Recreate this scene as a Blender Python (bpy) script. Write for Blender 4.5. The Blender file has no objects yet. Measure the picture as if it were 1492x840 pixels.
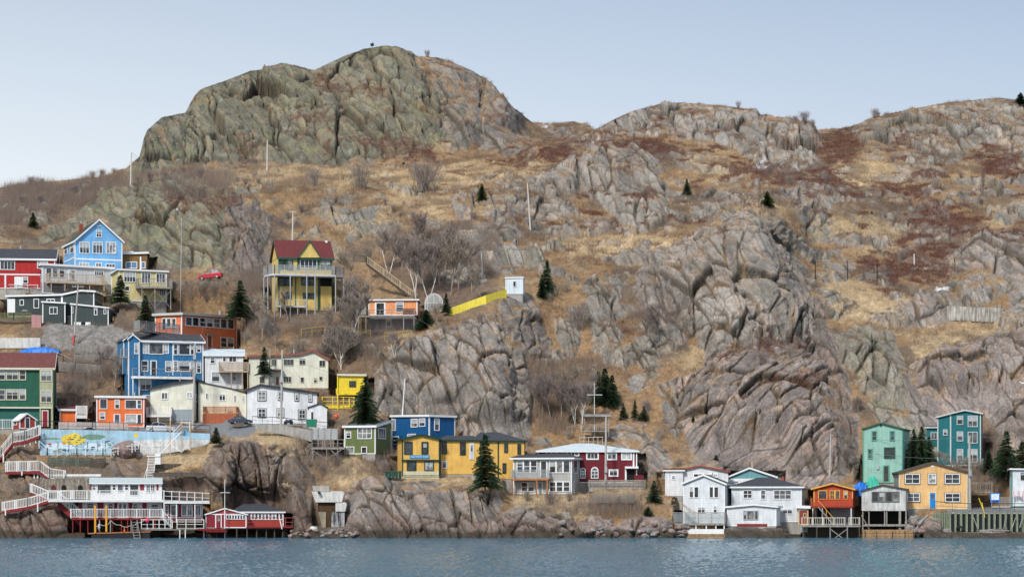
import bpy, math, random
import numpy as np
from mathutils import Vector
random.seed(7)
rng=np.random.default_rng(11)
R=math.radians
F=3675.0; CX=746.0; HY=741.0; CH=4.0
SC=bpy.context.scene
COL=SC.collection

# ------------------------------------------------------------------ world, camera, light
w=bpy.data.worlds.new("World"); SC.world=w; w.use_nodes=True
nt=w.node_tree; nt.nodes.clear()
SUN_EL=R(42); SUN_AZ=R(-153)      # azimuth clockwise from +Y: behind the viewer, to the left
out=nt.nodes.new('ShaderNodeOutputWorld'); bg=nt.nodes.new('ShaderNodeBackground')
sky=nt.nodes.new('ShaderNodeTexSky'); sky.sky_type='NISHITA'; sky.sun_disc=False
sky.sun_elevation=SUN_EL; sky.sun_rotation=SUN_AZ; sky.altitude=0; sky.air_density=1.0; sky.dust_density=0.6; sky.ozone_density=1.3
bg.inputs['Strength'].default_value=0.122
tc=nt.nodes.new('ShaderNodeTexCoord'); mp=nt.nodes.new('ShaderNodeMapping'); mp.inputs['Scale'].default_value=(1.6,1.6,7)
nz=nt.nodes.new('ShaderNodeTexNoise'); nz.inputs['Scale'].default_value=1.7; nz.inputs['Detail'].default_value=4; nz.inputs['Roughness'].default_value=.45
mr=nt.nodes.new('ShaderNodeMapRange'); mr.inputs[1].default_value=.3; mr.inputs[2].default_value=.75; mr.inputs[3].default_value=.84; mr.inputs[4].default_value=1.0
mx=nt.nodes.new('ShaderNodeMix'); mx.data_type='RGBA'
L=nt.links.new
L(tc.outputs['Generated'],mp.inputs[0]); L(mp.outputs[0],nz.inputs['Vector']); L(nz.outputs[0],mr.inputs[0])
# thin high cloud veil over the blue: brightest low in the sky
sep=nt.nodes.new('ShaderNodeSeparateXYZ'); L(tc.outputs['Generated'],sep.inputs[0])
cr=nt.nodes.new('ShaderNodeValToRGB'); cr.color_ramp.elements[0].position=0.0; cr.color_ramp.elements[0].color=(4.7,5.0,5.3,1)
cr.color_ramp.elements[1].position=1.0; cr.color_ramp.elements[1].color=(4.0,4.8,6.0,1)
e=cr.color_ramp.elements.new(.12); e.color=(4.15,4.65,5.2,1)
e=cr.color_ramp.elements.new(.21); e.color=(2.85,3.4,4.2,1)
e=cr.color_ramp.elements.new(.5); e.color=(3.9,4.5,5.4,1)
L(sep.outputs[2],cr.inputs[0])
L(mr.outputs[0],mx.inputs[0]); L(sky.outputs[0],mx.inputs[6]); L(cr.outputs[0],mx.inputs[7])
k1=nt.nodes.new('ShaderNodeMath'); k1.operation='MULTIPLY_ADD'; k1.inputs[1].default_value=1.7; L(sep.outputs[2],k1.inputs[0]); L(sep.outputs[0],k1.inputs[2])
k2=nt.nodes.new('ShaderNodeMapRange'); k2.inputs[1].default_value=.0; k2.inputs[2].default_value=.55; L(k1.outputs[0],k2.inputs[0])
m3=nt.nodes.new('ShaderNodeMix'); m3.data_type='RGBA'; m3.inputs[6].default_value=(1.20,1.14,1.07,1); m3.inputs[7].default_value=(.85,.875,.92,1); L(k2.outputs[0],m3.inputs[0])
m4=nt.nodes.new('ShaderNodeMix'); m4.data_type='RGBA'; m4.blend_type='MULTIPLY'; m4.inputs[0].default_value=1; L(mx.outputs[2],m4.inputs[6]); L(m3.outputs[2],m4.inputs[7])
L(m4.outputs[2],bg.inputs[0]); L(bg.outputs[0],out.inputs[0])

cam=bpy.data.cameras.new("camera"); co=bpy.data.objects.new("camera",cam); COL.objects.link(co); SC.camera=co
co.location=(0,0,CH); co.rotation_euler=(R(90),0,0)
cam.sensor_width=36; cam.lens=F/1492*36; cam.shift_y=(HY-420)/1492; cam.clip_end=6000; cam.clip_start=1
sl=bpy.data.lights.new("sun",'SUN'); so=bpy.data.objects.new("sun",sl); COL.objects.link(so)
sl.energy=2.8; sl.angle=R(9); sl.color=(1,.96,.90)
sd=Vector((math.sin(SUN_AZ)*math.cos(SUN_EL), math.cos(SUN_AZ)*math.cos(SUN_EL), math.sin(SUN_EL)))
so.rotation_euler=sd.to_track_quat('Z','Y').to_euler(); so.location=(0,0,300)
SC.view_settings.view_transform='Standard'; SC.view_settings.look='None'; SC.view_settings.exposure=0.47; SC.view_settings.gamma=1
SC.view_settings.use_curve_mapping=False

# ------------------------------------------------------------------ materials
MATS={}
def principled(name):
    m=bpy.data.materials.new(name); m.use_nodes=True
    return m,m.node_tree,m.node_tree.nodes['Principled BSDF']
def mat(name,col,rough=.7,var=.14,scale=1.5,bump=0.0,metal=0,kind=None,spec=.3):
    """plain weathered paint / wood / concrete; kind 'clap' adds clapboard lines, 'vert' upright boards"""
    if name in MATS: return MATS[name]
    m,t,b=principled(name); N=t.nodes.new; LK=t.links.new
    b.inputs['Roughness'].default_value=rough; b.inputs['Metallic'].default_value=metal
    b.inputs['Specular IOR Level'].default_value=spec
    g=N('ShaderNodeNewGeometry')
    n=N('ShaderNodeTexNoise'); n.inputs['Scale'].default_value=scale; n.inputs['Detail'].default_value=6; n.inputs['Roughness'].default_value=.65
    LK(g.outputs['Position'],n.inputs['Vector'])
    r=N('ShaderNodeMapRange'); r.inputs[1].default_value=.25; r.inputs[2].default_value=.75; r.inputs[3].default_value=1-var; r.inputs[4].default_value=1+var
    LK(n.outputs[0],r.inputs[0])
    # streaks running down the wall
    mpp=N('ShaderNodeMapping'); mpp.inputs['Scale'].default_value=(2.2,2.2,.25); LK(g.outputs['Position'],mpp.inputs[0])
    n2=N('ShaderNodeTexNoise'); n2.inputs['Scale'].default_value=1.6; n2.inputs['Detail'].default_value=4; LK(mpp.outputs[0],n2.inputs['Vector'])
    r2=N('ShaderNodeMapRange'); r2.inputs[1].default_value=.35; r2.inputs[2].default_value=.7; r2.inputs[3].default_value=1.0; r2.inputs[4].default_value=1-var*1.3
    LK(n2.outputs[0],r2.inputs[0])
    mu=N('ShaderNodeMath'); mu.operation='MULTIPLY'; LK(r.outputs[0],mu.inputs[0]); LK(r2.outputs[0],mu.inputs[1])
    last=mu.outputs[0]
    if kind in('clap','vert'):
        wv=N('ShaderNodeTexWave'); wv.wave_type='BANDS'; wv.bands_direction='Z' if kind=='clap' else 'X'; wv.wave_profile='SAW'
        wv.inputs['Scale'].default_value=.92 if kind=='clap' else 1.1
        LK(g.outputs['Position'],wv.inputs['Vector'])
        r3=N('ShaderNodeMapRange'); r3.inputs[1].default_value=0; r3.inputs[2].default_value=.32; r3.inputs[3].default_value=.86; r3.inputs[4].default_value=1
        LK(wv.outputs['Fac'],r3.inputs[0])
        m2=N('ShaderNodeMath'); m2.operation='MULTIPLY'; LK(last,m2.inputs[0]); LK(r3.outputs[0],m2.inputs[1]); last=m2.outputs[0]
        bp=N('ShaderNodeBump'); bp.inputs['Strength'].default_value=.3; bp.inputs['Distance'].default_value=.02; LK(wv.outputs['Fac'],bp.inputs['Height']); LK(bp.outputs[0],b.inputs['Normal'])
    elif bump>0:
        bp=N('ShaderNodeBump'); bp.inputs['Strength'].default_value=.8; bp.inputs['Distance'].default_value=bump; LK(n.outputs[0],bp.inputs['Height']); LK(bp.outputs[0],b.inputs['Normal'])
    vm=N('ShaderNodeVectorMath'); vm.operation='SCALE'; vm.inputs[0].default_value=col[:3]; LK(last,vm.inputs['Scale'])
    LK(vm.outputs[0],b.inputs['Base Color'])
    MATS[name]=m; return m
def glass_mat():
    m,t,b=principled('window glass'); N=t.nodes.new; LK=t.links.new
    oi=N('ShaderNodeObjectInfo'); cr=N('ShaderNodeValToRGB'); cr.color_ramp.interpolation='CONSTANT'
    cols=[(0,(.018,.02,.024)),(.3,(.03,.035,.04)),(.5,(.07,.075,.08)),(.62,(.02,.022,.03)),(.75,(.14,.14,.135)),(.86,(.30,.31,.31)),(.93,(.05,.06,.08))]
    cr.color_ramp.elements[0].color=(*cols[0][1],1)
    cr.color_ramp.elements[1].position=cols[1][0]; cr.color_ramp.elements[1].color=(*cols[1][1],1)
    for p,c in cols[2:]:
        e=cr.color_ramp.elements.new(p); e.color=(*c,1)
    LK(oi.outputs['Random'],cr.inputs[0])
    g=N('ShaderNodeNewGeometry'); n=N('ShaderNodeTexNoise'); n.inputs['Scale'].default_value=1.6; n.inputs['Detail'].default_value=2
    LK(g.outputs['Position'],n.inputs['Vector'])
    r=N('ShaderNodeMapRange'); r.inputs[1].default_value=.4; r.inputs[2].default_value=.62; r.inputs[3].default_value=.5; r.inputs[4].default_value=1.7; LK(n.outputs[0],r.inputs[0])
    vm=N('ShaderNodeVectorMath'); vm.operation='SCALE'; LK(cr.outputs[0],vm.inputs[0]); LK(r.outputs[0],vm.inputs['Scale']); LK(vm.outputs[0],b.inputs['Base Color'])
    b.inputs['Roughness'].default_value=.08; b.inputs['Specular IOR Level'].default_value=.5
    MATS['glass']=m; return m
GLASS=glass_mat()
def curtain(): return mat('curtained glass',(.42,.44,.44),.25,.2,3)
def paint(n,c,k='clap',var=.15,rough=.6): return mat(n,c,rough,var,.9,kind=k)
WHITE=mat('white trim',(.74,.75,.75),.5,.06,2)
CREAMT=mat('cream trim',(.62,.60,.47),.5,.06,2)
BLACK=mat('black metal',(.02,.02,.022),.4,.1)
GREYW=mat('weathered grey wood',(.30,.28,.255),.85,.3,3)
DECKW=mat('tan deck wood',(.46,.36,.26),.8,.2,3)
WHTW=mat('white painted wood',(.72,.72,.70),.6,.1,2)
CONC=mat('concrete',(.36,.34,.31),.9,.2,1.2,.03)
CONCW=mat('whitewashed concrete',(.62,.61,.57),.9,.22,1.0,.03)
SHING=mat('charcoal shingles',(.050,.052,.060),.85,.25,2.5,.02)
SHINGG=mat('grey shingles',(.13,.14,.16),.85,.2,2.5,.02)
DARKW=mat('painted inner shade',(.012,.012,.013),.9,.2)  # near-black sheets: shade inside openings, recesses and niches put in as colour
METAL=mat('galvanised metal',(.42,.43,.44),.45,.1,3,metal=.4)
ROOFL=mat('pale grey blue roof',(.50,.56,.58),.6,.12,1.5)

# ------------------------------------------------------------------ mesh builder
class MB:
    def __init__(s): s.v=[]; s.f=[]
    def hexa(s,p):      # p: 8 points, bottom ring 0-3, top ring 4-7
        b=len(s.v); s.v+= [tuple(q) for q in p]
        for q in ((3,2,1,0),(4,5,6,7),(0,1,5,4),(1,2,6,5),(2,3,7,6),(3,0,4,7)): s.f.append(tuple(b+i for i in q))
    def prism(s,poly,vec):  # extrude polygon by vec
        n=len(poly); b=len(s.v); vec=Vector(vec)
        s.v+=[tuple(p) for p in poly]+[tuple(Vector(p)+vec) for p in poly]
        s.f.append(tuple(b+i for i in range(n))); s.f.append(tuple(b+n+i for i in reversed(range(n))))
        for i in range(n):
            j=(i+1)%n; s.f.append((b+i,b+n+i,b+n+j,b+j))
    def bar(s,a,c,r,r2=None,n=4,up=None):  # tapered rod a->c
        a=Vector(a); c=Vector(c); r2=r if r2 is None else r2; d=(c-a)
        if d.length<1e-6: return
        d.normalize(); u=Vector((0,0,1)) if abs(d.z)<.9 else Vector((1,0,0))
        x=d.cross(u).normalized(); y=d.cross(x).normalized(); b=len(s.v)
        for P0,rr in((a,r),(c,r2)):
            for k in range(n):
                t=2*math.pi*(k+.5)/n; s.v.append(tuple(P0+x*(rr*math.cos(t))+y*(rr*math.sin(t))))
        for k in range(n):
            j=(k+1)%n; s.f.append((b+k,b+j,b+n+j,b+n+k))
        s.f.append(tuple(b+k for k in reversed(range(n)))); s.f.append(tuple(b+n+k for k in range(n)))
    def box(s,c,sz):
        x,y,z=c; a,b_,c_=[q/2 for q in sz]
        s.hexa([(x-a,y-b_,z-c_),(x+a,y-b_,z-c_),(x+a,y+b_,z-c_),(x-a,y+b_,z-c_),(x-a,y-b_,z+c_),(x+a,y-b_,z+c_),(x+a,y+b_,z+c_),(x-a,y+b_,z+c_)])
    def quad(s,a,b,c,d):
        k=len(s.v); s.v+=[tuple(a),tuple(b),tuple(c),tuple(d)]; s.f.append((k,k+1,k+2,k+3))
    def build(s,name,m,parent=None,loc=None,smooth=False,fix=True):
        root=parent
        while root is not None and root.parent is not None: root=root.parent
        o0=Vector(root.location) if root is not None else Vector(loc if loc is not None else (0,0,0))
        me=bpy.data.meshes.new(name)
        me.from_pydata([(x-o0.x,y-o0.y,z-o0.z) for x,y,z in s.v],[],s.f)
        if fix:
            import bmesh
            bm=bmesh.new(); bm.from_mesh(me); bmesh.ops.recalc_face_normals(bm,faces=bm.faces); bm.to_mesh(me); bm.free()
        me.materials.append(m)
        if smooth: me.polygons.foreach_set('use_smooth',[True]*len(me.polygons))
        me.update()
        o=bpy.data.objects.new(name,me); COL.objects.link(o)
        if parent is not None: o.parent=parent
        elif loc is not None: o.location=loc
        return o
def tag(o,label=None,cat=None,group=None,kind=None):
    if label: o['label']=label
    if cat: o['category']=cat
    if group: o['group']=group
    if kind: o['kind']=kind
    return o
def thing(name,loc,label,cat,group=None):
    o=bpy.data.objects.new(name,None); o.empty_display_size=.5; COL.objects.link(o); o.location=loc
    return tag(o,label,cat,group)
def solo(mb,name,m,label,cat,group=None,smooth=False):
    """one-mesh thing with its origin at its base"""
    v=np.array(mb.v); loc=(float(v[:,0].mean()),float(v[:,1].mean()),float(v[:,2].min()))
    return tag(mb.build(name,m,None,loc,smooth),label,cat,group)
def copy_tree(o,parent=None):
    c=o.copy(); COL.objects.link(c)
    if parent is not None: c.parent=parent
    for ch in [k for k in COL.objects if k.parent==o]: copy_tree(ch,c)
    return c

# ------------------------------------------------------------------ photo geometry -> world
def W(px,py,Y): return Vector(((px-CX)*Y/F,Y,CH+(HY-py)*Y/F))
class Plane:
    """vertical plane through (x,y), running along yaw; n points out of the wall"""
    def __init__(s,x,y,yaw,flip=False):
        s.o=(x,y); s.yaw=yaw; s.d=Vector((math.cos(yaw),math.sin(yaw),0)); s.n=Vector((math.sin(yaw),-math.cos(yaw),0))
        if flip: s.n=-s.n
    def hit(s,px,py):
        a=(px-CX)/F; t=(s.o[0]*s.n.x+s.o[1]*s.n.y)/(a*s.n.x+s.n.y)
        return Vector((a*t,t,CH+(HY-py)/F*t))
    def uz(s,px,py):
        p=s.hit(px,py); return ((p.x-s.o[0])*s.d.x+(p.y-s.o[1])*s.d.y, p.z)
    def w(s,u,z,off=0): return Vector((s.o[0]+s.d.x*u+s.n.x*off, s.o[1]+s.d.y*u+s.n.y*off, z))
    def off(s,k):
        return Plane(s.o[0]+s.n.x*k,s.o[1]+s.n.y*k,s.yaw)if True else None
    def bx(s,mb,u0,u1,z0,z1,o0,o1):
        if u1<u0: u0,u1=u1,u0
        mb.hexa([s.w(u0,z0,o1),s.w(u1,z0,o1),s.w(u1,z0,o0),s.w(u0,z0,o0),s.w(u0,z1,o1),s.w(u1,z1,o1),s.w(u1,z1,o0),s.w(u0,z1,o0)])
    def pbx(s,mb,x0,y0,x1,y1,o0,o1):
        ym=(y0+y1)/2; u0,_=s.uz(x0,ym); u1,_=s.uz(x1,ym); xm=(x0+x1)/2; _,z1=s.uz(xm,y0); _,z0=s.uz(xm,y1)
        s.bx(mb,u0,u1,z0,z1,o0,o1)

# base depth of the hillside: columns of (photo row, distance)
COLS=[
(-400,[(830,345),(783,350),(700,358),(640,372),(560,386),(480,400),(400,418),(330,442),(290,490)]),
(0,[(830,345),(783,350),(700,358),(640,371),(625,373),(560,386),(480,400),(400,418),(330,442),(270,490)]),
(100,[(830,345),(783,350),(720,356),(660,364),(630,371),(618,375),(560,386),(480,400),(400,418),(330,446),(262,495)]),
(212,[(830,345),(783,350),(720,356),(665,364),(632,371),(615,376),(560,386),(480,400),(400,418),(330,440),(262,460),(245,490),(190,520)]),
(300,[(830,345),(783,350),(720,355),(655,362),(632,370),(612,377),(560,386),(480,400),(408,416),(395,422),(300,440),(270,450),(245,500),(130,560)]),
(400,[(830,345),(783,350),(720,355),(640,363),(618,373),(560,386),(500,396),(430,410),(400,420),(300,448),(268,462),(245,505),(170,545),(93,585)]),
(480,[(830,345),(783,350),(760,353),(700,360),(640,367),(610,377),(560,386),(500,396),(430,410),(400,420),(300,448),(268,465),(245,510),(170,550),(90,592)]),
(570,[(830,345),(783,350),(700,357),(688,361),(600,378),(500,391),(450,408),(380,428),(300,452),(268,472),(242,520),(150,560),(67,605)]),
(650,[(830,345),(783,350),(712,356),(695,360),(640,372),(500,388),(450,404),(380,424),(300,450),(268,475),(240,525),(150,565),(85,605)]),
(720,[(830,345),(783,350),(720,357),(700,362),(640,373),(480,390),(430,404),(340,436),(300,452),(250,490),(235,535),(120,600)]),
(800,[(830,345),(783,350),(745,354),(716,360),(640,378),(560,390),(430,411),(355,434),(345,450),(290,470),(250,492),(215,508),(205,600),(178,640)]),
(860,[(830,345),(783,350),(745,354),(716,360),(640,378),(560,390),(430,411),(355,434),(343,456),(290,480),(230,500),(195,540),(186,640)]),
(885,[(830,345),(783,350),(745,354),(716,360),(640,378),(560,390),(430,411),(355,434),(343,458),(290,480),(220,505),(183,545)]),
(1000,[(830,345),(783,350),(760,353),(725,358),(690,366),(640,378),(500,396),(350,418),(335,436),(300,468),(215,512),(150,560)]),
(1100,[(830,345),(783,350),(765,352),(755,356),(700,370),(560,388),(500,394),(430,402),(312,418),(300,440),(270,476),(240,505),(160,565)]),
(1200,[(830,345),(783,350),(765,353),(740,358),(700,369),(600,384),(480,402),(400,422),(330,448),(250,492),(188,560)]),
(1300,[(830,345),(783,350),(765,352),(738,358),(700,366),(640,378),(500,400),(400,430),(300,470),(240,500),(165,565)]),
(1400,[(830,345),(783,350),(770,352),(742,354),(736,360),(700,366),(640,378),(600,384),(500,398),(470,412),(440,418),(340,448),(240,500),(150,570)]),
(1492,[(830,345),(783,350),(770,352),(742,354),(736,361),(700,367),(640,378),(600,384),(490,398),(470,412),(440,418),(340,446),(240,500),(143,570)]),
(1900,[(830,345),(783,350),(770,352),(742,354),(736,361),(700,367),(640,378),(600,384),(490,398),(470,412),(440,418),(340,446),(240,500),(150,570)]),
]
CPX=np.array([c[0] for c in COLS],float)
def Ydepth(px,py):
    """px,py arrays (same shape) -> base distance"""
    px=np.asarray(px,float); py=np.asarray(py,float)
    vals=[]
    for c,pts in COLS:
        a=np.array(pts[::-1],float); vals.append(np.interp(py,a[:,0],a[:,1]))
    vals=np.stack(vals); i=np.clip(np.searchsorted(CPX,px)-1,0,len(CPX)-2)
    t=np.clip((px-CPX[i])/(CPX[i+1]-CPX[i]),0,1); t=t*t*(3-2*t)
    a=np.take_along_axis(vals,i[None],0)[0]; b=np.take_along_axis(vals,(i+1)[None],0)[0]
    return a*(1-t)+b*t
def Yof(px,py): return float(Ydepth(np.array([px]),np.array([py]))[0])
PADS=[]    # (list of xy corners, z, clearance, lower?)
CUTS=[]    # photo rectangles hidden by a building, where the bank is cut back behind it
CALM=[]    # photo rectangles where the rock relief is damped
# ------------------------------------------------------------------ building kit
def rail(mb,A,B,h=1.0,style='picket',sp=.24,post=1.7,pw=.10):
    A=Vector(A);B=Vector(B);d=B-A;l=math.hypot(d.x,d.y)
    if l<.05: return
    n=max(1,round(l/post))
    for i in range(n+1):
        p=A+d*(i/n); mb.bar(p,p+Vector((0,0,h+.06)),pw*.7)
    up=Vector((0,0,1))
    mb.bar(A+up*h,B+up*h,.06); 
    if style in('picket','board'):
        mb.bar(A+up*.15,B+up*.15,.045)
        s=sp if style=='picket' else .13; k=max(1,int(l/s)); wd=.035 if style=='picket' else .055
        for i in range(k):
            p=A+d*((i+.5)/k); mb.bar(p+up*.12,p+up*(h-.02),wd)
    elif style=='open':
        mb.bar(A+up*h*.5,B+up*h*.5,.045)
        mb.bar(A+up*.12,B+up*.12,.04)
    elif style=='two':
        mb.bar(A+up*h*.5,B+up*h*.5,.03)
    elif style=='solid':
        dn=Vector((-d.y,d.x,0)).normalized()*.02
        mb.hexa([A-dn,B-dn,B+dn,A+dn,A-dn+up*h,B-dn+up*h,B+dn+up*h,A+dn+up*h])
PALEGLASS=mat('clear glass panel',(.33,.37,.38),.1,.1,2,spec=.6); PALEGLASS.node_tree.nodes['Principled BSDF'].inputs['Alpha'].default_value=.32
def glasspanel(mb,A,B,h):
    A=Vector(A);B=Vector(B);d=(B-A); dn=Vector((-d.y,d.x,0)).normalized()*.012; up=Vector((0,0,1))
    a=A+up*.1;b=B+up*.1; mb.hexa([a-dn,b-dn,b+dn,a+dn,a-dn+up*(h-.2),b-dn+up*(h-.2),b+dn+up*(h-.2),a+dn+up*(h-.2)])
HOUSES={}
class House:
    def __init__(s,label,line,base,wall,Y=None,D=8,side=None,spx=None,trim=WHITE,roof='follow',rm=SHING,fascia=WHITE,cat='house',name='house',oh=.28,ridge=None,padz=None,found=CONC,fdepth=3.0,mar=1.2,band=True,th=.2,group=None,yaw=None,calm=True,corner=True):
        HOUSES[label]=s; s.line=line; x0,x1=line[0][0],line[-1][0]; s.D=D
        if Y is None: Y=Yof((x0+x1)/2,base)
        if side=='R': cx_=x1
        elif side=='L': cx_=x0
        else: cx_=(x0+x1)/2
        X=(cx_-CX)*Y/F
        if side and yaw is None:
            lo,hi=R(-65),R(65)
            for _ in range(50):
                m_=(lo+hi)/2; px=CX+F*(X-D*math.sin(m_))/(Y+D*math.cos(m_))
                if px>spx: lo=m_
                else: hi=m_
            yaw=(lo+hi)/2
        if yaw is None: yaw=math.atan2(-X,Y)
        s.F=Plane(X,Y,yaw); u0,_=s.F.uz(x0,base); u1,_=s.F.uz(x1,base); s.u0,s.u1=u0,u1
        zb=s.F.hit(cx_,base).z; s.zb=zb; s.wall=wall; s.trim=trim; s.Y=Y
        c0=s.F.w(u0,0);c1=s.F.w(u1,0)
        s.L=Plane(c0.x,c0.y,yaw-R(90)); s.R=Plane(c1.x,c1.y,yaw+R(90))
        s.B=s.F.off(-D)
        base_p=s.F.w((u0+u1)/2,zb,-D/2)
        s.o=thing(name,(base_p.x,base_p.y,zb),label,cat,group)
        pts=[s.F.uz(px,py) for px,py in line]; pts[0]=(u0,pts[0][1]); pts[-1]=(u1,pts[-1][1]); s.pts=pts
        poly=[s.F.w(u0,zb)]+[s.F.w(u1,zb)]+[s.F.w(u,z) for u,z in reversed(pts)]
        mb=MB(); mb.prism(poly,-s.F.n*D)
        ze=max(pts[0][1],pts[-1][1]); s.ze=ze
        if roof in('gable','hip','mono') and ridge:
            rx0,rx1,ry=ridge; k=-D/2 if roof!='mono' else -D
            Pr=s.F.off(k); zr=Pr.uz((rx0+rx1)/2,ry)[1]; ru0=Pr.uz(rx0,ry)[0]; ru1=Pr.uz(rx1,ry)[0]
        rb=MB(); fb=MB()
        if roof=='follow':
            q=list(pts)
            def ext(a,b,o): 
                l=math.hypot(b[0]-a[0],b[1]-a[1]); return (b[0]+(b[0]-a[0])/l*o,b[1]+(b[1]-a[1])/l*o)
            q[0]=ext(pts[1],pts[0],oh); q[-1]=ext(pts[-2],pts[-1],oh)
            for (ua,za),(ub,zb2) in zip(q[:-1],q[1:]):
                W_=s.F.w
                rb.hexa([W_(ua,za+.003,oh),W_(ub,zb2+.003,oh),W_(ub,zb2+.003,-D-oh),W_(ua,za+.003,-D-oh),W_(ua,za+th,oh),W_(ub,zb2+th,oh),W_(ub,zb2+th,-D-oh),W_(ua,za+th,-D-oh)])
                fb.hexa([W_(ua,za-.07,oh+.05),W_(ub,zb2-.07,oh+.05),W_(ub,zb2-.07,oh+.003),W_(ua,za-.07,oh+.003),W_(ua,za+th+.03,oh+.05),W_(ub,zb2+th+.03,oh+.05),W_(ub,zb2+th+.03,oh+.003),W_(ua,za+th+.03,oh+.003)])
            for (u,z),sg in((q[0],-1),(q[-1],1)):
                s.F.bx(fb,u+sg*.003,u+sg*.05,z-.07,z+th+.02,-D-oh,oh+.05)
        elif roof=='gable':
            e0=u0-oh; e1=u1+oh; W_=s.F.w; sl=(zr-ze)/(D/2); zo=ze-sl*oh
            for o1 in(oh,-D-oh):
                rb.hexa([W_(e0,zo,o1),W_(e1,zo,o1),W_(e1,zr,-D/2),W_(e0,zr,-D/2),W_(e0,zo+th,o1),W_(e1,zo+th,o1),W_(e1,zr+th,-D/2),W_(e0,zr+th,-D/2)])
            s.F.bx(fb,e0,e1,zo-.08,zo+th+.02,oh+.003,oh+.06)
            for e,sg in((e0,-1),(e1,1)):
                for o1 in(oh,-D-oh):
                    fb.hexa([W_(e+sg*.003,zo-.05,o1),W_(e+sg*.05,zo-.05,o1),W_(e+sg*.05,zr-.05,-D/2),W_(e+sg*.003,zr-.05,-D/2),W_(e+sg*.003,zo+th+.02,o1),W_(e+sg*.05,zo+th+.02,o1),W_(e+sg*.05,zr+th+.02,-D/2),W_(e+sg*.003,zr+th+.02,-D/2)])
            mb.prism([W_(u0,ze-.01,0),W_(u0,zr-.02,-D/2),W_(u0,ze-.01,-D)],s.F.d*(u1-u0))
        elif roof=='mono':
            e0=u0-oh;e1=u1+oh;W_=s.F.w
            rb.hexa([W_(e0,ze,oh),W_(e1,ze,oh),W_(e1,zr,-D-oh),W_(e0,zr,-D-oh),W_(e0,ze+th,oh),W_(e1,ze+th,oh),W_(e1,zr+th,-D-oh),W_(e0,zr+th,-D-oh)])
            s.F.bx(fb,e0,e1,ze-.08,ze+th+.02,oh+.003,oh+.06)
            for e,sg in((e0,-1),(e1,1)):
                fb.hexa([W_(e+sg*.003,ze-.08,oh),W_(e+sg*.05,ze-.08,oh),W_(e+sg*.05,zr-.08,-D-oh),W_(e+sg*.003,zr-.08,-D-oh),W_(e+sg*.003,ze+th,oh),W_(e+sg*.05,ze+th,oh),W_(e+sg*.05,zr+th,-D-oh),W_(e+sg*.003,zr+th,-D-oh)])
            mb.prism([W_(u0,ze-.01,0),W_(u0,zr-.02,-D),W_(u0,ze-.01,-D)],s.F.d*(u1-u0))
        elif roof=='hip':
            e0=u0-oh;e1=u1+oh;W_=s.F.w; b=len(rb.v); z0=ze+.05
            rb.v+=[tuple(W_(e0,z0,oh)),tuple(W_(e1,z0,oh)),tuple(W_(e1,z0,-D-oh)),tuple(W_(e0,z0,-D-oh)),tuple(W_(ru0,zr,-D/2)),tuple(W_(ru1,zr,-D/2))]
            rb.f+=[(b,b+1,b+5,b+4),(b+1,b+2,b+5),(b+2,b+3,b+4,b+5),(b+3,b,b+4),(b+3,b+2,b+1,b)]
            s.F.bx(fb,e0,e1,ze-.18,ze+.045,-D-oh,oh)
        s.body=mb.build('wall',wall,s.o); s.wallmb=mb
        s.roof=rb.build('roof',rm,s.o)
        if fb.v: fb.build('fascia',fascia,s.roof)
        if found is not None:
            m2=MB(); s.F.bx(m2,u0+.06,u1-.06,zb-fdepth,zb-.004,-D+.06,-.06); m2.build('foundation',found,s.o)
        if corner and trim is not None:
            cw=.13
            for u,z,sg in((u0,pts[0][1],1),(u1,pts[-1][1],-1)):
                a,b_=(u-.03,u+cw) if sg>0 else (u-cw,u+.03)
                t=MB(); s.F.bx(t,a,b_,zb,z-.05,-.10 if not((side=='L' and sg>0)or(side=='R' and sg<0)) else -.14,.035); t.build('corner_board',trim,s.o)
            if side:
                P_=s.L if side=='L' else s.R
                zz=pts[0][1] if side=='L' else pts[-1][1]
                k=-D if True else 0
                # far corner board
                u=(u0-.03,u0+.04) if side=='L' else (u1-.04,u1+.03)
                t=MB(); s.F.bx(t,u[0],u[1],zb,zz-.05,-D-.02,-D+.14); t.build('corner_board',trim,s.o)
            if band: t=MB(); s.F.bx(t,u0+cw+.002,u1-cw-.002,zb,zb+.14,.003,.03); t.build('skirt_board',trim,s.o)
        m=mar
        cs=[s.F.w(u0-m,0,m),s.F.w(u1+m,0,m),s.F.w(u1+m,0,-D-m),s.F.w(u0-m,0,-D-m)]
        PADS.append(([(c.x,c.y) for c in cs],padz if padz is not None else zb,0.3,max(q_[1] for q_ in pts)-.3))
        ymin=min(p[1] for p in line)
        yb_=max(s.F.w(u0,0,-D).y,s.F.w(u1,0,-D).y,s.F.w(u0,0).y,s.F.w(u1,0).y)
        CUTS.append((min(x0,spx if spx else x0)-5,ymin+1,max(x1,spx if spx else x1)+5,base-1,yb_+.6))
        if calm: CALM.append((min(x0,spx if spx else x0)-4,ymin-14,max(x1,spx if spx else x1)+4,base+12))
    def P(s,pl): return {'F':s.F,'L':s.L,'R':s.R}.get(pl,pl)
    def win(s,x0,y0,x1,y1,nx=1,ny=1,pl='F',fr=None,name='window',pane=None,fw=.11,off=0,arch=False):
        P_=s.P(pl); fr=fr or s.trim; ym=(y0+y1)/2;xm=(x0+x1)/2
        ua=P_.uz(x0,ym)[0]; ub=P_.uz(x1,ym)[0]; za=P_.uz(xm,y1)[1]; zb=P_.uz(xm,y0)[1]
        if ub<ua: ua,ub=ub,ua
        fw=min(fw,(ub-ua)*.2,(zb-za)*.2)
        t=MB(); o=off
        P_.bx(t,ua,ua+fw,za,zb,o+.004,o+.09); P_.bx(t,ub-fw,ub,za,zb,o+.004,o+.09)
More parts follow.
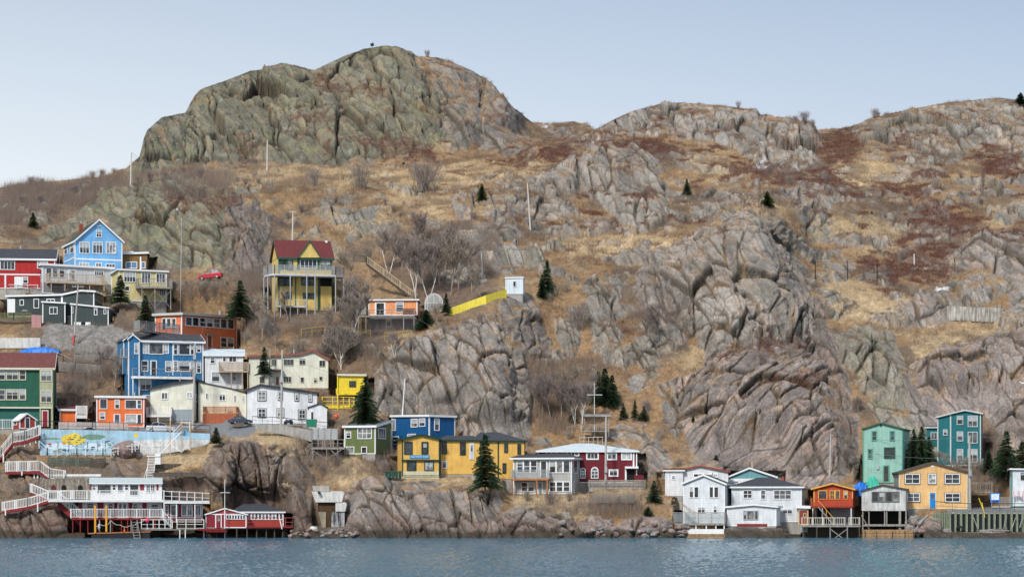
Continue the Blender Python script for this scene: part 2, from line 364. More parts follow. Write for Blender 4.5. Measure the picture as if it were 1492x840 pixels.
        P_.bx(t,ua+fw,ub-fw,zb-fw,zb,o+.004,o+.09); P_.bx(t,ua+fw,ub-fw,za,za+fw,o+.004,o+.10)
        mw=min(.07,fw*.7)
        for i in range(1,nx):
            u=ua+fw+(ub-ua-2*fw)*i/nx; P_.bx(t,u-mw/2,u+mw/2,za+fw,zb-fw,o+.01,o+.065)
        for j in range(1,ny):
            z=za+fw+(zb-za-2*fw)*j/ny; P_.bx(t,ua+fw,ub-fw,z-mw/2,z+mw/2,o+.012,o+.06)
        if arch:
            r=(ub-ua)/2; c=(ua+ub)/2; k=8
            pts=[P_.w(c+r*math.cos(math.pi*i/k),zb+r*math.sin(math.pi*i/k),o+.004) for i in range(k+1)]
            t.prism(pts,P_.n*.06)
        w_=t.build(name,fr,s.o)
        g=MB()
        if nx*ny>=2 and (nx<=6):   # separate leaves so each reads on its own
            P_.bx(g,ua+fw*.8,ub-fw*.8,za+fw*.8,zb-fw*.8,o+.002,o+.022)
        else: P_.bx(g,ua+fw*.8,ub-fw*.8,za+fw*.8,zb-fw*.8,o+.002,o+.022)
        if arch:
            r2=r*.72; g.prism([P_.w(c+r2*math.cos(math.pi*i/k),zb-.02+r2*math.sin(math.pi*i/k),o+.066) for i in range(k+1)],P_.n*.01)
        g.build('pane',pane or GLASS,w_)
        # a half drawn blind behind some panes
        if name=='window' and pane is None and random.random()<.38 and zb-za>.7:
            bl=MB(); h=(zb-za-2*fw)*random.choice((.3,.45,.5)); P_.bx(bl,ua+fw,ub-fw,zb-fw-h,zb-fw,o+.0225,o+.028); bl.build('blind',curtain(),w_)
        return w_
    def wins(s,lst,**k):
        for a in lst: s.win(*a,**k)
    def door(s,x0,y0,x1,y1,m=None,pl='F',glass=True,off=0):
        P_=s.P(pl); w_=MB(); P_.pbx(w_,x0,y0,x1,y1,off+.004,off+.07); d=w_.build('door',s.trim,s.o)
        i=MB(); dx=(x1-x0)*.16; dy=(y1-y0)*.06; P_.pbx(i,x0+dx,y0+dy,x1-dx,y1,off+.072,off+.09); i.build('leaf',m or GLASS,d)
        if m is not None and glass:
            g=MB(); P_.pbx(g,x0+dx*2,y0+dy*2.4,x1-dx*2,(y0+y1)/2,off+.092,off+.10); g.build('pane',GLASS,d)
        return d
    def panel(s,x0,y0,x1,y1,m,name='panel',o0=.004,o1=.03,pl='F',label=None,par=None):
        t=MB(); s.P(pl).pbx(t,x0,y0,x1,y1,o0,o1); o=t.build(name,m,par or s.o)
        if label: o['label']=label
        return o
    def sidewing(s): pass
    def deck(s,x0,x1,yr,yf,depth,m=GREYW,style='picket',posts=(),yp=None,fl=2.5,pl='F',rm=None,ends=True,pm=None,pw=.09,brace=False,sp=.26):
        P0=s.P(pl); Pd=P0.off(depth); xm=(x0+x1)/2
        ua=Pd.uz(x0,yf)[0];ub=Pd.uz(x1,yf)[0];zf=Pd.uz(xm,yf)[1];zr=Pd.uz(xm,yr)[1]; zs=Pd.uz(xm,yf+fl)[1]
        if ub<ua: ua,ub=ub,ua
        t=MB(); Pd.bx(t,ua,ub,zs,zf,-depth+.02,0); dk=t.build('deck',m,s.o)
        r=MB(); h=zr-zf; w_=Pd.w
        segs=[(w_(ua,zf,-.06),w_(ub,zf,-.06))]
        if ends: segs+=[(w_(ua+.05,zf,-.06),w_(ua+.05,zf,-depth+.1)),(w_(ub-.05,zf,-.06),w_(ub-.05,zf,-depth+.1))]
        for a,b in segs:
            rail(r,a,b,h,'two' if style=='glass' else style,sp=sp)
        rl=r.build('railing',rm or m,dk)
        if style=='glass':
            g=MB()
            for a,b in segs: glasspanel(g,a,b,h)
            g.build('glass_panel',PALEGLASS,rl)
        pts=[]
        for px in posts:
            u=Pd.uz(px,yf)[0]; zp=Pd.uz(px,yp)[1]; p=MB(); p.bar(w_(u,zp,-.15),w_(u,zs-.005,-.15),pw); p.build('post',pm or m,dk); pts.append((u,zp))
        if brace and len(pts)>1:
            b_=MB()
            for (ua_,za_),(uc,zc) in zip(pts[:-1],pts[1:]):
                b_.bar(w_(ua_,za_+.3,-.15),w_(uc,zs-.3,-.15),.05); b_.bar(w_(ua_,zs-.3,-.2),w_(uc,zc+.3,-.2),.05)
            b_.build('brace',pm or m,dk)
        return dk,Pd,zf
    def stack(s,px,y0,y1,wpx,m,name='chimney',k=None,cap=None,par=None):
        """chimney / pipe standing on the roof at mid depth"""
        P_=s.F.off(-(k if k is not None else s.D/2)); t=MB(); P_.pbx(t,px-wpx/2,y0,px+wpx/2,y1,-.35,.35 if wpx>3 else .0); o=t.build(name,m,s.roof)
        if cap: c=MB(); P_.pbx(c,px-wpx*.25,y0-cap,px+wpx*.25,y0-.1,-.1,.1); c.build('flue',METAL,s.roof)
        return o
def pad_rect(x0,x1,py,depth=2,z=None):
    Y=Yof((x0+x1)/2,py); a=W(x0,py,Y-.3);b=W(x1,py,Y-.3)
    PADS.append(([(a.x,a.y),(b.x,b.y),(b.x,b.y+depth),(a.x,a.y+depth)],a.z if z is None else z,.2,a.z+3))
def slab_wall(label,name,pts,hpx,m,thick=.35,Y=None,cat='wall',top=None,down=0,child=None):
    """free wall along photo points (px,py of its foot); hpx = height in photo px (number or list)"""
    ps=[W(px,py,(Y if Y else Yof(px,py))) for px,py in pts]; hs=hpx if isinstance(hpx,(list,tuple)) else [hpx]*len(pts)
    t=MB()
    for i in range(len(ps)-1):
        a,b=ps[i],ps[i+1]; d=(b-a); n=Vector((d.y,-d.x,0)).normalized()*thick/2; ha=hs[i]*a.y/F; hb=hs[i+1]*b.y/F; up=Vector((0,0,1)); dn=up*down
        t.hexa([a-n-dn,b-n-dn,b+n-dn,a+n-dn,a-n+up*ha,b-n+up*hb,b+n+up*hb,a+n+up*ha])
    o=solo(t,name,m,label,cat); return o,ps
def fence(label,pts,hpx,m,style='picket',Y=None,name='fence',cat='fence',sp=.24,post=1.7,pw=.10,front=0,group=None,parts=True,zoff=0):
    ps=[W(px,py,(Y if Y else Yof(px,py))-front)+Vector((0,0,zoff)) for px,py in pts]
    h=hpx*ps[0].y/F
    root=thing(name,tuple(ps[0]),label,cat,group)
    t=MB()
    for a,b in zip(ps[:-1],ps[1:]): rail(t,a,b,h,style,sp,post,pw)
    t.build('railing' if style!='board' else 'boards',m,root)
    return root,ps
def pole(label,x0,y0,x1,y1,Y,r=.14,m=None,arm=None,cat='utility pole',name='utility_pole',box=None,group=None):
    """foot (x0,y0), top (x1,y1)"""
    a=W(x0,y0,Y); c=W(x1,y1,Y+.2); o=thing(name,tuple(a),label,cat,group)
    t=MB(); t.bar(a-Vector((0,0,1.5)),c,r,r*.7,8); t.build('pole',m or POLEW,o,smooth=False)
    if arm:
        for f_,wd in arm:
            p=a.lerp(c,f_); q=MB(); q.bar(p+Vector((-wd,-.15,0)),p+Vector((wd,-.15,0)),.06); q.build('crossarm',m or POLEW,o)
            i=MB()
            for k in(-.9,-.5,.5,.9): i.bar(p+Vector((wd*k,-.15,.06)),p+Vector((wd*k,-.15,.25)),.05,.03)
            i.build('insulator',METAL,o)
    if box:
        p=a.lerp(c,box); q=MB(); q.box((p.x,p.y-.3,p.z),(.4,.35,.8)); q.build('transformer',METAL,o)
    return o,c
POLEW=mat('silvered pole wood',(.42,.40,.37),.85,.2,2)
# ------------------------------------------------------------------ the houses (numbers are measured on the photograph)
RED=paint('red clapboard',(.42,.022,.02)); SKYB=paint('sky blue clapboard',(.17,.42,.72)); GREYL=paint('pale grey siding',(.56,.59,.62)); CREAMY=paint('pale yellow siding',(.62,.54,.27))
SLATE=paint('dark slate green siding',(.045,.062,.06)); DKGREEN=paint('dark green clapboard',(.018,.10,.062)); SAGE=paint('sage siding',(.40,.40,.25)); TEALD=paint('dark teal siding',(.02,.12,.10))
ORANGE=paint('bright orange siding',(.80,.17,.04)); ORRED=paint('brick orange siding',(.74,.21,.09)); BLUE=paint('strong blue clapboard',(.03,.16,.33)); WHT=paint('white siding',(.70,.71,.72)); CREAM=paint('cream siding',(.70,.69,.57))
WHTS=paint('white stucco',(.74,.75,.76),None); YEL=paint('bright yellow boards',(.78,.60,.04)); OLIVE=paint('olive green clapboard',(.13,.165,.055)); BLUE2=paint('deep blue siding',(.006,.085,.24),None); AMBER=paint('amber yellow siding',(.76,.455,.11))
GREYH=paint('warm grey siding',(.40,.40,.37)); MARN=paint('dark red clapboard',(.145,.012,.02)); TEALP=paint('dusty teal shingle',(.15,.34,.36)); REDOR=paint('red orange siding',(.42,.06,.025)); WEATH=paint('weathered white boards',(.56,.57,.55),var=.3)
MINT=paint('mint green siding',(.27,.48,.40)); TEAL=paint('teal siding',(.008,.135,.15)); PEACH=paint('apricot yellow siding',(.74,.46,.20)); PALEB=paint('pale blue white siding',(.66,.69,.71)); BARN=paint('barn red boards',(.30,.02,.018),'vert'); PEACHO=paint('peach orange siding',(.80,.32,.13)); LBLUE=paint('light blue boards',(.64,.72,.76))
VYEL=paint('warm yellow clapboard',(.68,.50,.16)); MROOF=mat('maroon shingles',(.135,.028,.028),.8,.2,2.5,.02); MROOF2=mat('faded maroon shingles',(.15,.05,.042),.8,.25,2.5,.02); GRT=mat('dark green trim',(.02,.085,.055),.5,.1,2); DGT=mat('deep green trim',(.015,.05,.035),.5,.1,2)
BRICK=mat('brick chimney',(.30,.085,.05),.9,.25,6); GREYUND=mat('purple grey skirting',(.26,.245,.25),.8,.15,2); REDB=mat('dark red painted timber',(.23,.02,.02),.7,.2,3); YELT=mat('amber timber',(.72,.36,.06),.7,.15,3); YELP=mat('yellow painted timber',(.76,.58,.04),.7,.15,3)
ORTIM=mat('orange stained timber',(.42,.17,.07),.7,.2,3); GRF=mat('green brown boards',(.14,.15,.07),.85,.2,3,kind='vert'); PINK=mat('faded pink boards',(.45,.24,.23),.8,.15,3,kind='vert'); BROWNW=mat('brown shingle wood',(.22,.13,.05),.85,.25,5)

# 1 red house
h=House('long red clapboard house with dark roof at far left edge',[(-60,379),(80,378)],421,RED,D=8,roof='gable',ridge=(-60,76,364),side='R',spx=84)
h.wins([(-30,380,-8,393,4),(0,380,22,393,4)],ny=1); h.win(33,403,41,413); h.door(21,403,33,420,WHITE,glass=False); h.panel(-60,398.5,80,400.5,WHITE,'trim_board'); h.panel(6.5,400.5,9,421,WHITE,'trim_board'); h.win(54,380.5,70,391,3)
# 2 sky blue gable house
h=House('sky blue gable house with white trim and a brick chimney',[(109,351),(144,321),(178,352)],402,SKYB,D=9,side='L',spx=93,rm=mat('dark green shingles',(.05,.065,.05),.85,.2,2.5,.02),oh=.35)
for x0 in(115.5,134.8,154.2): h.win(x0,352,x0+15,369.5,3)
h.win(139.8,335,148,346,2,2); h.win(142,324.8,146,329.5); h.panel(110,377,177,379,WHITE,'trim_board'); h.panel(94,377,108.5,379,WHITE,'trim_board',pl='L')
for a in((115,382,130,390,3),(139,382,148,389,2),(154,384,168,392,3)): h.win(*a)
h.win(93.8,356,98.5,371,1,2,pl='L'); h.win(102.3,352.5,108,369,1,2,pl='L')
h.stack(118,326,340,5,BRICK,cap=5)
# 2b brown shed behind
h=House('small brown shingled shed with blue windows behind the yellow flat-roofed house',[(179,370),(214,369)],400,BROWNW,Y=Yof(197,398)+4,D=5,side='R',spx=217,cat='shed',name='shed',trim=None)
h.wins([(183,381,200,391,2),(206,381,212,391)],pane=mat('blue reflecting pane',(.12,.22,.36),.15,.15,2)); h.panel(178.5,366.5,195,368.5,WHTW,'rail_board',o0=.3,o1=.4)
o,_=pole('thin white metal stove pipe beside the brown shed',205,396,205,374,Yof(205,398)+2,.2,WHTW,cat='stove pipe',name='stove_pipe')
# 3 pale grey flat-roofed house
h=House('pale grey flat-roofed house with a long tan balcony',[(62,386),(163,391.5)],427,GREYL,D=9,side='L',spx=41,rm=WHITE,th=.25,oh=.3)
h.wins([(67,390,75,404),(76.5,390,84.5,404),(86,390,94,404)],fw=.06); h.door(99,392.5,111.5,408); h.win(137,393,151,402.5,4); h.wins([(44.5,394,51,406,2),(53,392.5,57,405),(58.3,391.5,61.5,404)],pl='L')
h.panel(62.5,412.5,163,427,GREYUND,'skirting'); h.panel(42,413.5,61.5,426.5,GREYUND,'skirting',pl='L'); h.wins([(92,415,105,423,2),(121,417,127,424),(131,417,136,424)],fw=.05)
h.deck(71,153,399.5,411,1.8,DECKW,'picket',posts=(75,95,131,152),yp=424,fl=2.5)
# 4 pale yellow house
h=House('pale yellow flat-roofed house with a braced grey balcony on stilts',[(173,393),(243,396)],438,CREAMY,D=8,side='L',spx=163,rm=WHITE,th=.15)
h.wins([(180,396,198,411,4),(227,398,241,412,3)],pane=None); h.win(206,396.5,220,413,3); h.win(232,420,241,431,3); h.win(182,416,189,424,1)
h.deck(201,251,406,417.5,2.6,GREYW,'picket',posts=(207,226,249),yp=451,brace=True)
# 5 dark slate house in three blocks
h=House('low dark slate-green house with white trim and stepped roofs',[(11,432),(90,430),(118,424),(137,425)],461,SLATE,D=7,side='R',spx=150,th=.18)
h.win(28.6,436,35,445); h.win(49,435,57,449); h.win(68,435,80,440,2); h.panel(11.8,435,22,455,WHITE,'white_panel'); h.panel(89,430,91.5,440,WHITE,'trim_board')
Pw=h.F.off(1.6)
def wing(h,name,line,base,D,off,m,rm,trim=WHITE,base_off=0,th=.15,fd=2.5):
    """a lower block of the same house standing proud of its front by off metres"""
    P_=h.F.off(off); pts=[P_.uz(*q) for q in line]; zb=P_.uz(line[0][0],base)[1]; u0,u1=pts[0][0],pts[-1][0]
    t=MB(); t.prism([P_.w(u0,zb-fd),P_.w(u1,zb-fd)]+[P_.w(u,z) for u,z in reversed(pts)],-P_.n*D); o=t.build(name,m,h.o)
    r=MB(); f_=MB()
    q=list(pts); q[0]=(q[0][0]-.2,q[0][1]); q[-1]=(q[-1][0]+.2,q[-1][1])
    for (ua,za),(ub,zc) in zip(q[:-1],q[1:]):
        r.hexa([P_.w(ua,za+.004,.2),P_.w(ub,zc+.004,.2),P_.w(ub,zc+.004,-D),P_.w(ua,za+.004,-D),P_.w(ua,za+th,.2),P_.w(ub,zc+th,.2),P_.w(ub,zc+th,-D),P_.w(ua,za+th,-D)])
        f_.hexa([P_.w(ua,za-.06,.25),P_.w(ub,zc-.06,.25),P_.w(ub,zc-.06,.203),P_.w(ua,za-.06,.203),P_.w(ua,za+th+.02,.25),P_.w(ub,zc+th+.02,.25),P_.w(ub,zc+th+.02,.203),P_.w(ua,za+th+.02,.203)])
    r.build('roof',rm,o)
    if trim is not None:
        f_.build('fascia',trim,o)
        for u,z,sg in((u0,pts[0][1],1),(u1,pts[-1][1],-1)):
            a,b=(u-.03,u+.12)if sg>0 else(u-.12,u+.03); c=MB(); P_.bx(c,a,b,zb,z-.04,-.12,.035); c.build('corner_board',trim,o)
    cs=[P_.w(u0-.8,0,1),P_.w(u1+.8,0,1),P_.w(u1+.8,0,-D),P_.w(u0-.8,0,-D)]
    PADS.append(([(c_.x,c_.y) for c_ in cs],zb,.3,max(q_[1] for q_ in pts)-.3))
    return P_,o
Pw,_=wing(h,'wing',[(62,440),(95,442)],470,3,1.6,SLATE,WHITE); h.win(72,447,84,457.5,2,1,pl=Pw)
Pw,_=wing(h,'wing',[(104,443),(132,446),(158,449)],475,6,1.5,SLATE,WHITE); h.wins([(137,448,142,459),(151,450,155,457.5),(104.8,446,107,456)],pl=Pw); h.panel(108,469,118,475,WHITE,'white_panel',pl=Pw); h.panel(119.5,469,123.5,475,DARKW,'opening_shade',pl=Pw); h.panel(124.5,469,132,475,WHITE,'white_panel',pl=Pw)
fence('green-brown board fence in front of the slate house',[(-20,466),(20,466),(45,465)],10,GRF,'board',front=2.2)
slab_wall('faded pink board screen beside the green-brown fence','screen',[(46,469),(60,470)],11,PINK,.1,Y=Yof(52,468)-2,cat='screen',down=1)
# 6 dark green apartment house
h=House('tall dark green house with sage bays and maroon roof at left edge',[(-70,535),(58,535.5),(77,536)],624,DKGREEN,Y=Yof(40,624)-.3,D=8,side='R',spx=82,roof='gable',ridge=(-70,73,515),rm=MROOF2,fascia=CREAMT,trim=CREAMT,oh=.35)
for y in(537.5,566.5):
    h.win(-12,y,8,y+16,2,2); h.win(9,y,27,y+16,2,2); h.win(28,y,38,y+16,1,2)
pw=h.panel(58,536.5,77.5,624,SAGE,'bay',o0=.004,o1=.45); h.wins([(59.5,538.5,76,555.5,2,2),(59.5,568.5,76,586.5,2,2)],off=.45)
h.panel(-60,592.5,77,594.5,CREAMT,'trim_board',o1=.5); h.panel(-60,594.6,57.8,624,TEALD,'lower_wall'); h.panel(-60,535,58,537,CREAMT,'trim_board')
h.panel(60,595,74.5,623.5,DARKW,'recess_shade',o0=.452,o1=.46); h.door(61,597,71,621,mat('crimson door',(.25,.012,.035),.5,.1,2),off=.46,glass=False)  # flat dark panel paints the shade of the set-back entrance
# 7 small red shed
h=House('small red shed with white gable trim beside the green house',[(28.5,611),(39,602.5),(52,611)],624,mat('red shed boards',(.33,.05,.035),.8,.15,2,kind='vert'),Y=Yof(40,624)-5,D=3,side='L',spx=19,cat='shed',name='shed',rm=WHITE,th=.12,oh=.2,calm=False,fdepth=1)
h.door(36,607.5,43.5,622.5); h.win(20.5,612,25,619,pl='L')
# 8 orange shed with white deck
h=House('small bright orange shed with maroon roof behind the railing',[(87,597),(111,597)],620,ORANGE,D=4,side='L',spx=82,roof='gable',ridge=(84,111,593),rm=MROOF2,cat='shed',name='shed')
h.deck(111.5,127,591,604,1.0,WHTW,'board',fl=5)
# 9 bright orange box house
h=House('bright orange box house with a flat roof and white-framed windows',[(140.5,578.5),(210,579)],622,ORANGE,D=7,side='R',spx=213,rm=WHITE,th=.22,oh=.25)
h.win(145,580.5,156.5,595.5,1); h.win(167,581.7,174.5,595.5,1,2); h.win(182,581.7,199.5,595.5); h.win(199.5,581.7,206.5,595.5,1,2); h.win(145,600,153.6,611,1,2); h.door(165.5,602.6,175.5,618,mat('slate blue door',(.12,.13,.2),.5)); h.win(182,602.6,199.5,617,1); h.win(199.5,602.6,206.5,617)
fence('long white and pink panel fence below the orange houses',[(86,625),(135,625),(186,625)],10,mat('whitewashed panels',(.58,.53,.50),.7,.15,1.5,kind='vert'),'board',Y=Yof(135,625)-2.2)
# deck linking cream house
# 10 big blue house
h=House('large blue three-storey house with white trim and dark roof',[(203,496.5),(296,500.5)],576,BLUE,Y=Yof(240,576)+.5,D=7,side='L',spx=190,roof='gable',ridge=(196,302,488),oh=.3)
h.win(208,499,217,515,1); h.win(216.5,499,238,516); h.win(237.5,499,246,515); h.win(252.5,500,259,517,1,2); h.win(260,500,277,517); h.win(277,500,283,517,1,2); h.win(286,502.5,293,513.5,1,2)
h.win(195,524,202.5,540,1,2,pl='L'); h.win(205.7,524.5,216,540.5,1,2); h.door(219,524.5,228.5,546); h.win(240.7,525.7,250,541.4,1,2); h.win(252.5,525,259,541,1,2); h.win(260,526,277,541); h.win(277,526,283,541,1,2); h.win(286,528,293,543.5,1,2)
h.panel(251,499,252.4,546,WHITE,'trim_board'); h.panel(283.5,499,285,546,WHITE,'trim_board')
h.deck(193,281,537,548,1.6,WHTW,'cable' if False else 'two',fl=3.5,rm=GREYW,posts=(194,),yp=575); h.win(204,553,220.5,568,2)
# left gable bay
Pw,_=wing(h,'bay',[(180,497),(186,491.5),(192,497)],520,5,-1.5,BLUE,SHING); 
Pw,_=wing(h,'bay',[(187,495),(193.5,487.8),(203,497)],576,3,.6,BLUE,SHING); h.win(195.5,499.5,201.5,515.5,1,2,pl=Pw)
h.deck(176,194,508,519,.6,GREYW,'picket',fl=2,posts=(179,186),yp=545)
# 11 brick orange house
h=House('brick-orange two-storey house with a row of seven windows',[(265,458),(345,463)],509,ORRED,Y=Yof(300,509)+.5,D=5,side='L',spx=226,rm=SHINGG,th=.3,oh=.35,fascia=mat('pale roof edge',(.50,.49,.44),.6,.1,2))
for i,x in enumerate((270,280,290.5,300.5,311,321,331.3)): h.win(x,461.3+i*.55,x+9.4,474.5+i*.8,1,1 if i<2 or i>4 else 2)
h.door(301,488,309,508,mat('rusty door',(.3,.05,.03),.5)); h.panel(299.5,486.5,310.5,488.5,GREYW,'door_hood',o1=.5); h.win(321,491,330,506,1,2); h.win(331,491.5,340.5,506.5,1,2); h.win(270,487.5,290,493,3)
h.wins([(243,463,249.5,477),(250.5,463,257,477)],pl='L'); h.door(236,463,242.5,479,pl='L')
h.deck(204,262,470,483,1.2,GREYW,'glass',posts=(214,236,258),yp=487,pl='F'); h.deck(345.5,359,478,489.5,-2,GREYW,'picket',posts=(358.5,),yp=512)
# 12 white house behind
h=House('white house with pale blue-grey roof and a wooden balcony',[(299,517),(354,518)],566,WHT,Y=Yof(330,564)+.5,D=6,side=None,roof='gable',ridge=(301,350,510),rm=ROOFL)
h.win(306,519,313.6,529.5,1,2); h.win(324,518.5,330,527); h.win(333,518.6,345,527.5,2); h.win(308,541,320.5,556); h.win(338,542,344.5,554.5,1,2)
h.deck(319,362,527.5,539.5,1.7,DECKW,'board',posts=(337,353,361),yp=566)
# 13 cream long house upper
h=House('long cream two-storey house seen behind bare trees',[(363,520),(410,519),(436,517),(456,511.5),(478,524)],565,CREAM,Y=Yof(420,565)+.5,D=6,rm=SHINGG,fascia=mat('rust red fascia',(.25,.09,.07),.7),trim=CREAMT,th=.25)
for a in((378,523,386,532,2),(395,523,403,532.5,3),(413,523,428,532,3),(436,521.6,445,531,2),(465,524.5,474,534,2),(378,548,386,558,1),(412.6,548,424.5,557,3),(437.6,549,443,557,1),(457,550,462,557),(465,548,470,554)): h.win(*a,fw=.05)
h.door(401.5,548,407,560,mat('red brown door',(.25,.06,.04),.6)); h.panel(376,538,412,540,mat('brown porch edge',(.16,.10,.09),.7),'porch_roof',o1=1.2)
# 14 cream gable house with grey foundation
h=House('cream gabled house with blue-grey foundation and rust-coloured deck',[(219,567),(250,559.5),(283,554)],613,CREAM,Y=Yof(255,615)+.3,D=8,side='R',spx=296,th=.2,fascia=SHING,trim=None,padz=None)
h.wins([(235,571,245,581.6,2),(272,571,281,580,2)]); h.panel(251,596,282.6,613,mat('blue grey skirting',(.27,.31,.34),.8,.1,2),'skirting')
h.win(284.5,574,287,586,pl='R')
Pw,_=wing(h,'wing',[(289,556),(336,566),(359,573)],600,7,-1.5,CREAM,SHING,trim=None); h.wins([(300,572,303,581),(319,573,329,583.6,2),(341,575,344,585),(353,576,356,586)],pl=Pw)
h.deck(213,249,593,604,1.2,WHTW,'picket',fl=3,posts=(230,248),yp=618,pl=h.F)
h.deck(296,344,592,601,2.5,ORTIM,'board',fl=2,pl=Pw); t=MB(); Pw.off(2.5).pbx(t,295,603,345,619.5,-.1,-.02); t.build('screen',mat('rust boards',(.38,.11,.05),.75,.2,3,kind='vert'),h.o)
# 15 white two-storey
h=House('white two-storey house with black-edged windows above the concrete wall',[(360,569),(379,561.5),(462,573)],617,WHTS,Y=Yof(415,617)+.4,D=8,side=None,th=.22,fascia=SHING,trim=None)
BW=mat('black window trim',(.03,.03,.03),.5)
for a in((375,569,388,583.6,2,2),(404.8,570,412,583,1,2),(429,571.7,435.7,584,1,2),(449,573,455,585.5,1,2),(375,594,388,608,2,2),(403,594,414,608,2,2),(434.5,596,446,610,2,2)):
    h.win(*a,fr=BW,fw=.07); x0,y0,x1,y1=a[:4]; h.win(x0+.8,y0+.8,x1-.8,y1-.8,*a[4:],off=.09,fr=WHITE,fw=.1)
Pw,_=wing(h,'porch',[(450,594),(466,588),(476.5,594.5)],622,2.5,1.8,WHTS,SHING,trim=None); h.door(452.6,598.6,457.2,616,pl=Pw)
# 16 yellow decks house
h=House('bright yellow cabin with stacked yellow decks above the spruce',[(494,546.5),(531,547)],574,YEL,D=5,rm=mat('pale yellow roof',(.55,.52,.28),.7),fascia=CREAMT,trim=YELP,name='house',fdepth=1.5)
h.win(508.6,554.5,518.6,563.5,fr=SLATE)
h.deck(469,516,578,590,3.0,YELP,'open',fl=4,posts=(470,492,509,515),yp=606,ends=True); h.deck(477,522,594,600,3.6,YELP,'open',fl=2.5,posts=(480,509),yp=612)
h.deck(490,530,566,573,1.2,YELP,'open',fl=2)
t=MB(); Pp=h.F.off(3.3); Pp.pbx(t,509,604,530,618,-1.5,0); t.build('lower_room',YEL,h.o)
for a,b in(((492,548),(492,606)),((509,580),(509,618))):
    t=MB(); t.bar(Pp.hit(*b),Pp.hit(*a),.12); t.build('post',YELP,h.o)
# red buoy-like ball on guy
# 17 olive green house
h=House('olive green house with white windows beside the grey timber deck',[(502,622),(547,621.5)],661,OLIVE,D=6,side='R',spx=570,roof='mono',ridge=(505,552,614),rm=SHINGG,oh=.25,fdepth=1.2)
h.win(504,628,512,638.5,1,2); h.win(521,622.5,542,639,3,2); h.win(504.5,650,516.5,660,1); h.win(526.5,650,535,660.5); h.win(551,623,561.5,639,3,1,pl='R'); h.panel(501.5,661,528,670,OLIVE,'lower_wall',o0=-5,o1=0); h.panel(501.5,669,528,670.3,WHITE,'trim_board',o0=.003,o1=.04)
PADS[-1]=(PADS[-1][0],PADS[-1][1]-1.1,.3,PADS[-1][3])
# 18 deep blue box
h=House('deep blue box-shaped house with a thin white roof edge',[(571,606.5),(625.5,606)],655,BLUE2,Y=Yof(600,655)+1,D=5,side='R',spx=663,roof='follow',rm=WHITE,th=.2,oh=.2)
h.win(571.7,610,576.8,627,1); h.win(599,609.5,608.8,622,1,2); h.win(610.7,609,620,621,1,2); h.win(572,635,581.5,647,1,2); h.win(632.5,609,640,627,pl='R'); h.win(594,631.5,606,640)
o,_=pole('thin roof vent pipe on the deep blue house',620,607,620,593,Yof(600,655)+4,.06,METAL,cat='vent pipe',name='vent_pipe')
# 19 amber yellow house with a sign
h=House('amber yellow house with dark green trim and a blue sign',[(586,639.5),(613.5,633.5),(640.5,639.5)],693,AMBER,Y=Yof(613,694)-.5,D=6,side=None,rm=SHING,fascia=DGT,trim=DGT,th=.18,found=mat('cream base',(.60,.55,.38),.85,.15,1.5),yaw=R(9))
h.win(588.6,642.6,601,661.5,1,1,fr=DGT); h.win(614,643,624,661,1,2,off=.01,fr=DGT,fw=.05); h.win(615,644,623,660,1,2,off=.07); h.win(592.6,671.4,606.5,685.3,2,1,fr=DGT); h.win(618,671.4,632,685.3,2,1,fr=DGT)
h.panel(585,669,641,671.2,DGT,'trim_board',o1=.25); h.panel(586.5,686,640,694,mat('cream base',(.6,.55,.38)),'base_panel')
def text_mesh(body,size,P_,px,py,off,m,parent,name='lettering',width=None):
    cu=bpy.data.curves.new(name,'FONT'); cu.body=body; cu.size=size; cu.align_x='CENTER'; cu.align_y='CENTER'; cu.extrude=.006; cu.resolution_u=2
    ob=bpy.data.objects.new('tmp',cu); COL.objects.link(ob); bpy.context.view_layer.update()
    me=bpy.data.meshes.new_from_object(ob.evaluated_get(bpy.context.evaluated_depsgraph_get())); bpy.data.objects.remove(ob)
    xs=[v.co.x for v in me.vertices]; wd=max(xs)-min(xs); k=(width/wd) if width else 1
    t=MB(); u0,z0=P_.uz(px,py); t.v=[tuple(P_.w(u0+v.co.x*k,z0+v.co.y,off+v.co.z)) for v in me.vertices]; t.f=[tuple(p.vertices) for p in me.polygons]
    bpy.data.meshes.remove(me)
    return t.build(name,m,parent)
sg=h.panel(597,662.3,626,667.6,mat('sign blue',(.03,.22,.42),.5,.1,2),'sign',o0=.004,o1=.07); text_mesh('BLUE WOOD POINT' if False else 'OLD WOOD POINT',.42,h.F,611.5,664.9,.075,mat('pale blue lettering',(.62,.78,.85),.5,.02),sg,width=2.55)
hy=h
Pr=h.R
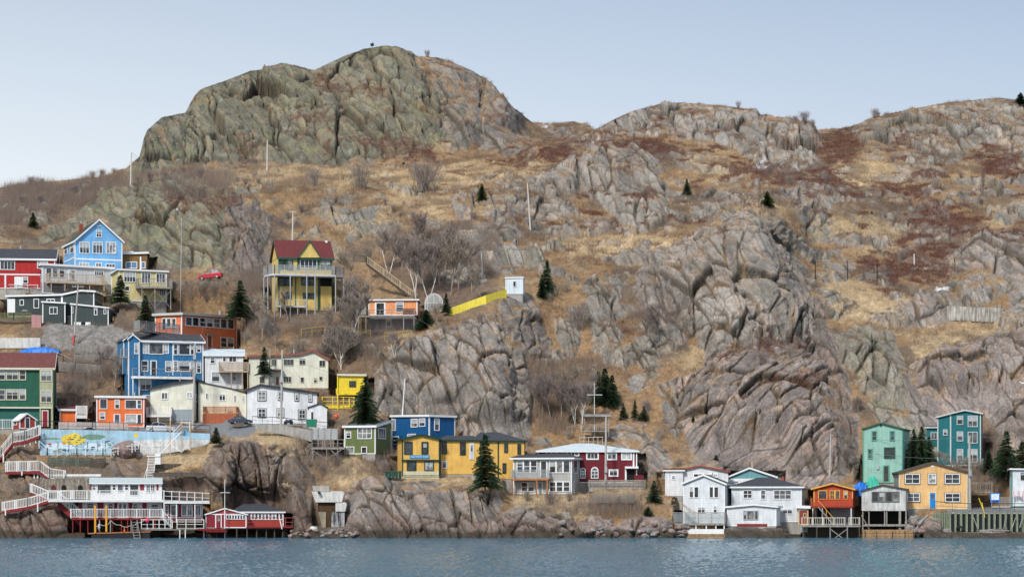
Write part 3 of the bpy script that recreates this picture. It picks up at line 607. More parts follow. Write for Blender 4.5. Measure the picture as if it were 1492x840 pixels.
# right continuation of the yellow house
def block(h,name,P_,line,base,D,m,rm=None,fascia=None,trim=None,hip=None,fd=2,oh=.3,mar=1.0):
    pts=[P_.uz(*q) for q in line]; zb=P_.uz((line[0][0]+line[-1][0])/2,base)[1]; u0,u1=pts[0][0],pts[-1][0]; ze=pts[0][1]
    t=MB(); t.prism([P_.w(u0,zb),P_.w(u1,zb)]+[P_.w(u,z) for u,z in reversed(pts)],-P_.n*D); o=t.build(name,m,h.o)
    f=MB(); P_.bx(f,u0+.05,u1-.05,zb-fd,zb-.004,-D,-.05); f.build('foundation',CONC,o)
    if rm is not None:
        r=MB(); z0=ze+.05
        if hip:
            x0,x1,y=hip; Pk=P_.off(-D/2); a=Pk.uz(x0,y);c=Pk.uz(x1,y); b=0
            r.v+=[tuple(P_.w(u0-oh,z0,oh)),tuple(P_.w(u1+oh,z0,oh)),tuple(P_.w(u1+oh,z0,-D-oh)),tuple(P_.w(u0-oh,z0,-D-oh)),tuple(P_.w(a[0],a[1],-D/2)),tuple(P_.w(c[0],a[1],-D/2))]
            r.f+=[(0,1,5,4),(1,2,5),(2,3,4,5),(3,0,4),(3,2,1,0)]
        else: P_.bx(r,u0-oh,u1+oh,z0,z0+.2,-D-oh,oh)
        r.build('roof',rm,o); f=MB(); P_.bx(f,u0-oh,u1+oh,ze-.15,ze+.045,-D-oh,oh); f.build('fascia',fascia or WHITE,o)
    if trim is not None:
        c=MB(); P_.bx(c,u0-.03,u0+.12,zb,ze-.16,-.12,.035); c.build('corner_board',trim,o); c=MB(); P_.bx(c,u1-.12,u1+.03,zb,ze-.16,-.12,.035); c.build('corner_board',trim,o)
    cs=[P_.w(u0-mar,0,mar),P_.w(u1+mar,0,mar),P_.w(u1+mar,0,-D-.5),P_.w(u0-mar,0,-D-.5)]
    PADS.append(([(c_.x,c_.y) for c_ in cs],zb,.3,max(q_[1] for q_ in pts)-.3)); CALM.append((line[0][0]-4,line[0][1]-14,line[-1][0]+4,base+12)); CUTS.append((line[0][0]-5,line[0][1]+1,line[-1][0]+5,base-1,max(P_.w(u0,0,-D).y,P_.w(u1,0,-D).y)+.6))
    return o
P2=h.F.off(-1.5); block(h,'middle_wing',P2,[(641,640.5),(700,641)],690,6,AMBER,SHING,DGT,DGT,hip=(650,690,634))
h.win(643.5,643,651,661,1,1,fr=DGT,pl=P2); h.win(670,643.5,678.5,662.5,1,1,fr=DGT,pl=P2); h.win(643.5,671,651.5,682,pl=P2,fr=WHITE); h.trim=WHITE; h.door(684,645,690.5,669,mat('white door leaf',(.6,.6,.6),.5),pl=P2); h.trim=DGT
P3=h.F.off(-2.8); block(h,'east_wing',P3,[(697,641.5),(765,643)],697,6,AMBER,SHING,DGT,DGT,hip=(700,726,629))
for a in((734.5,645,740,659,1,1),(753.6,646,759,661,1,1),(732,674,737.5,689,1,1)): h.win(*a,fr=DGT,pl=P3)
h.panel(725,642,727,697,DGT,'trim_board',pl=P3); h.stack(707.5,624,630,2.5,METAL,'vent')
# 20 grey house with orange-timber balcony
h=House('warm grey two-storey house with an orange timber glass balcony',[(748,667),(833,667)],719,GREYH,Y=Yof(790,718)+.3,D=8,side='R',spx=851,roof='hip',ridge=(762,826,660),oh=.5,found=CONC)
h.wins([(753,669.5,762.8,688.6,1,2),(762.8,669.5,772.8,688.6,1,2),(772.8,669.5,783,688.6,1,2)]); h.door(786.8,670,797.5,694.5); h.wins([(800.3,669.8,810.3,688.6),(810.3,669.8,820.5,688.6),(820.5,669.8,830.8,688.6)])
h.win(835,669,841,689,1,1,pl='R'); h.win(843.3,670,847,683,1,1,pl='R'); h.wins([(759,701.7,769,716,1,2),(769,701.7,779,716,1,2)]); h.door(783,701,790.8,717.5,mat('pale blue door',(.30,.40,.45),.5)); h.wins([(800.3,700.7,810.3,716,1,2),(810.3,700.7,820.5,716,1,2),(820.5,700.7,830.8,716,1,2)]); h.win(834.8,700,836.6,717,pl='R')
h.deck(744.8,799,684,696.5,1.5,ORTIM,'glass',posts=(746,781.5,797),yp=720,fl=2.5,rm=METAL,pw=.13)
# 21 dark red house
h=House('dark red house with white arched window and pale hip roof',[(784,656.5),(928,656.5)],703,MARN,Y=Yof(885,703)+1.5,D=8,side=None,roof='hip',ridge=(838,862,645.5),rm=ROOFL,oh=.35,found=CONC)
h.wins([(854,657.5,872.5,669.3,3,1),(884,657.5,899,669.8,2,1),(905,657.5,920.8,669.8,2,1),(886.7,683,901,693.8,2,1),(826,657,844,664,3)],fw=.2); h.wins([(795,657.5,812,663,2)])
h.win(861,685,872,696.5,2,2,arch=True); h.win(845,685,853.5,696.5,2,2,arch=True)
h.panel(910.5,679,930,682,WHITE,'porch_trim',o1=.9); h.panel(910.5,682,913,703,WHITE,'porch_trim',o1=.06); h.panel(913.2,682.2,924,703,DARKW,'porch_opening_shade',o1=.02); h.panel(922,657,924.3,679,WHITE,'trim_board')  # dark flat panel is the porch interior's shade, painted
t=MB(); h.F.off(1).pbx(t,924,691.5,938,701,-2,0); t.build('porch_wall',MARN,h.o)
h.deck(858,940,699,709,3.4,GREYW,'board',fl=7,posts=(858,880,900,920,939),yp=735)
h.stack(880,650,654,2,METAL,'vent')
# 22 white house with red roof edge
h=House('off-white gabled house with thin red roof edge behind the white houses',[(995,684),(1020,678.3),(1061,686.5)],735,WHT,Y=Yof(1020,735)+6,D=4,fascia=mat('red edge',(.30,.06,.05),.6),trim=None,th=.1,rm=MROOF2)
h.wins([(1010,689,1026,695,2),(1033,689.5,1046,695,2)])
Pw=h.F.off(.5); block(h,'side_block',Pw,[(969,684.5),(995,684)],722,3.5,WHT,MROOF2,WHITE); h.win(978,692,984.5,698,1,2,pl=Pw)
# 23 pale white-blue gable
h=House('pale blue-white gabled house with long tall windows above its waterside deck',[(995.5,704),(1025,692),(1056,704.5)],763,PALEB,Y=356.5,D=8,side='R',spx=1067,th=.16,trim=WHITE,padz=.5,fdepth=2)
h.wins([(1004,708,1011,725),(1011,708,1018.5,725),(1033,708,1040,725),(1040,708,1047.5,725)]); h.win(1016,737.6,1028,746.6,2); h.win(1039,736,1045.3,746.5,1,2)
h.deck(980,1056,746,761.5,3.2,GREYW,'glass',fl=3,posts=(),yp=770)
Pd=h.F.off(3.1); t=MB(); Pd.pbx(t,985,777.3,1057,779.5,-3,.1); Pd.pbx(t,985,780.2,1057,782.5,-3,.1); t.build('crib_beam',mat('tan crib timber',(.36,.22,.11),.85,.3,3),h.o)
t=MB(); Pd.pbx(t,983,770,1055,777,-3,0)
for x in(984,1000,1014,1029,1043,1055): Pd.pbx(t,x-.8,764,x+.8,770,-.3,0)
t.build('crib',WHTW,h.o)
t=MB()
for i in range(9):
    x=991+i*2.1; y=733+i*1.8; a=h.F.off(2.4); a.pbx(t,x,y,x+2.4,y+1,-.9,0)
t.build('stair_tread',GREYW,h.o); t=MB(); a0=h.F.off(2.4); rail(t,a0.hit(991,742),a0.hit(1013,757),1.1,'picket'); t.build('stair_railing',DECKW,h.o)
# 24 teal gable behind
h=House('dusty teal gabled house peeking over the white hip-roofed house',[(1059,695.5),(1092,682),(1130,694.5)],740,TEALP,Y=Yof(1090,735)+7,D=4,trim=WHITE,th=.15)
h.panel(1060,696.5,1130,704,WHITE,'trim_board',o1=.03); h.win(1069,699.5,1076,705,2,off=.03)
o,_=pole('small tan chimney pot behind the teal gable',1096,684,1096,671.5,Yof(1090,735)+10,.17,mat('tan clay',(.5,.38,.24),.8),cat='chimney pot',name='chimney_pot')
# 25 white hip house
h=House('white clapboard house with a dark hip roof near the water',[(1066,709),(1168,708.5)],760,PALEB,Y=357.5,D=9,side='R',spx=1172,roof='hip',ridge=(1104,1124,695),rm=SHING,oh=.4,padz=.6,fdepth=2)
h.wins([(1082.6,713,1096.2,725.5,2,2),(1108,713,1115.7,727,1,2),(1127,713,1153.3,727,3,2),(1140,740.5,1155,748.5,2)])
# 26 white annex
h=House('low white clapboard annex with wide window on the rock edge',[(1059.5,738.5),(1099,735),(1131,738)],766,PALEB,Y=353.5,D=3.6,side='R',spx=1137,th=.14,rm=SHING,cat='annex',name='annex',padz=1.2,fdepth=1.5,calm=False)
h.wins([(1083,743,1088,756.6),(1088,743,1099.5,756.6),(1099.5,743,1105,756.6)],fr=mat('grey frame',(.35,.35,.35),.5)); h.panel(1074,762.3,1118,765.8,REDB,'red_sill',o1=.05); h.door(1131.5,744,1135.5,765,WHITE,pl='R',glass=False)
# 27 red shed with sign
h=House('narrow dark red shed with white name board by the white house',[(1163.5,739),(1177.5,739.5)],764.5,mat('dark red shed boards',(.24,.045,.035),.8,.15,2,kind='vert'),Y=354.5,D=2.5,cat='shed',name='shed',trim=mat('tan edge',(.55,.40,.22),.7),th=.3,padz=.8,fdepth=1)
sg=h.panel(1164.6,739.6,1175,742.6,WHITE,'sign',o0=.004,o1=.06); text_mesh('THE ROCK',.2,h.F,1169.8,741.1,.065,BLACK,sg,width=.85)
h.win(1170,747,1175,752.3,fr=h.trim)
# 28 red-orange stilt house
h=House('red-orange gabled cabin on stilts with yellow trim and balcony',[(1185.5,711.5),(1213,704.3),(1242.5,712)],739,REDOR,Y=355.5,D=6,side='R',spx=1247,trim=YELT,fascia=YELT,th=.12,padz=.6,found=None,oh=.35)
h.win(1192,713.5,1205.5,727,1,fr=YELT); h.wins([(1208.8,713.5,1216.3,727,2,2),(1216.3,713.5,1224,727,1,1)]); h.win(1229,714,1235.5,727,fr=YELT)
h.deck(1182,1242,726,737.5,1.3,REDB,'open',fl=1.6,rm=REDOR,posts=(1184,1198,1240),yp=765,pm=WHTW)
t=MB(); h.F.pbx(t,1187,739,1241,764,-5.8,-1.2); t.build('lower_room',GREYUND,h.o)
h.panel(1190,741,1196,763,DARKW,'opening_shade',o0=-1.19,o1=-1.15); h.panel(1200,741,1208,763,DARKW,'opening_shade',o0=-1.19,o1=-1.15)
t=MB(); P_=h.F.off(2.4)
for i in range(13):
    x=1193+i*1.75; y=738+i*2.1; P_.pbx(t,x,y,x+2.2,y+.7,-.8,0)
t.bar(P_.hit(1192,738),P_.hit(1216,766),.08); t.build('stair',GREYW,h.o); t=MB(); t.bar(P_.hit(1192,728),P_.hit(1216,756),.05);t.bar(P_.hit(1204,742),P_.hit(1204,752),.05); t.build('handrail',YELT,h.o)
Pw=h.F.off(4.6); t=MB(); Pw.pbx(t,1166,764.5,1253,767,-3,0); dk=t.build('wharf_deck',GREYW,h.o)
t=MB(); rail(t,Pw.hit(1168,764.5),Pw.hit(1231,764.5),1.05,'picket',sp=.3); rail(t,Pw.hit(1237,764.5),Pw.hit(1252.5,764.5),1.05,'picket',sp=.3); t.build('railing',mat('cream pickets',(.60,.55,.45),.7),dk)
t=MB()
for x in(1209.5,1234.5): t.bar(Pw.hit(x,789),Pw.hit(x,767),.1)
t.bar(Pw.hit(1210,788),Pw.hit(1234,770),.07);t.bar(Pw.hit(1210,770),Pw.hit(1234,788),.07); 
t.build('crossed_pile',GREYW,dk); t=MB()
for x in(1170,1190,1252): t.bar(Pw.hit(x,790),Pw.hit(x,767),.12)
t.build('pile',mat('wet timber',(.07,.055,.04),.8),dk); t=MB(); Pw.pbx(t,1168,768,1250,786,-3,-2.4); t.build('crib',mat('wet timber',(.07,.055,.04),.8),dk)
# 29 weathered shed on stilts
h=House('weathered white boat shed on stilts with dark window band',[(1255.5,714.5),(1286,706),(1319.5,712)],743.5,WEATH,Y=354.8,D=5.5,side='R',spx=1323,trim=None,fascia=mat('dark edge',(.06,.055,.05),.8),th=.08,padz=.7,found=None,cat='boat shed',name='boat_shed',rm=SHING,oh=.2)
h.wins([(1270+i*10.1,715.5,1280.3+i*10.1,730.8,1,1) for i in range(4)],fr=mat('grey green frame',(.13,.15,.14),.6))
for x,yb in((1257,772),(1266,766),(1289,766),(1292,766),(1311,774),(1320,766)):
    t=MB(); t.bar(h.F.off(-.2).hit(x,yb),h.F.off(-.2).hit(x,743.5),.11 if x!=1311 else .22); t.build('stilt',GREYW,h.o)
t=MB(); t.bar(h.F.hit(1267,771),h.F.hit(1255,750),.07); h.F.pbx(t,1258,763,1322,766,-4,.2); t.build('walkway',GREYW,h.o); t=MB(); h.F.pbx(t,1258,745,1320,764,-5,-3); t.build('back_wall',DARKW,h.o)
# timber crib wall
r_=thing('crib_wall',tuple(W(1294,788,350.6)),'low tan timber crib at the waterline under the boat shed','crib'); P_=Plane(0,350.6,0)
for i in range(3):
    t=MB(); P_.pbx(t,1257,771+i*5.2,1332,775.8+i*5.2,-2,0); t.build('beam',mat('tan crib timber',(.36,.22,.11),.85,.3,3),r_)
t=MB()
for x in(1260,1277,1300,1318,1330): P_.pbx(t,x,773,x+1,785,0,.06)
t.build('bolt',BLACK,r_)
# 30 mint
h=House('tall mint green gabled house standing behind the boat shed',[(1257.5,624.5),(1284,616.5),(1315,624.5)],703,MINT,Y=Yof(1287,703)-1,D=7,side='R',spx=1325,trim=mat('mint corner',(.10,.32,.24),.6),fascia=GRT,th=.1,rm=SHING,oh=.2)
h.wins([(1270,627,1278,642,1,2),(1296,627,1304,642,1,2),(1264,653,1272,668.5,1,2)],fw=.15); h.win(1288,651,1304.5,667.5,2,2,fr=GRT,fw=.16); h.door(1286.5,677,1296,700,mat('dark door',(.05,.05,.045),.5)); h.panel(1282.3,616.8,1285.2,621.5,GRT,'vent')
t=MB(); h.F.pbx(t,1279.3,646,1279.9,678,.005,.05); h.F.pbx(t,1277.5,678,1281,683,.005,.2); t.build('meter_box',METAL,h.o)
# 31 teal tower
h=House('tall teal house with grey trim high on the right slope',[(1366,607.5),(1385,602.5),(1406,597.5),(1429,602)],678,TEAL,Y=Yof(1400,678),D=6,side='R',spx=1431.5,trim=mat('pale grey trim',(.50,.53,.53),.6),fascia=mat('pale grey trim',(.5,.53,.53)),th=.12,rm=SHINGG)
h.panel(1384,602,1386,676,h.trim,'trim_board'); h.wins([(1394,605,1403.5,618.3),(1410,605,1424.5,621.5,2),(1374,625,1380.6,634),(1394,628,1403.5,642.3),(1410,628.5,1424.5,645.5,2),(1394,653.5,1403.5,673,1),(1410,653.5,1424.5,673,2)])
Pw=h.F.off(-1); block(h,'west_wing',Pw,[(1350,622),(1366,619)],650,4,TEAL,SHINGG,h.trim); h.win(1356,629,1366,640,2,pl=Pw)
h.stack(1425,594,601,2,METAL,'flue_pipe',k=2); h.deck(1396,1432,668,676,1.2,GREYW,'picket',posts=(1400,1416,1430),yp=690)
# 32 apricot house
h=House('apricot yellow two-storey house with bright blue door',[(1310,687.5),(1358.5,673.8),(1409.5,687.5)],741,PEACH,Y=358.5,D=7,side='L',spx=1302,trim=mat('cream corner',(.66,.6,.42),.6),fascia=mat('dark brown edge',(.10,.075,.06),.7),th=.12,rm=SHING)
for a in((1317.7,689,1341,705,2,2),(1351.7,689,1364.6,705,1,2),(1375.8,689,1399,705,2,2),(1321,717,1341,731,2,2),(1376,717,1399.6,731.5,2,2)): h.win(*a,fr=BLACK,fw=.06); x0,y0,x1,y1=a[:4]; h.win(x0+.6,y0+.6,x1-.6,y1-.6,*a[4:],off=.07,fr=WHITE,fw=.12)
h.door(1353,716,1364.5,739.5,mat('bright blue door',(.01,.22,.62),.45,.05)); u,z=h.F.uz(1358.5,678.5); t=MB(); t.bar(h.F.w(u,z,.004),h.F.w(u,z,.05),.2,.2,10); t.build('vent',WHITE,h.o)
# side wall in grey boards
h.panel(1302.5,689.5,1309.3,740,GREYW,'side_boards',pl='L',o1=.02)
# 33 pale house cut by right edge
h=House('pale blue-white house with green corner at right edge',[(1474,683),(1560,684)],738,PALEB,Y=Yof(1500,738)-.3,D=7,side='L',spx=1471,trim=mat('green corner',(.03,.2,.15),.6),th=.1)
h.win(1487,688,1500,698.5,2,fr=SLATE,fw=.05); h.win(1520,690,1540,705,2)
# 34 Victorian yellow
h=House('yellow house with maroon roof, green trim and tall stilted balconies',[(406,375.5),(484,376.5)],452,VYEL,Y=Yof(445,452),D=7,side='L',spx=396,roof='gable',ridge=(402,480,352),rm=MROOF,fascia=GRT,trim=GRT,oh=.3,fdepth=2)
# cross gable
P_=h.F.off(.5); pts=[P_.uz(434,375),P_.uz(451,351.5),P_.uz(466.5,375)]
t=MB(); t.prism([P_.w(*pts[0]),P_.w(*pts[2]),P_.w(*pts[1])],-P_.n*3.6); g=t.build('gable',VYEL,h.o)
t=MB(); f_=MB()
for a,b in((pts[0],pts[1]),(pts[2],pts[1])):
    ea=(a[0]+(a[0]-b[0])*.08,a[1]+(a[1]-b[1])*.08)
    t.hexa([P_.w(*ea,.15),P_.w(b[0],b[1],.15),P_.w(b[0],b[1],-3.6),P_.w(*ea,-3.6),P_.w(ea[0],ea[1]+.16,.15),P_.w(b[0],b[1]+.16,.15),P_.w(b[0],b[1]+.16,-3.6),P_.w(ea[0],ea[1]+.16,-3.6)])
    f_.hexa([P_.w(ea[0],ea[1]-.1,.2),P_.w(b[0],b[1]-.1,.2),P_.w(b[0],b[1]-.1,.153),P_.w(ea[0],ea[1]-.1,.153),P_.w(ea[0],ea[1]+.2,.2),P_.w(b[0],b[1]+.2,.2),P_.w(b[0],b[1]+.2,.153),P_.w(ea[0],ea[1]+.2,.153)])
t.build('roof',MROOF,g); f_.build('fascia',GRT,g)
h.win(410,377.5,417.8,392,1,2,fr=GRT); h.door(418.5,377,426.8,393.5); h.panel(406.5,376.5,409.8,393,GRT,'shutter'); h.win(437,377.5,462,391,4,1,fr=WHITE); h.panel(433,376.5,436.6,393,GRT,'shutter'); h.panel(462.5,376.5,466,393,GRT,'shutter'); h.win(467,378.5,482,392,2,fr=GRT)
for a in((404.8,400,426,416.7,3,1),(439,400.5,458.5,416,3,1),(415,425.5,425,435,1,1),(441,426.5,458,435,2,1)): h.win(*a,fr=GRT)
h.panel(430,400,431.5,452,GRT,'trim_board'); h.panel(463,400,466,452,GRT,'trim_board'); h.panel(466.3,400,484,450,DARKW,'porch_shade_panel',o1=.02); h.panel(467,417,483,450,VYEL,'porch_wall',o0=.022,o1=.05)  # dark panel paints the porch shade onto the flat wall
h.stack(475,350.5,362,3.2,WHITE,'flue')
# wrap balcony with canted ends
r=MB(); fl=MB(); P_=h.F.off(2.6); zf=P_.uz(445,399)[1]; zr=P_.uz(445,387)[1]
ua=P_.uz(400,399)[0]; ub=P_.uz(489,399)[0]; ring=[h.F.w(h.u0-2.2,zf,-1.2),h.F.w(h.u0-1.9,zf,1.0),P_.w(ua,zf),P_.w(ub,zf),h.F.w(h.u1+1.7,zf,1.2),h.F.w(h.u1+1.9,zf,-1.5)]
inner=[h.F.w(h.u0,zf,-1.2),h.F.w(h.u1,zf,-1.5)]
fl.prism([p-Vector((0,0,.32)) for p in ring+[h.F.w(h.u1,zf,-1.5),h.F.w(h.u1,zf,.02),h.F.w(h.u0,zf,.02),h.F.w(h.u0,zf,-1.2)]],(0,0,.32)); dk=fl.build('balcony',mat('pale grey paint',(.50,.52,.53),.6),h.o)
for a,b in zip(ring[:-1],ring[1:]): rail(r,a,b,zr-zf,'two')
rl=r.build('railing',METAL,dk); g=MB()
for a,b in zip(ring[:-1],ring[1:]): glasspanel(g,a,b,zr-zf)
g.build('glass_panel',PALEGLASS,rl)
for p,yb in((ring[0],460),(ring[1],455),(ring[2],462),(P_.hit(423,399),470),(P_.hit(447,399),470),(P_.hit(459,399),455),(ring[3],455),(ring[4],452),(ring[5],452)):
    t=MB(); q=Vector(p); q.z=zf-.33; bz=CH+(HY-yb)*q.y/F; t.bar(Vector((q.x,q.y,bz-2)),q,.11,.11,6); t.build('post',METAL,dk)
h.deck(405,447,436.5,445,2.2,mat('pale grey paint',(.5,.52,.53)),'two',fl=2.5,posts=(409,434),yp=462)
# 35 peach cabin
h=House('small peach-orange cabin with grey underfloor near diagonal stairs',[(537,437.5),(608,437)],459,PEACHO,Y=Yof(570,470)-1,D=6,side='R',spx=611,rm=SHING,th=.12,trim=WHITE,padz=None,found=None)
PADS[-1]=(PADS[-1][0],W(570,482,h.Y).z,.3,PADS[-1][3]); h.door(546,440.5,562,458); h.win(576.5,440,588.3,454.5,1,2)
t=MB(); h.F.pbx(t,537,461,606,482,-5.8,-.3); t.build('underfloor',GREYUND,h.o); h.win(562,464,570,476,1,1,off=-.3); h.deck(520,604,451,459.5,1.8,GREYW,'two',fl=2,posts=(522,533,588,603),yp=484)
t=MB(); h.F.off(1).pbx(t,520.5,444,533.5,459,-.2,0); t.build('screen',mat('grey boards',(.3,.28,.255),kind='vert'),h.o); t=MB(); h.F.off(1.7).pbx(t,587,449,605,458,-.1,0); t.build('screen',mat('brown red boards',(.22,.08,.05),.8,.2,3,kind='vert'),h.o)
# light blue hut
h=House('tiny light blue hut perched on rock crest by yellow fence',[(736.5,405),(762,404.3)],428,LBLUE,Y=Yof(750,428)-2.0,D=2.6,side='R',spx=764,trim=LBLUE,fascia=WHITE,rm=WHITE,th=.1,oh=.08,cat='hut',name='hut',fdepth=3,mar=.3)
h.win(747,409,752.3,418,1,1)

CUTS.append((1150,766,1345,830,357)); CUTS.append((980,764,1057,830,354.6))

CUTS.append((516,438,614,481,Yof(570,470)+6)); CALM.append((514,430,616,490)); CALM.append((1055,652,1140,700)); CUTS.append((386,396,504,452,Yof(445,452)+7.6)); CALM.append((384,396,506,466))
# ------------------------------------------------------------------ waterfront restaurant, boathouse, walks and walls
WB=mat('white boards',(.72,.72,.71),.6,.1,2,kind='clap'); REDW=mat('claret boards',(.26,.022,.035),.6,.12,2); 
h=House('long two-storey white and claret waterfront house with decks over the water',[(115,730.5),(238,731.5)],756,WB,Y=352.6,D=5,roof='follow',rm=WB,th=.08,oh=.05,found=None,trim=None,padz=.8,yaw=R(9),fdepth=1)
for x0,x1 in((104,120),(142,151),(166.5,170.5),(187,192.6),(207.4,214),(236,238.5)): h.panel(x0 if x0>115 else 115.2,731,x1,754,REDW,'red_panel')
h.wins([(125.8,731.5,137,740.5,1,2),(157,732,165.3,741.5,1,2),(193,732,201.3,741.5,1,2),(219.5,733,231.3,743.5,1,2)])
dr=h.panel(170.8,731,187.2,754,WHITE,'door',o1=.08)
for x in(175.3,181.7):
    t=MB(); P_=h.F; u,z=P_.uz(x,737.2); t.prism([P_.w(u+.17*math.cos(a*math.pi/5),z+.42*math.sin(a*math.pi/5),.085) for a in range(10)],P_.n*.02); t.build('pane',GLASS,dr)
# upper storey
P_=h.F.off(-1.0); o_=block(h,'upper_storey',P_,[(131.5,704),(236,705)],730,4,WB,None); 
t=MB(); pe=[P_.uz(130,704),P_.uz(237,704.5)]; a,b=pe; zr=P_.off(-2).uz(183,697)[1]; 
for o1 in(.35,-4.35): t.hexa([P_.w(a[0],a[1]-.02,o1),P_.w(b[0],a[1]-.02,o1),P_.w(b[0],zr,-2),P_.w(a[0],zr,-2),P_.w(a[0],a[1]+.08,o1),P_.w(b[0],a[1]+.08,o1),P_.w(b[0],zr+.18,-2),P_.w(a[0],zr+.18,-2)])
rf=t.build('roof',mat('sage grey metal roof',(.42,.47,.46),.5,.1,2),o_); t=MB(); P_.bx(t,a[0],b[0],a[1]-.04,a[1]+.09,.353,.4); t.build('fascia',WHITE,rf)
t=MB(); t.prism([P_.w(b[0]-.1,a[1]-.1,0),P_.w(b[0]-.1,zr,-2),P_.w(b[0]-.1,a[1]-.1,-4)],P_.d*.09); t.build('gable',REDW,o_)
for x0,x1 in((131.6,133.5),(204,210),(228,231)): h.panel(x0,704.5,x1,714,REDW,'red_panel',pl=P_)
h.wins([(134,705,139.6,713.5,1,2),(141.5,705,162,718,1,1),(163.5,705,168.8,713.5,1,2),(171,705,179.6,716),(181.5,705,187.2,713.5,1,2),(189,705,202,721,1,2),(212.8,705.5,219,717,2,2),(219,705.5,225.5,717,2,2)],pl=P_,fw=.06)
# east wing
PE=h.F.off(.5); block(h,'east_wing',PE,[(239.5,731),(295,731)],757.5,5,REDW,None,trim=WHITE,fd=.3)
h.wins([(240.4,735,245.6,750,1,2),(248,734,259.2,751.5),(264,734,272.3,751.5,2),(272.3,734,280.8,751.5,2),(283,734,293.3,751.5,3)],pl=PE,fw=.16); h.panel(240,752.5,295,754,WHITE,'trim_board',pl=PE)
# decks
dk,Pd,zf=h.deck(70,239,714,727.5,2.0,WHTW,'picket',fl=3.2,ends=False,rm=WHTW,sp=.22)
t=MB(); Pr_=h.F.off(2.5); Pr_.pbx(t,239,729,306,733,-4.5,0); d2=t.build('terrace',WHTW,h.o); t=MB()
rail(t,Pr_.hit(239,729),Pr_.hit(306,732),1.35,'open',post=1.1); rail(t,Pr_.hit(306,732),Pr_.off(-4).hit(306,732),1.35,'open'); t.build('railing',WHTW,d2)
for x in(239,257,284): t=MB(); t.bar(Pr_.off(-.2).hit(x,760),Pr_.off(-.2).hit(x,731),.09); t.build('post',WHTW,d2)
t=MB(); Pr_.off(-1.5).pbx(t,258,716,259.5,716.5,0,0.01); t=MB()
dk,Pd,zf=h.deck(103,237,741,754,1.7,REDB,'picket',fl=2.6,rm=WHTW,sp=.22,posts=(106,117,128,140,164,177,186,206,226),yp=776,pm=REDB)
PL=h.F.off(3.0); t=MB(); PL.pbx(t,205,770,262,771.8,-2.5,0); PL.pbx(t,262,770,298,771,-2.5,0); lp=t.build('landing',GREYW,h.o); t=MB(); rail(t,PL.hit(206,770),PL.hit(249,770),1.3,'open',post=.9); rail(t,PL.hit(258,770),PL.hit(297,770),1.3,'open',post=1.4); t.build('railing',WHTW,lp)
t=MB(); a,b=PL.hit(236,754),PL.hit(251,769)
rail(t,a,b,1.1,'picket',sp=.3); t.build('stair_railing',WHTW,lp); t=MB()
for i in range(8): q=a.lerp(b,i/8); t.box((q.x,q.y+.5,q.z),(.35,1.0,.06))
t.build('stair_tread',WHTW,lp)
for x in(262,270,297): t=MB(); t.bar(PL.hit(x,784),PL.hit(x,771),.09); t.build('post',WHTW,lp)
# floating dock
r_=thing('floating_dock',tuple(W(173,780,349.6)),'low dark floating dock with two orange piles and rope rail','dock')
t=MB(); P0=Plane(0,349.4,0); t.hexa([P0.w((128-CX)*349.4/F,.55,0),P0.w((219-CX)*349.4/F,.8,0),P0.w((219-CX)*349.4/F,.8,-2.2),P0.w((128-CX)*349.4/F,.55,-2.2),P0.w((128-CX)*349.4/F,.7,0),P0.w((219-CX)*349.4/F,.95,0),P0.w((219-CX)*349.4/F,.95,-2.2),P0.w((128-CX)*349.4/F,.7,-2.2)]); t.build('platform',ORTIM,r_)
t=MB(); P0.pbx(t,133,775.5,218,786,-2.0,-.1); t.build('float',mat('black float',(.015,.015,.017),.6),r_)
for x,y0,y1 in((138.7,736,776),(155,736,774)): t=MB(); t.bar(P0.hit(x,y1),P0.hit(x,y0),.17); t.build('pile',mat('orange pile',(.70,.33,.03),.6,.12,2),r_)
t=MB(); pts=[(138,765),(145,762),(155,763),(161,757),(175,764),(190,765),(200,760),(212,755)]
for a,b in zip(pts[:-1],pts[1:]):
    for k in range(3):
        f0,f1_=k/3,(k+1)/3; sg=lambda f:-4*f*(1-f)*.25; A=P0.hit(*a).lerp(P0.hit(*b),f0);B=P0.hit(*a).lerp(P0.hit(*b),f1_); A.z+=sg(f0);B.z+=sg(f1_); t.bar(A,B,.03)
t.build('rope',WHTW,r_)
for x in(145,161,191,200): t=MB(); t.bar(P0.hit(x,774),P0.hit(x,757),.09); t.build('post',GREYW,r_)
t=MB(); P1=P0.off(.5)
for dx in(0,9): t.bar(P1.hit(196+dx,786),P1.hit(191+dx,758),.07)
for i in range(7): y=760+i*3.8; x=191.5+i*.7; t.bar(P1.hit(x,y),P1.hit(x+9,y),.045)
solo(t,'ladder',GREYW,'grey wooden ladder leaning from the floating dock into the water','ladder')
t=MB()
def ball(t,c,r,n=8,m=5,sq=1):
    c=Vector(c); b=len(t.v)
    for i in range(m+1):
        ph=math.pi*i/m
        for k in range(n): a=2*math.pi*k/n; t.v.append((c.x+r*math.sin(ph)*math.cos(a),c.y+r*math.sin(ph)*math.sin(a),c.z+r*sq*math.cos(ph)))
    for i in range(m):
        for k in range(n): j=(k+1)%n; t.f.append((b+i*n+k,b+(i+1)*n+k,b+(i+1)*n+j,b+i*n+j))
ball(t,PL.off(.2).hit(214.5,757.5),.29,10,6,1.15); solo(t,'buoy',mat('pink buoy',(.75,.06,.16),.45,.05),'bright pink buoy hanging on the white landing rail','buoy',smooth=True)
t=MB(); t.bar(P0.off(.0).hit(181.3,774),P0.hit(181.3,767),.12,.03,8); solo(t,'traffic_cone',mat('orange cone',(.8,.2,.03),.5),'small orange cone on the floating dock','cone')
t=MB(); ball(t,P0.hit(144.5,767),.2,8,6,2.4); solo(t,'dock_fender',mat('grey fender',(.4,.41,.42),.5),'pale grey fender hanging beside the left orange pile','fender',smooth=True)
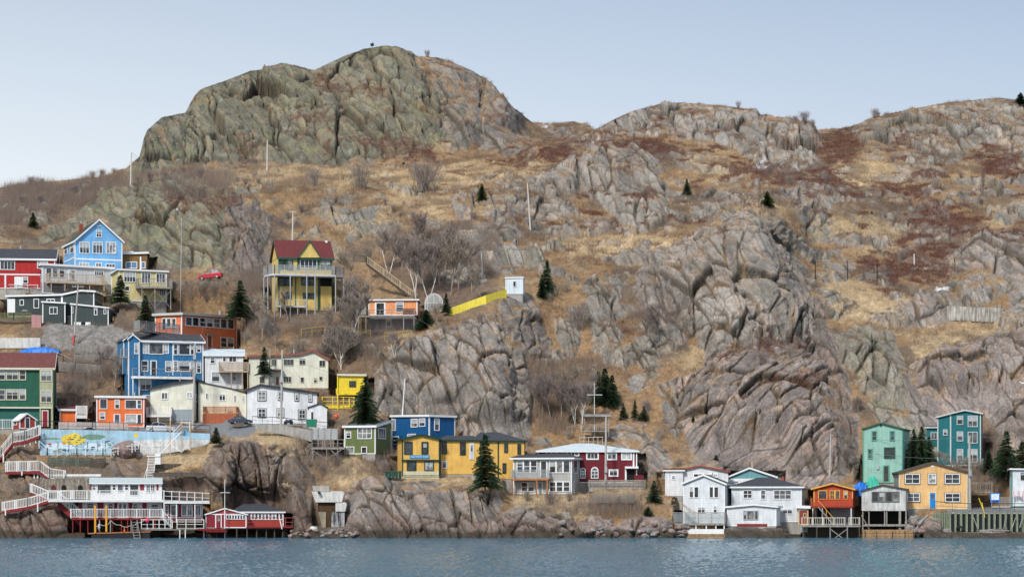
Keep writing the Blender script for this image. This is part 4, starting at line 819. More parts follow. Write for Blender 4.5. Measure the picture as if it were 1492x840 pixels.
# zigzag walk at far left
def walk(label,pts,hpx,name,m=WHTW,strm=REDB,width=1.3,style='picket',posts=(),Yo=0,str_h=.35,Yabs=None):
    ps=[W(px,py,(Yabs if Yabs else Yof(px,py))-Yo) for px,py in pts]; r_=thing(name,tuple(ps[0]),label,'walkway' if 'stair' not in name else 'stairs')
    t=MB(); s_=MB()
    for a,b in zip(ps[:-1],ps[1:]):
        rail(t,a,b,hpx*a.y/F,style,sp=.22); back=Vector((0,width,0)); rail(t,a+back,b+back,hpx*a.y/F,style,sp=.22)
        up=Vector((0,0,-str_h)); s_.hexa([a+up,b+up,b+back+up,a+back+up,a,b,b+back,a+back])
    t.build('railing',m,r_); s_.build('stringer' if 'stair' in name else 'walk_deck',strm,r_)
    for x,y0,y1,Y in posts: q=MB(); q.bar(W(x,y1,Y),W(x,y0,Y),.12); q.build('post',m,r_)
    return r_
walk('white railed ramp with red edge climbing from the lower left rocks',[(3,744),(40,738),(70,729),(103,727)],13,'ramp',Yabs=351.3,posts=((8,740,750,351.3),(55,732,745,351.3)))
walk('white picket stairs with claret stringer beside the waterfront house',[(84,729),(118,757)],13,'stairs',Yabs=350.6,width=1.4,str_h=.9)
walk('short white railed stair above the red ramp landing',[(44,717),(70,728)],13,'stairs',Yabs=353.5,width=1)
walk('white picket walk with a level landing and sloping end',[(8,687),(57,686),(72,697),(93,700)],15,'walkway',Yabs=357,posts=((50,688,714,357.4),(55,688,716,357.4),(64,695,716,357.4),(32,686,692,357)))
walk('white stairs dropping left from the small red shed',[(57,634),(36,642),(18,645),(0,667),(-14,680)],15,'stairs',Yabs=363.5,width=1.2,posts=((5,660,673,363.5),(20,645,652,363.8),(28,643,650,363.8),(36,642,650,363.8),(44,639,648,363.8),(52,636,645,363.8)))
fence('white picket fence at the left of the small red shed',[(-10,625),(18,625)],14,WHTW,'picket',Y=366)
# stone wall with three arched niches
o,ps=slab_wall('rough rubble stone wall with dark arched niches behind the decks','stone_wall',[(58,716),(100,716),(131,716)],[19,20,20],mat('rubble stone',(.27,.235,.19),.95,.5,3.0,.12),.6,Y=355.2,down=1)
t_=Plane(0,354.9,0)
for x,c in((78,mat('dark red niche',(.12,.02,.02))),(93,DARKW),(117,DARKW)):
    t=MB(); u,z=t_.uz(x,714); t.prism([t_.w(u-.33,z),t_.w(u+.33,z)]+[t_.w(u+.33*math.cos(math.pi*k/6),z+.45+.33*math.sin(math.pi*k/6)) for k in range(7)],t_.n*.05)
    v=np.array(t.v); n_=t.build('niche',c,None,tuple(o.location)); n_.parent=o; n_.location=(0,0,0)
# mural wall
MY=366.0
CUTS.append((58,622,300,660,372.0)); CALM.append((50,610,312,666))
PM=Plane((180-CX)*MY/F,MY,R(6)); LB=mat('pale blue mural paint',(.38,.55,.65),.75,.25,1.0)
r_=thing('mural_wall',tuple(PM.hit(180,662)),'long concrete wall painted pale blue with a yellow harbour mural','wall')
t=MB(); top=[(58,624.5),(180,627),(306,631)]; bot=[(306,646),(262,657),(200,666),(58,664)]
t.prism([PM.hit(x,y) for x,y in top+bot],-PM.n*.4); t.build('wall',LB,r_)
def patch(pts,m,o0,name='painted_shape'): t=MB(); t.prism([PM.hit(x,y)+PM.n*o0 for x,y in pts],PM.n*.004); return t.build(name,m,r_)
patch([(196,641),(250,639),(306,640.5),(306,645.5),(262,656.5),(200,665.5),(170,664)],mat('white wall paint',(.66,.66,.64),.8,.3,1),.004)
patch([(170,627),(305.5,631.2),(305.5,640),(250,638.7),(196,640.5),(160,637)],mat('sky blue wall paint',(.36,.56,.70),.75,.15,1),.006)
def blob(cx_,cy_,rx,ry,m,o0,n=18,j=.28,seed=1):
    rr=random.Random(seed); patch([(cx_+rx*math.cos(2*math.pi*k/n)*(1-j*rr.random()),cy_+ry*math.sin(2*math.pi*k/n)*(1-j*rr.random())) for k in range(n)],m,o0)
YM=mat('mural yellow',(.78,.58,.06),.7,.15,2); GM=mat('mural green',(.16,.30,.22),.7,.2,2); LB2=mat('mural light',(.62,.74,.80),.7,.15,2); DM=mat('mural dark blue',(.05,.12,.2),.7,.1); RM_=mat('mural red',(.45,.04,.05),.7,.1)
blob(75,638.5,16,1.6,GM,.006,seed=4); blob(137,636,20,4.5,GM,.008,seed=5); blob(88,650,26,6,LB2,.005,seed=6); blob(140,650,22,6,LB2,.005,seed=7); blob(107,639.5,19,10,YM,.012,22,.3,8); blob(198,634,3.4,3.4,YM,.012,14,.08,9)
blob(71,646.5,5,1.6,RM_,.014,10,.2,10); patch([(98,638.5),(108,638.5),(107,640.5),(99,640.5)],DM,.018); patch([(112,640),(118,640),(117,641.2),(113,641.2)],DM,.018); patch([(104,648.5),(113,648),(112,649.5),(105,649.5)],DM,.018); patch([(117,643.5),(124,643),(123,644.5)],DM,.018); patch([(133,650),(138,650),(139,655),(132,655)],DM,.018); patch([(63,631),(66,632),(64.5,634)],DM,.01); patch([(76,657),(84,655),(92,658),(84,660)],mat('mural brown',(.3,.18,.1)),.014); patch([(90,644),(95,643),(97,647),(92,648)],mat('mural orange',(.6,.25,.05)),.018); patch([(224,650),(236,650.5),(234,652),(226,652)],mat('mural grey',(.4,.42,.45)),.01)
rq=random.Random(5)
for i in range(26):
    x=rq.uniform(62,165); y=rq.uniform(642,658); blob(x,y,rq.uniform(1.5,6),rq.uniform(.7,2.2),rq.choice((LB2,LB2,DM,GM,mat('mural slate',(.25,.35,.42),.7,.2))),.019+i*.0012,10,.4,50+i)
for i in range(10):
    x=rq.uniform(92,122); y=rq.uniform(633,646); blob(x,y,rq.uniform(1.2,4),rq.uniform(.6,1.2),rq.choice((mat('mural ochre',(.55,.36,.05)),mat('mural orange',(.6,.25,.05)),GM)),.053+i*.0012,8,.3,90+i)
for x in(84,100,127,142,153): t=MB(); t.bar(PM.hit(x,657)+PM.n*.07,PM.hit(x+.4,643)+PM.n*.07,.035); t.build('painted_mast',DM,r_)
t=MB()
for a,b in(((58,624.5),(180,627)),((180,627),(306,631))): rail(t,PM.hit(*a)+Vector((0,.15,0)),PM.hit(*b)+Vector((0,.15,0)),1.15,'two',post=2.1,pw=.06)
solo(t,'guard_rail',BLACK,'thin black guard rail along the top of the mural wall','railing')
# path railing
P4=Plane(0,363.2,0); t=MB(); pts=[(57,653),(69,663.5),(112,663.5),(150,664),(163,664),(178,659.5),(197,657)]
for a,b in zip(pts[:-1],pts[1:]): rail(t,P4.hit(*a),P4.hit(*b),1.1,'two',post=1.3,pw=.12)
solo(t,'railing',mat('pale blue rail paint',(.55,.68,.78),.6,.15,2),'pale blue timber railing below the mural','railing')
t=MB(); pts=[(162,664),(182,660),(203,658),(222,660)]
for a,b in zip(pts[:-1],pts[1:]): rail(t,P4.off(.5).hit(*a),P4.off(.5).hit(*b),1.0,'two',post=1.2,pw=.1)
solo(t,'railing',WHTW,'white timber railing climbing past the boulder below the mural','railing')
LOG=mat('old dark timber',(.10,.085,.068),.95,.3,3); LOGG=mat('green netted timber',(.13,.14,.11),.95,.4,6)
for lab,x0,x1,y0,y1,Y,m in(('mossy net-covered timber retaining wall below the blue railing',70,134,665.5,681,361.6,LOGG),('short stacked log retaining wall right of the netted wall',131,152,667,683,361.2,LOG),('pale-topped long log retaining wall above the stone niches',60,146,690,697,357.5,GREYW),('dark log terrace right of the steep white ladder stairs',225,262,675,682,360.2,LOG),('lower log terrace above the waterfront house',224,300,687.5,694,357.8,LOG)):
    P5=Plane(0,Y,0); r5=thing('retaining_wall',tuple(P5.hit((x0+x1)/2,y1)),lab,'wall'); n=max(2,int((y1-y0)/2.6)); 
    for i in range(n): t=MB(); ya=y0+(y1-y0)*i/n; P5.pbx(t,x0-random.random()*2,ya+.15,x1+random.random()*2,ya+(y1-y0)/n-.25,-.5,random.random()*.06); t.build('log',m if i or m is not GREYW else WHTW,r5)
# steep white ladder stairs
PS=Plane(0,359.4,0); r5=thing('stairs',tuple(PS.hit(216,697)),'steep white open stairs dropping below the mural wall','stairs'); t=MB()
for a,b in(((216.5,664),(213,698)),((227,664),(223,698)),): t.bar(PS.hit(*b),PS.hit(*a),.07)
t.bar(PS.hit(209,698),PS.hit(216,676),.05); t.build('stringer',WHTW,r5); t=MB()
for i in range(14): y=666+i*2.3; x=216.3-i*.24; PS.pbx(t,x,y,x+10.3,y+.8,-.3,.02)
t.build('tread',WHTW,r5); t=MB(); PS.pbx(t,226,660,234,676,-.8,.1); PS.pbx(t,214,663,234,664.6,-1,.2); t.build('landing',WHTW,r5)
t=MB(); Pb=Plane(0,363.8,0); rail(t,Pb.hit(230,663),Pb.hit(264,627),1.0,'two',post=1.2,pw=.09); rail(t,Pb.hit(264,627),Pb.hit(276,627),1.2,'two',pw=.09); t.bar(Pb.hit(229,665),Pb.hit(264,629),.14); PS2=Pb
r5=thing('stairs',tuple(Pb.hit(230,664)),'long blue and white stairs rising across the right end of the mural wall','stairs'); t.build('railing',WHTW,r5)
t=MB()
for a,b in(((248,668),(248,612)),((265,659),(265,610)),((277,656),(277,610))): q=MB(); q.bar(Pb.hit(*a),Pb.hit(*b),.09); q.build('post',mat('tan post',(.5,.38,.24),.8),r5)
t.bar(Pb.hit(248,646),Pb.hit(264,658),.07); t.bar(Pb.hit(266,657),Pb.hit(276,641),.07); t.bar(Pb.hit(268,645),Pb.hit(277,655),.07); t.build('brace',WHTW,r5)
t=MB(); Pb.pbx(t,262,627,276,634,-.8,-.7); t.hexa([Pb.hit(240,655),Pb.hit(264,631),Pb.off(-.9).hit(264,631),Pb.off(-.9).hit(240,655),Pb.hit(240,652),Pb.hit(264,627.5),Pb.off(-.9).hit(264,627.5),Pb.off(-.9).hit(240,652)]); t.build('stair_side',mat('bright blue side board',(.18,.45,.65),.6),r5)
# red boathouse
DR=mat('barn red door',(.22,.018,.028),.7,.12,2,kind='vert')
h=House('low barn red boathouse with black roof on piles at the waterline',[(300,748.8),(327.5,740.2),(359,748.8)],768.5,mat('barn red clapboard',(.36,.045,.03),.65,.12,1,kind='clap'),Y=352.3,D=4.5,side=None,th=.08,oh=.15,found=None,padz=.7,rm=SHING,cat='boathouse',name='boathouse')
h.panel(300.5,749,327,768,DR,'door',o1=.04); h.panel(326.5,742,328.3,768,WHITE,'trim_board',o1=.05); h.door(313.5,748.5,323,768.2,DR); h.panel(300.5,747.8,358.5,749,WHITE,'trim_board',o1=.05)
for i in range(7): h.win(329.5+i*4,749.3,333.6+i*4,756,pl='F',fw=.08)
P6=h.F.off(-1.6); block(h,'rear_hall',P6,[(339,745),(413,745)],768,7,MATS['barn red clapboard'],SHING,WHITE,WHITE,hip=(354,386,733.5),fd=.2)
for i in range(10): h.win(361+i*5.1,746.5,366+i*5.1,756.5,pl=P6,fw=.09)
P7=h.F.off(1.2); t=MB(); P7.pbx(t,359,766.5,427,768.3,-3.5,0); dk=t.build('deck',REDB,h.o); t=MB(); rail(t,P7.hit(361,766.5),P7.hit(427,766.5),1.25,'open',post=1.0); rail(t,P7.hit(427,766.5),P7.off(-3.3).hit(427,766.5),1.25,'open'); t.build('railing',mat('claret rail',(.30,.05,.045),.7),dk)
t=MB(); t.bar(P7.hit(411,770),P7.hit(407,753),.09); t.build('brace',WHTW,dk)
for x in(302,316,330,345,360,374,388,400,412,424): t=MB(); t.bar(P7.off(-.6).hit(x,784),P7.off(-.6).hit(x,768.4),.12); t.build('pile',MATS['wet timber'],h.o)
t=MB(); P7.off(.6).pbx(t,288,769.5,328,772,-2,0);  P7.off(.9).pbx(t,300,773,330,774.5,-2,0);t.build('slipway',REDB,h.o)
o,_=pole('thin white flag mast with a crossbar in front of the boathouse',327.5,770,327.5,698,351.3,.06,WHTW,cat='mast',name='mast'); q=MB(); q.bar(W(321,717,351.3),W(335,717,351.3),.05); q.build('yardarm',WHTW,o)
# concrete outfall
P8=Plane((478-CX)*353.6/F,353.6,0); r8=thing('outfall',tuple(P8.hit(480,770)),'whitewashed concrete outfall blocks above a brown tunnel in the cove','outfall')
def cut(name,pts,d,m,o0=0): t=MB(); t.prism([P8.hit(x,y)+P8.n*o0 for x,y in pts],-P8.n*d); t.build(name,m,r8)
cut('upper_block',[(454,715),(479,716.5),(484,714.5),(500,715),(502,718),(498,731),(460,731)],2.2,CONCW,.3); cut('lower_block',[(489,731.2),(504,731.2),(505,735),(503,744.5),(489,744.5)],2,CONCW,.2); cut('tunnel',[(463,731.2),(488.8,731.2),(488.8,745),(463,745)],1.6,mat('rusty brown concrete',(.075,.045,.022),.9,.3),-.2)
cut('pier',[(464,745.2),(475,745.2),(475,771),(470,771)],1.5,mat('stained concrete',(.28,.25,.17),.9,.25),.1); cut('seepage_wall',[(483,745.2),(502,745.2),(502,770),(483,770)],1.5,mat('streaked concrete',(.42,.43,.45),.8,.8,1.2),.0); cut('wall',[(475.2,745.2),(482.8,745.2),(482.8,770),(475.2,770)],1.2,MATS['rusty brown concrete'],-.1); cut('cap',[(454,707),(479,707),(479,716),(456,714)],1,CONC,-.8)
t=MB(); q=P8.hit(465.5,717); t.bar(q+Vector((0,-.9,0)),q+Vector((0,0,0)),.2,.2,8); t.build('pipe',BLACK,r8)
CUTS.append((455,712,503,766,357)); CUTS.append((299,769,424,830,355.5)); CUTS.append((125,768,300,830,354.5)); CALM.append((452,705,506,772))
# whitewashed wall, tarps, fences on the mid terraces
slab_wall('stained whitewashed concrete wall above the dark green house','wall',[(-30,507),(59,507)],15,CONCW,.4,cat='wall')
CALM.append((-30,485,210,520))
TB=mat('bright blue tarpaulin',(.02,.17,.62),.45,.15,3,.05); TG=mat('sea green tarpaulin',(.05,.42,.30),.5,.12,3,.05)
def tarp(label,x0,y0,x1,y1,Y,m,seed,depth=1.5,prof=None):
    rr=random.Random(seed); t=MB(); n=16; k=6; a=W(x0,y1,Y); b=W(x1,y1,Y); H=(y1-y0)*Y/F; g=[]
    for i in range(n+1):
        f=i/n; pr=(prof(f) if prof else math.sin(math.pi*min(max(f,.04),.96))**.4)
        g.append([])
        for j in range(k+1):
            s_=j/k; z=H*pr*math.sin(math.pi*s_)**.6*(1+.25*(rr.random()-.5)) if 0<j<k else 0
            g[-1].append(len(t.v)); t.v.append((a.x+(b.x-a.x)*f+(rr.random()-.5)*.15,Y+depth*s_+(rr.random()-.5)*.15,a.z+z))
    for i in range(n):
        for j in range(k): t.f.append((g[i][j],g[i+1][j],g[i+1][j+1],g[i][j+1]))
    return solo(t,'tarpaulin',m,label,'tarpaulin',smooth=False)
tarp('crumpled bright blue tarpaulin stretched along the terrace above the green house',28,505,86,514,Yof(60,514)-1,TB,3)
tarp('bright blue tarpaulin heap behind the orange stilt cabin',1243,702,1267,722,361,TB,4); tarp('sea green tarpaulin dome beside the blue heap',1264,693,1283,710,363,TG,5,2.4,lambda f:math.sin(math.pi*min(max(f,.02),.98))**.5)
fence('long weathered grey board fence sloping to the big blue house',[(109,515),(143,520),(178,526)],15,GREYW,'board',front=.3)
fence('lower weathered grey board fence ending near the blue house',[(70,540),(110,543),(146,546)],14,GREYW,'board',front=.3); fence('short grey fence panel behind the lower fence',[(108,528),(145,530)],12,GREYW,'board')
fence('grey timber handrail stepping down behind the maroon roof',[(76,520),(92,526),(104,532)],9,GREYW,'two')
fence('white guard rail before the long red house',[(-20,420),(55,421)],6,WHTW,'two',front=1.0)
slab_wall('pale concrete retaining wall under the long red house','wall',[(-30,436),(10,436),(36,432)],[15,14,8],mat('pale concrete',(.42,.40,.35),.9,.2,1.5,.03),.4)
slab_wall('grey concrete wall topped by a rail beside the white two-storey house','wall',[(372,626),(411,632),(454,643)],[9,13,17],CONC,.5,Y=Yof(415,634)-.6); 
fence('thin black rail along the concrete wall by the white house',[(368,617),(411,619),(440,623),(478,626)],11,BLACK,'two',Y=Yof(420,622)-2.2,pw=.05)
# grey timber deck on posts
PG=Plane(0,Yof(478,655)-2.5,0); r9=thing('timber_deck',tuple(PG.hit(478,672)),'grey timber deck with tall board screen on braced posts','deck')
t=MB(); PG.pbx(t,454,651,502,654,-4,0); t.build('deck_floor',GREYW,r9); t=MB(); PG.pbx(t,454.5,624,492,640,-.12,-.02); t.build('screen',mat('silver grey boards',(.40,.40,.40),.8,.2,3,kind='vert'),r9); t=MB(); rail(t,PG.hit(455,651),PG.hit(501,651),1.1,'two'); 
for x in(454.5,463.5,473,482,492): t.bar(PG.hit(x,651),PG.hit(x,623),.07)
t.build('railing',GREYW,r9)
for x,y in((456,672),(476,668),(492,668)): t=MB(); t.bar(PG.hit(x,y+4),PG.hit(x,653),.09); t.build('post',GREYW,r9)
t=MB(); t.bar(PG.hit(456,656),PG.hit(475,668),.07);t.bar(PG.hit(482,655),PG.hit(501,673),.08);t.bar(PG.hit(497,655),PG.hit(479,667),.07); t.build('brace',GREYW,r9); CUTS.append((452,640,504,660,Yof(478,650)+1.5))
# hill stairs, yellow fence, greenhouse
PH=Plane((570-CX)*415/F,412,0)
r9=thing('stairs',tuple(PH.hit(606,436)),'long tan hillside stairs descending to the peach cabin','stairs'); t=MB(); a,b=PH.hit(534,383),PH.hit(608,438); rail(t,a,b,1.1,'picket',post=1.3,sp=.3); t.build('railing',mat('tan stair boards',(.55,.46,.30),.8,.2,3),r9); t=MB(); dn=Vector((0,0,-.4)); bk=Vector((0,1.4,0)); t.hexa([a+dn,b+dn,b+dn+bk,a+dn+bk,a,b,b+bk,a+bk]); t.build('stringer',LOG,r9); t=MB(); rail(t,PH.hit(515,381),PH.hit(534,383),1.1,'picket'); t.build('landing_rail',LOG,r9)
CALM.append((515,372,612,440))
o,ps=slab_wall('bright yellow board fence climbing to the light blue hut','fence',[(655,459),(680,451),(708,442),(738,433)],[10,11,12,12],mat('bright yellow fence boards',(.74,.62,.07),.7,.15,3,kind='vert'),.08,Y=None,cat='fence',down=.5)
for (a,b) in zip(ps[:-1],ps[1:]):
    pass
CALM.append((655,415,740,455))
P9=Plane(0,Yof(632,452)-.5,0); r9=thing('greenhouse',tuple(P9.hit(632,453)),'small clear domed greenhouse between cabin and yellow fence','greenhouse'); 
GP=mat('clear greenhouse film',(.55,.58,.58),.2,.1,2,spec=.5); GP.node_tree.nodes['Principled BSDF'].inputs['Alpha'].default_value=.35
u0,z0=P9.uz(619,453);u1,_=P9.uz(645,453);_,z1=P9.uz(632,427); c=(u0+u1)/2; rr_=(u1-u0)/2; hh=z1-z0
arc=[(u0,z0)]+[(c-rr_*math.cos(math.pi*k/8),z0+hh*.45+hh*.55*math.sin(math.pi*k/8)) for k in range(9)]+[(u1,z0)]
t=MB(); t.prism([P9.w(u,z) for u,z in arc],-P9.n*3); t.build('film',GP,r9); t=MB()
for o1 in(.02,-1.5,-3.02):
    for (a,b) in zip(arc[:-1],arc[1:]): t.bar(P9.w(*a,o1),P9.w(*b,o1),.05)
for k in range(3,8,2): t.bar(P9.w(arc[k][0],z0,.02),P9.w(*arc[k],.02),.04); t.bar(P9.w(*arc[k],.03),P9.w(*arc[k],-3.03),.04)
t.bar(P9.w(u0,z0+hh*.45,.02),P9.w(u1,z0+hh*.45,.02),.04); t.build('frame',WHTW,r9); CALM.append((616,425,648,456))
fence('thin yellow handrail below the peach cabin among bare trees',[(439,490),(470,486),(503,488),(540,492)],11,mat('mustard rail',(.42,.34,.06),.8),'two',front=1,pw=.06); fence('short yellow handrail on the slope right of the first',[(560,494),(600,490)],9,MATS['mustard rail'],'two',front=1,pw=.05)
# terrace, mast and pergola behind the dark red house
PT=Plane(0,376,0); r9=thing('pergola',tuple(PT.hit(870,640)),'grey roofed lookout frame on posts behind the dark red house','pergola')
t=MB(); PT.pbx(t,850,603,888.5,606.5,-2.5,.3); t.build('roof_beam',GREYW,r9)
for x in(851.5,887): q=MB(); q.bar(PT.hit(x,636),PT.hit(x,606),.07); q.build('post',GREYW,r9)
t=MB(); rail(t,PT.hit(852,627),PT.hit(886,627),.9,'picket',sp=.4); PT.pbx(t,850,627,888,628.5,-2.5,.1); t.build('railing',GREYW,r9)
fence('pale timber handrail on the terrace above the dark red house',[(844,648),(878,647)],11,mat('pale fence timber',(.50,.45,.36),.8),'two',Y=372.5,post=.75,pw=.07); 
fence('tall thin stake fence on the brown slope left of the lookout',[(826,640),(836,637),(848,634)],17,GREYW,'two',Y=376,post=1.0,pw=.05)
o,_=pole('tall white mast with crossbar behind the dark red house',866,622,866,558,377,.06,WHTW,cat='mast',name='mast'); q=MB(); q.bar(W(855.5,574.7,377),W(877.5,574.7,377),.055); q.build('yardarm',WHTW,o); CALM.append((845,596,892,650))
t=MB(); PL_=Plane(0,Yof(900,735)-1.2,0)
for k in range(-8,62): 
    x=862+k; a=PL_.hit(max(x,862),718 if x>=862 else 718+(862-x)); b=PL_.hit(min(x+14,925),732 if x+14<=925 else 732-(x+14-925))
    if k%2==0 and x<925: t.bar(a,b,.025); t.bar(PL_.hit(max(x,862),732 if x>=862 else 732-(862-x)),PL_.hit(min(x+14,925),718 if x+14<=925 else 718+(x+14-925)),.025)
solo(t,'lattice',GREYW,'pale grey lattice screen under the deck of the dark red house','lattice')
# sheet pile quay on the right
PQ=Plane((1436-CX)*353/F,353.0,0); CUTS.append((1380,742,1620,774,359)); CALM.append((1376,730,1620,776))
r9=thing('quay_wall',tuple(PQ.hit(1436,776)),'black quay wall with pale green vertical piles at lower right','quay'); t=MB(); PQ.pbx(t,1381,748,1600,776,-2,-.25); t.build('sheet',mat('black sheet piling',(.016,.017,.02),.7,.3),r9); t=MB(); PQ.pbx(t,1381,745.5,1600,748,-2,-.1); t.build('capping',CONC,r9)
for i in range(26): x=1382.5+i*8.15; t=MB(); PQ.pbx(t,x,744.5,x+3.0,774,-.24,.15); t.build('pile',mat('pale green pile',(.22,.26,.18),.8,.2,3),r9)
for i in range(9): x=1361+i*2.4; t=MB(); PQ.pbx(t,x,746,x+1.5,762+i*1.4,-.9+i*.1,-.6+i*.1); t.build('pile',MATS['pale green pile'],r9)
t=MB(); PQ.off(.4).pbx(t,1377,774.5,1600,781,-2.5,1.0); t.build('footing',mat('stained footing',(.20,.17,.13),.95,.4,1.5,.08),r9)
t=MB(); q=PQ.off(.2).hit(1398,770); [t.bar(q+Vector((.42*math.cos(a),0,.42*math.sin(a))),q+Vector((.42*math.cos(a+.7),0,.42*math.sin(a+.7))),.12) for a in np.arange(0,6.3,.7)]; solo(t,'tyre',BLACK,'black tyre fender against the quay wall','tyre')
fence('thin black railing along the roadside above the quay',[(1362,742),(1413,745),(1500,745),(1560,745)],12,BLACK,'two',Y=353.6,pw=.05,post=2.0)
CUTS.append((1410,733,1600,744,366))
t=MB(); PR=Plane(0,355,0); t.hexa([W(1381,745,353.2),W(1620,745,353.2),W(1620,737,365),W(1405,737,365),W(1381,744.6,353.2),W(1620,744.6,353.2),W(1620,736.6,365),W(1405,736.6,365)]); rd=t.build('road',mat('wet asphalt',(.16,.165,.175),.7,.15,1)); tag(rd,kind='structure')
for i,(x0,y0,x1,y1) in enumerate(((1426,725,1434.5,747),(1430.5,731,1435,753))): t=MB(); t.bar(W(x1,y1,353-.3),W(x0,y0,353.2),.055); solo(t,'marker_rod',YELP,('upper' if i==0 else 'lower')+' yellow rod leaning at the quay railing','rod')
t=MB(); P_=Plane(0,358,0); P_.pbx(t,1411,741.5,1420,744.5,-.3,0); solo(t,'barrier_block',mat('orange plastic',(.8,.16,.03),.5),'small orange block beside the roadside pole','barrier')
r9=thing('notice_board',tuple(P_.hit(1450,745)),'blue-framed white notice board by the roadside','notice board'); t=MB(); P_.pbx(t,1443,717.5,1457,731,-.06,0); t.build('frame',mat('notice blue',(.03,.2,.6),.5),r9); t=MB(); P_.pbx(t,1444.5,719,1455.5,727.5,.003,.01); t.build('panel',mat('notice white',(.72,.78,.82),.5,.1,6),r9)
t=MB(); rr=random.Random(3)
for i in range(5):
    x=1445.3+rr.random()*7; y=720+i*1.35; P_.pbx(t,x,y,x+2+rr.random()*1.5,y+.8,.0105,.016)
t.build('picture_marks',mat('notice pale blue',(.3,.5,.75),.5),r9); t=MB(); P_.pbx(t,1446,728,1455,730.3,.003,.012); t.build('caption_band',mat('notice dark',(.02,.05,.25),.5),r9)
for x in(1444.5,1455.5): t=MB(); t.bar(P_.hit(x,745),P_.hit(x,731),.06); t.build('leg',GREYW,r9)
P_=Plane(0,361.5,0); r9=thing('timber_balcony',tuple(P_.hit(1428,735)),'grey picket balcony bridging right of the apricot house','deck'); t=MB(); P_.pbx(t,1410,715,1446,717.5,-4,0); t.build('deck_floor',GREYW,r9); t=MB(); rail(t,P_.hit(1411,715),P_.hit(1445.5,715),1.2,'picket',sp=.26); t.build('railing',GREYW,r9)
for x in(1412,1445): t=MB(); t.bar(P_.hit(x,740),P_.hit(x,717.5),.09); t.build('post',GREYW,r9)
fence('low grey board fence behind the notice board',[(1456,740),(1474,740)],16,GREYW,'board',Y=362)
t=MB(); P_.off(0).pbx(t,1445,736.5,1472,739.5,-.5,0); solo(t,'kerb_block',mat('pale kerb',(.45,.40,.33)),'long pale concrete kerb behind the notice board','kerb')
# laundry on the right-hand house
PK=Plane(0,Yof(1500,738)-1.2,0); r9=thing('clothes_line',tuple(PK.hit(1483,716)),'line of pale pink washing before the right-edge house','washing line'); t=MB(); t.bar(PK.hit(1473,714),PK.hit(1500,715),.015); t.build('line',WHTW,r9)
for i,(x,w_,hh) in enumerate(((1475,3,8),(1479,2.6,7),(1482.5,3.2,6.5),(1486.5,2.4,9),(1490,4,12),(1495,3,8))): t=MB(); PK.pbx(t,x,714.4,x+w_,714.4+hh,-.03,.03); t.build('cloth',mat('pink washing' if i%2==0 else 'white washing',(.70,.46,.50) if i%2==0 else (.70,.68,.70),.9,.1,4),r9)

slab_wall('low dry stone wall along the lane under the red station wagon','stone_wall',[(248,415),(290,417),(330,413)],[5,6,6],MATS['rubble stone'],.5,down=1)

for lab,px,y0,y1,w_,nm in (('large blue three',228,481,490,1.6,'vent'),('large blue three',262,484,491,1.2,'vent'),('long cream two',428,508,516,1.6,'vent'),('white two-storey',398,558,566,1.4,'vent'),('white clapboard house',1141,694,704,3.2,'chimney'),('tall mint',1284,610,617,1.2,'vent'),('olive green',528,610,617,1.2,'vent'),('bright orange box',196,571,577,1.3,'vent'),('warm grey',766,657,663,2.6,'chimney'),('long red',30,358,365,1.8,'vent'),('brick-orange',322,452,459,1.3,'vent'),('cream gabled',262,550,558,1.2,'vent'),('low dark slate',60,423,429,1.2,'vent'),('pale grey flat',110,384,389,1.2,'vent'),('apricot',1388,676,683,1.4,'vent'),('pale blue-white gabled',1038,688,695,1.2,'vent'),('white house with pale',340,505,511,1.2,'vent')):
    for l_,H_ in HOUSES.items():
        if l_.startswith(lab): H_.stack(px,y0,y1,w_,METAL if nm=='vent' else BRICK,nm); break
# ------------------------------------------------------------------ numpy noise
_perm=rng.permutation(256); _perm=np.concatenate([_perm,_perm]).astype(np.int32)
_g=rng.normal(size=(256,3)); _g/=np.linalg.norm(_g,axis=1)[:,None]; _g=_g.astype(np.float32)
def pn(x,y,z):
    xi=np.floor(x).astype(np.int32); yi=np.floor(y).astype(np.int32); zi=np.floor(z).astype(np.int32)
    xf=(x-xi).astype(np.float32); yf=(y-yi).astype(np.float32); zf=(z-zi).astype(np.float32)
    u=xf*xf*xf*(xf*(xf*6-15)+10); v=yf*yf*yf*(yf*(yf*6-15)+10); w_=zf*zf*zf*(zf*(zf*6-15)+10)
    r=0
    for a in(0,1):
        for b in(0,1):
            for c in(0,1):
                h=_perm[_perm[_perm[(xi+a)&255]+((yi+b)&255)]+((zi+c)&255)]
                g=_g[h]; d=g[...,0]*(xf-a)+g[...,1]*(yf-b)+g[...,2]*(zf-c)
                r=r+d*(u if a else 1-u)*(v if b else 1-v)*(w_ if c else 1-w_)
    return r*1.6
def fbm(x,y,z,o=4,g=.5,seed=0):
    s=0;a=1;t=0
    for k in range(o):
        s=s+a*pn(x*2**k+seed*17.3,y*2**k+k*9.1,z*2**k+seed*3.7); t+=a; a*=g
    return s/t
def hash2(i,j,seed):
    h=(i.astype(np.int64)*374761393+j.astype(np.int64)*668265263+seed*974634777)&0xffffffff
    h=((h^(h>>13))*1274126177)&0xffffffff; h=h^(h>>16)
    h2=(h*2246822519+12345)&0xffffffff; h2^=(h2>>15)
    h3=(h2*3266489917+777)&0xffffffff; h3^=(h3>>14)
    return h/4294967296., h2/4294967296., h3/4294967296.
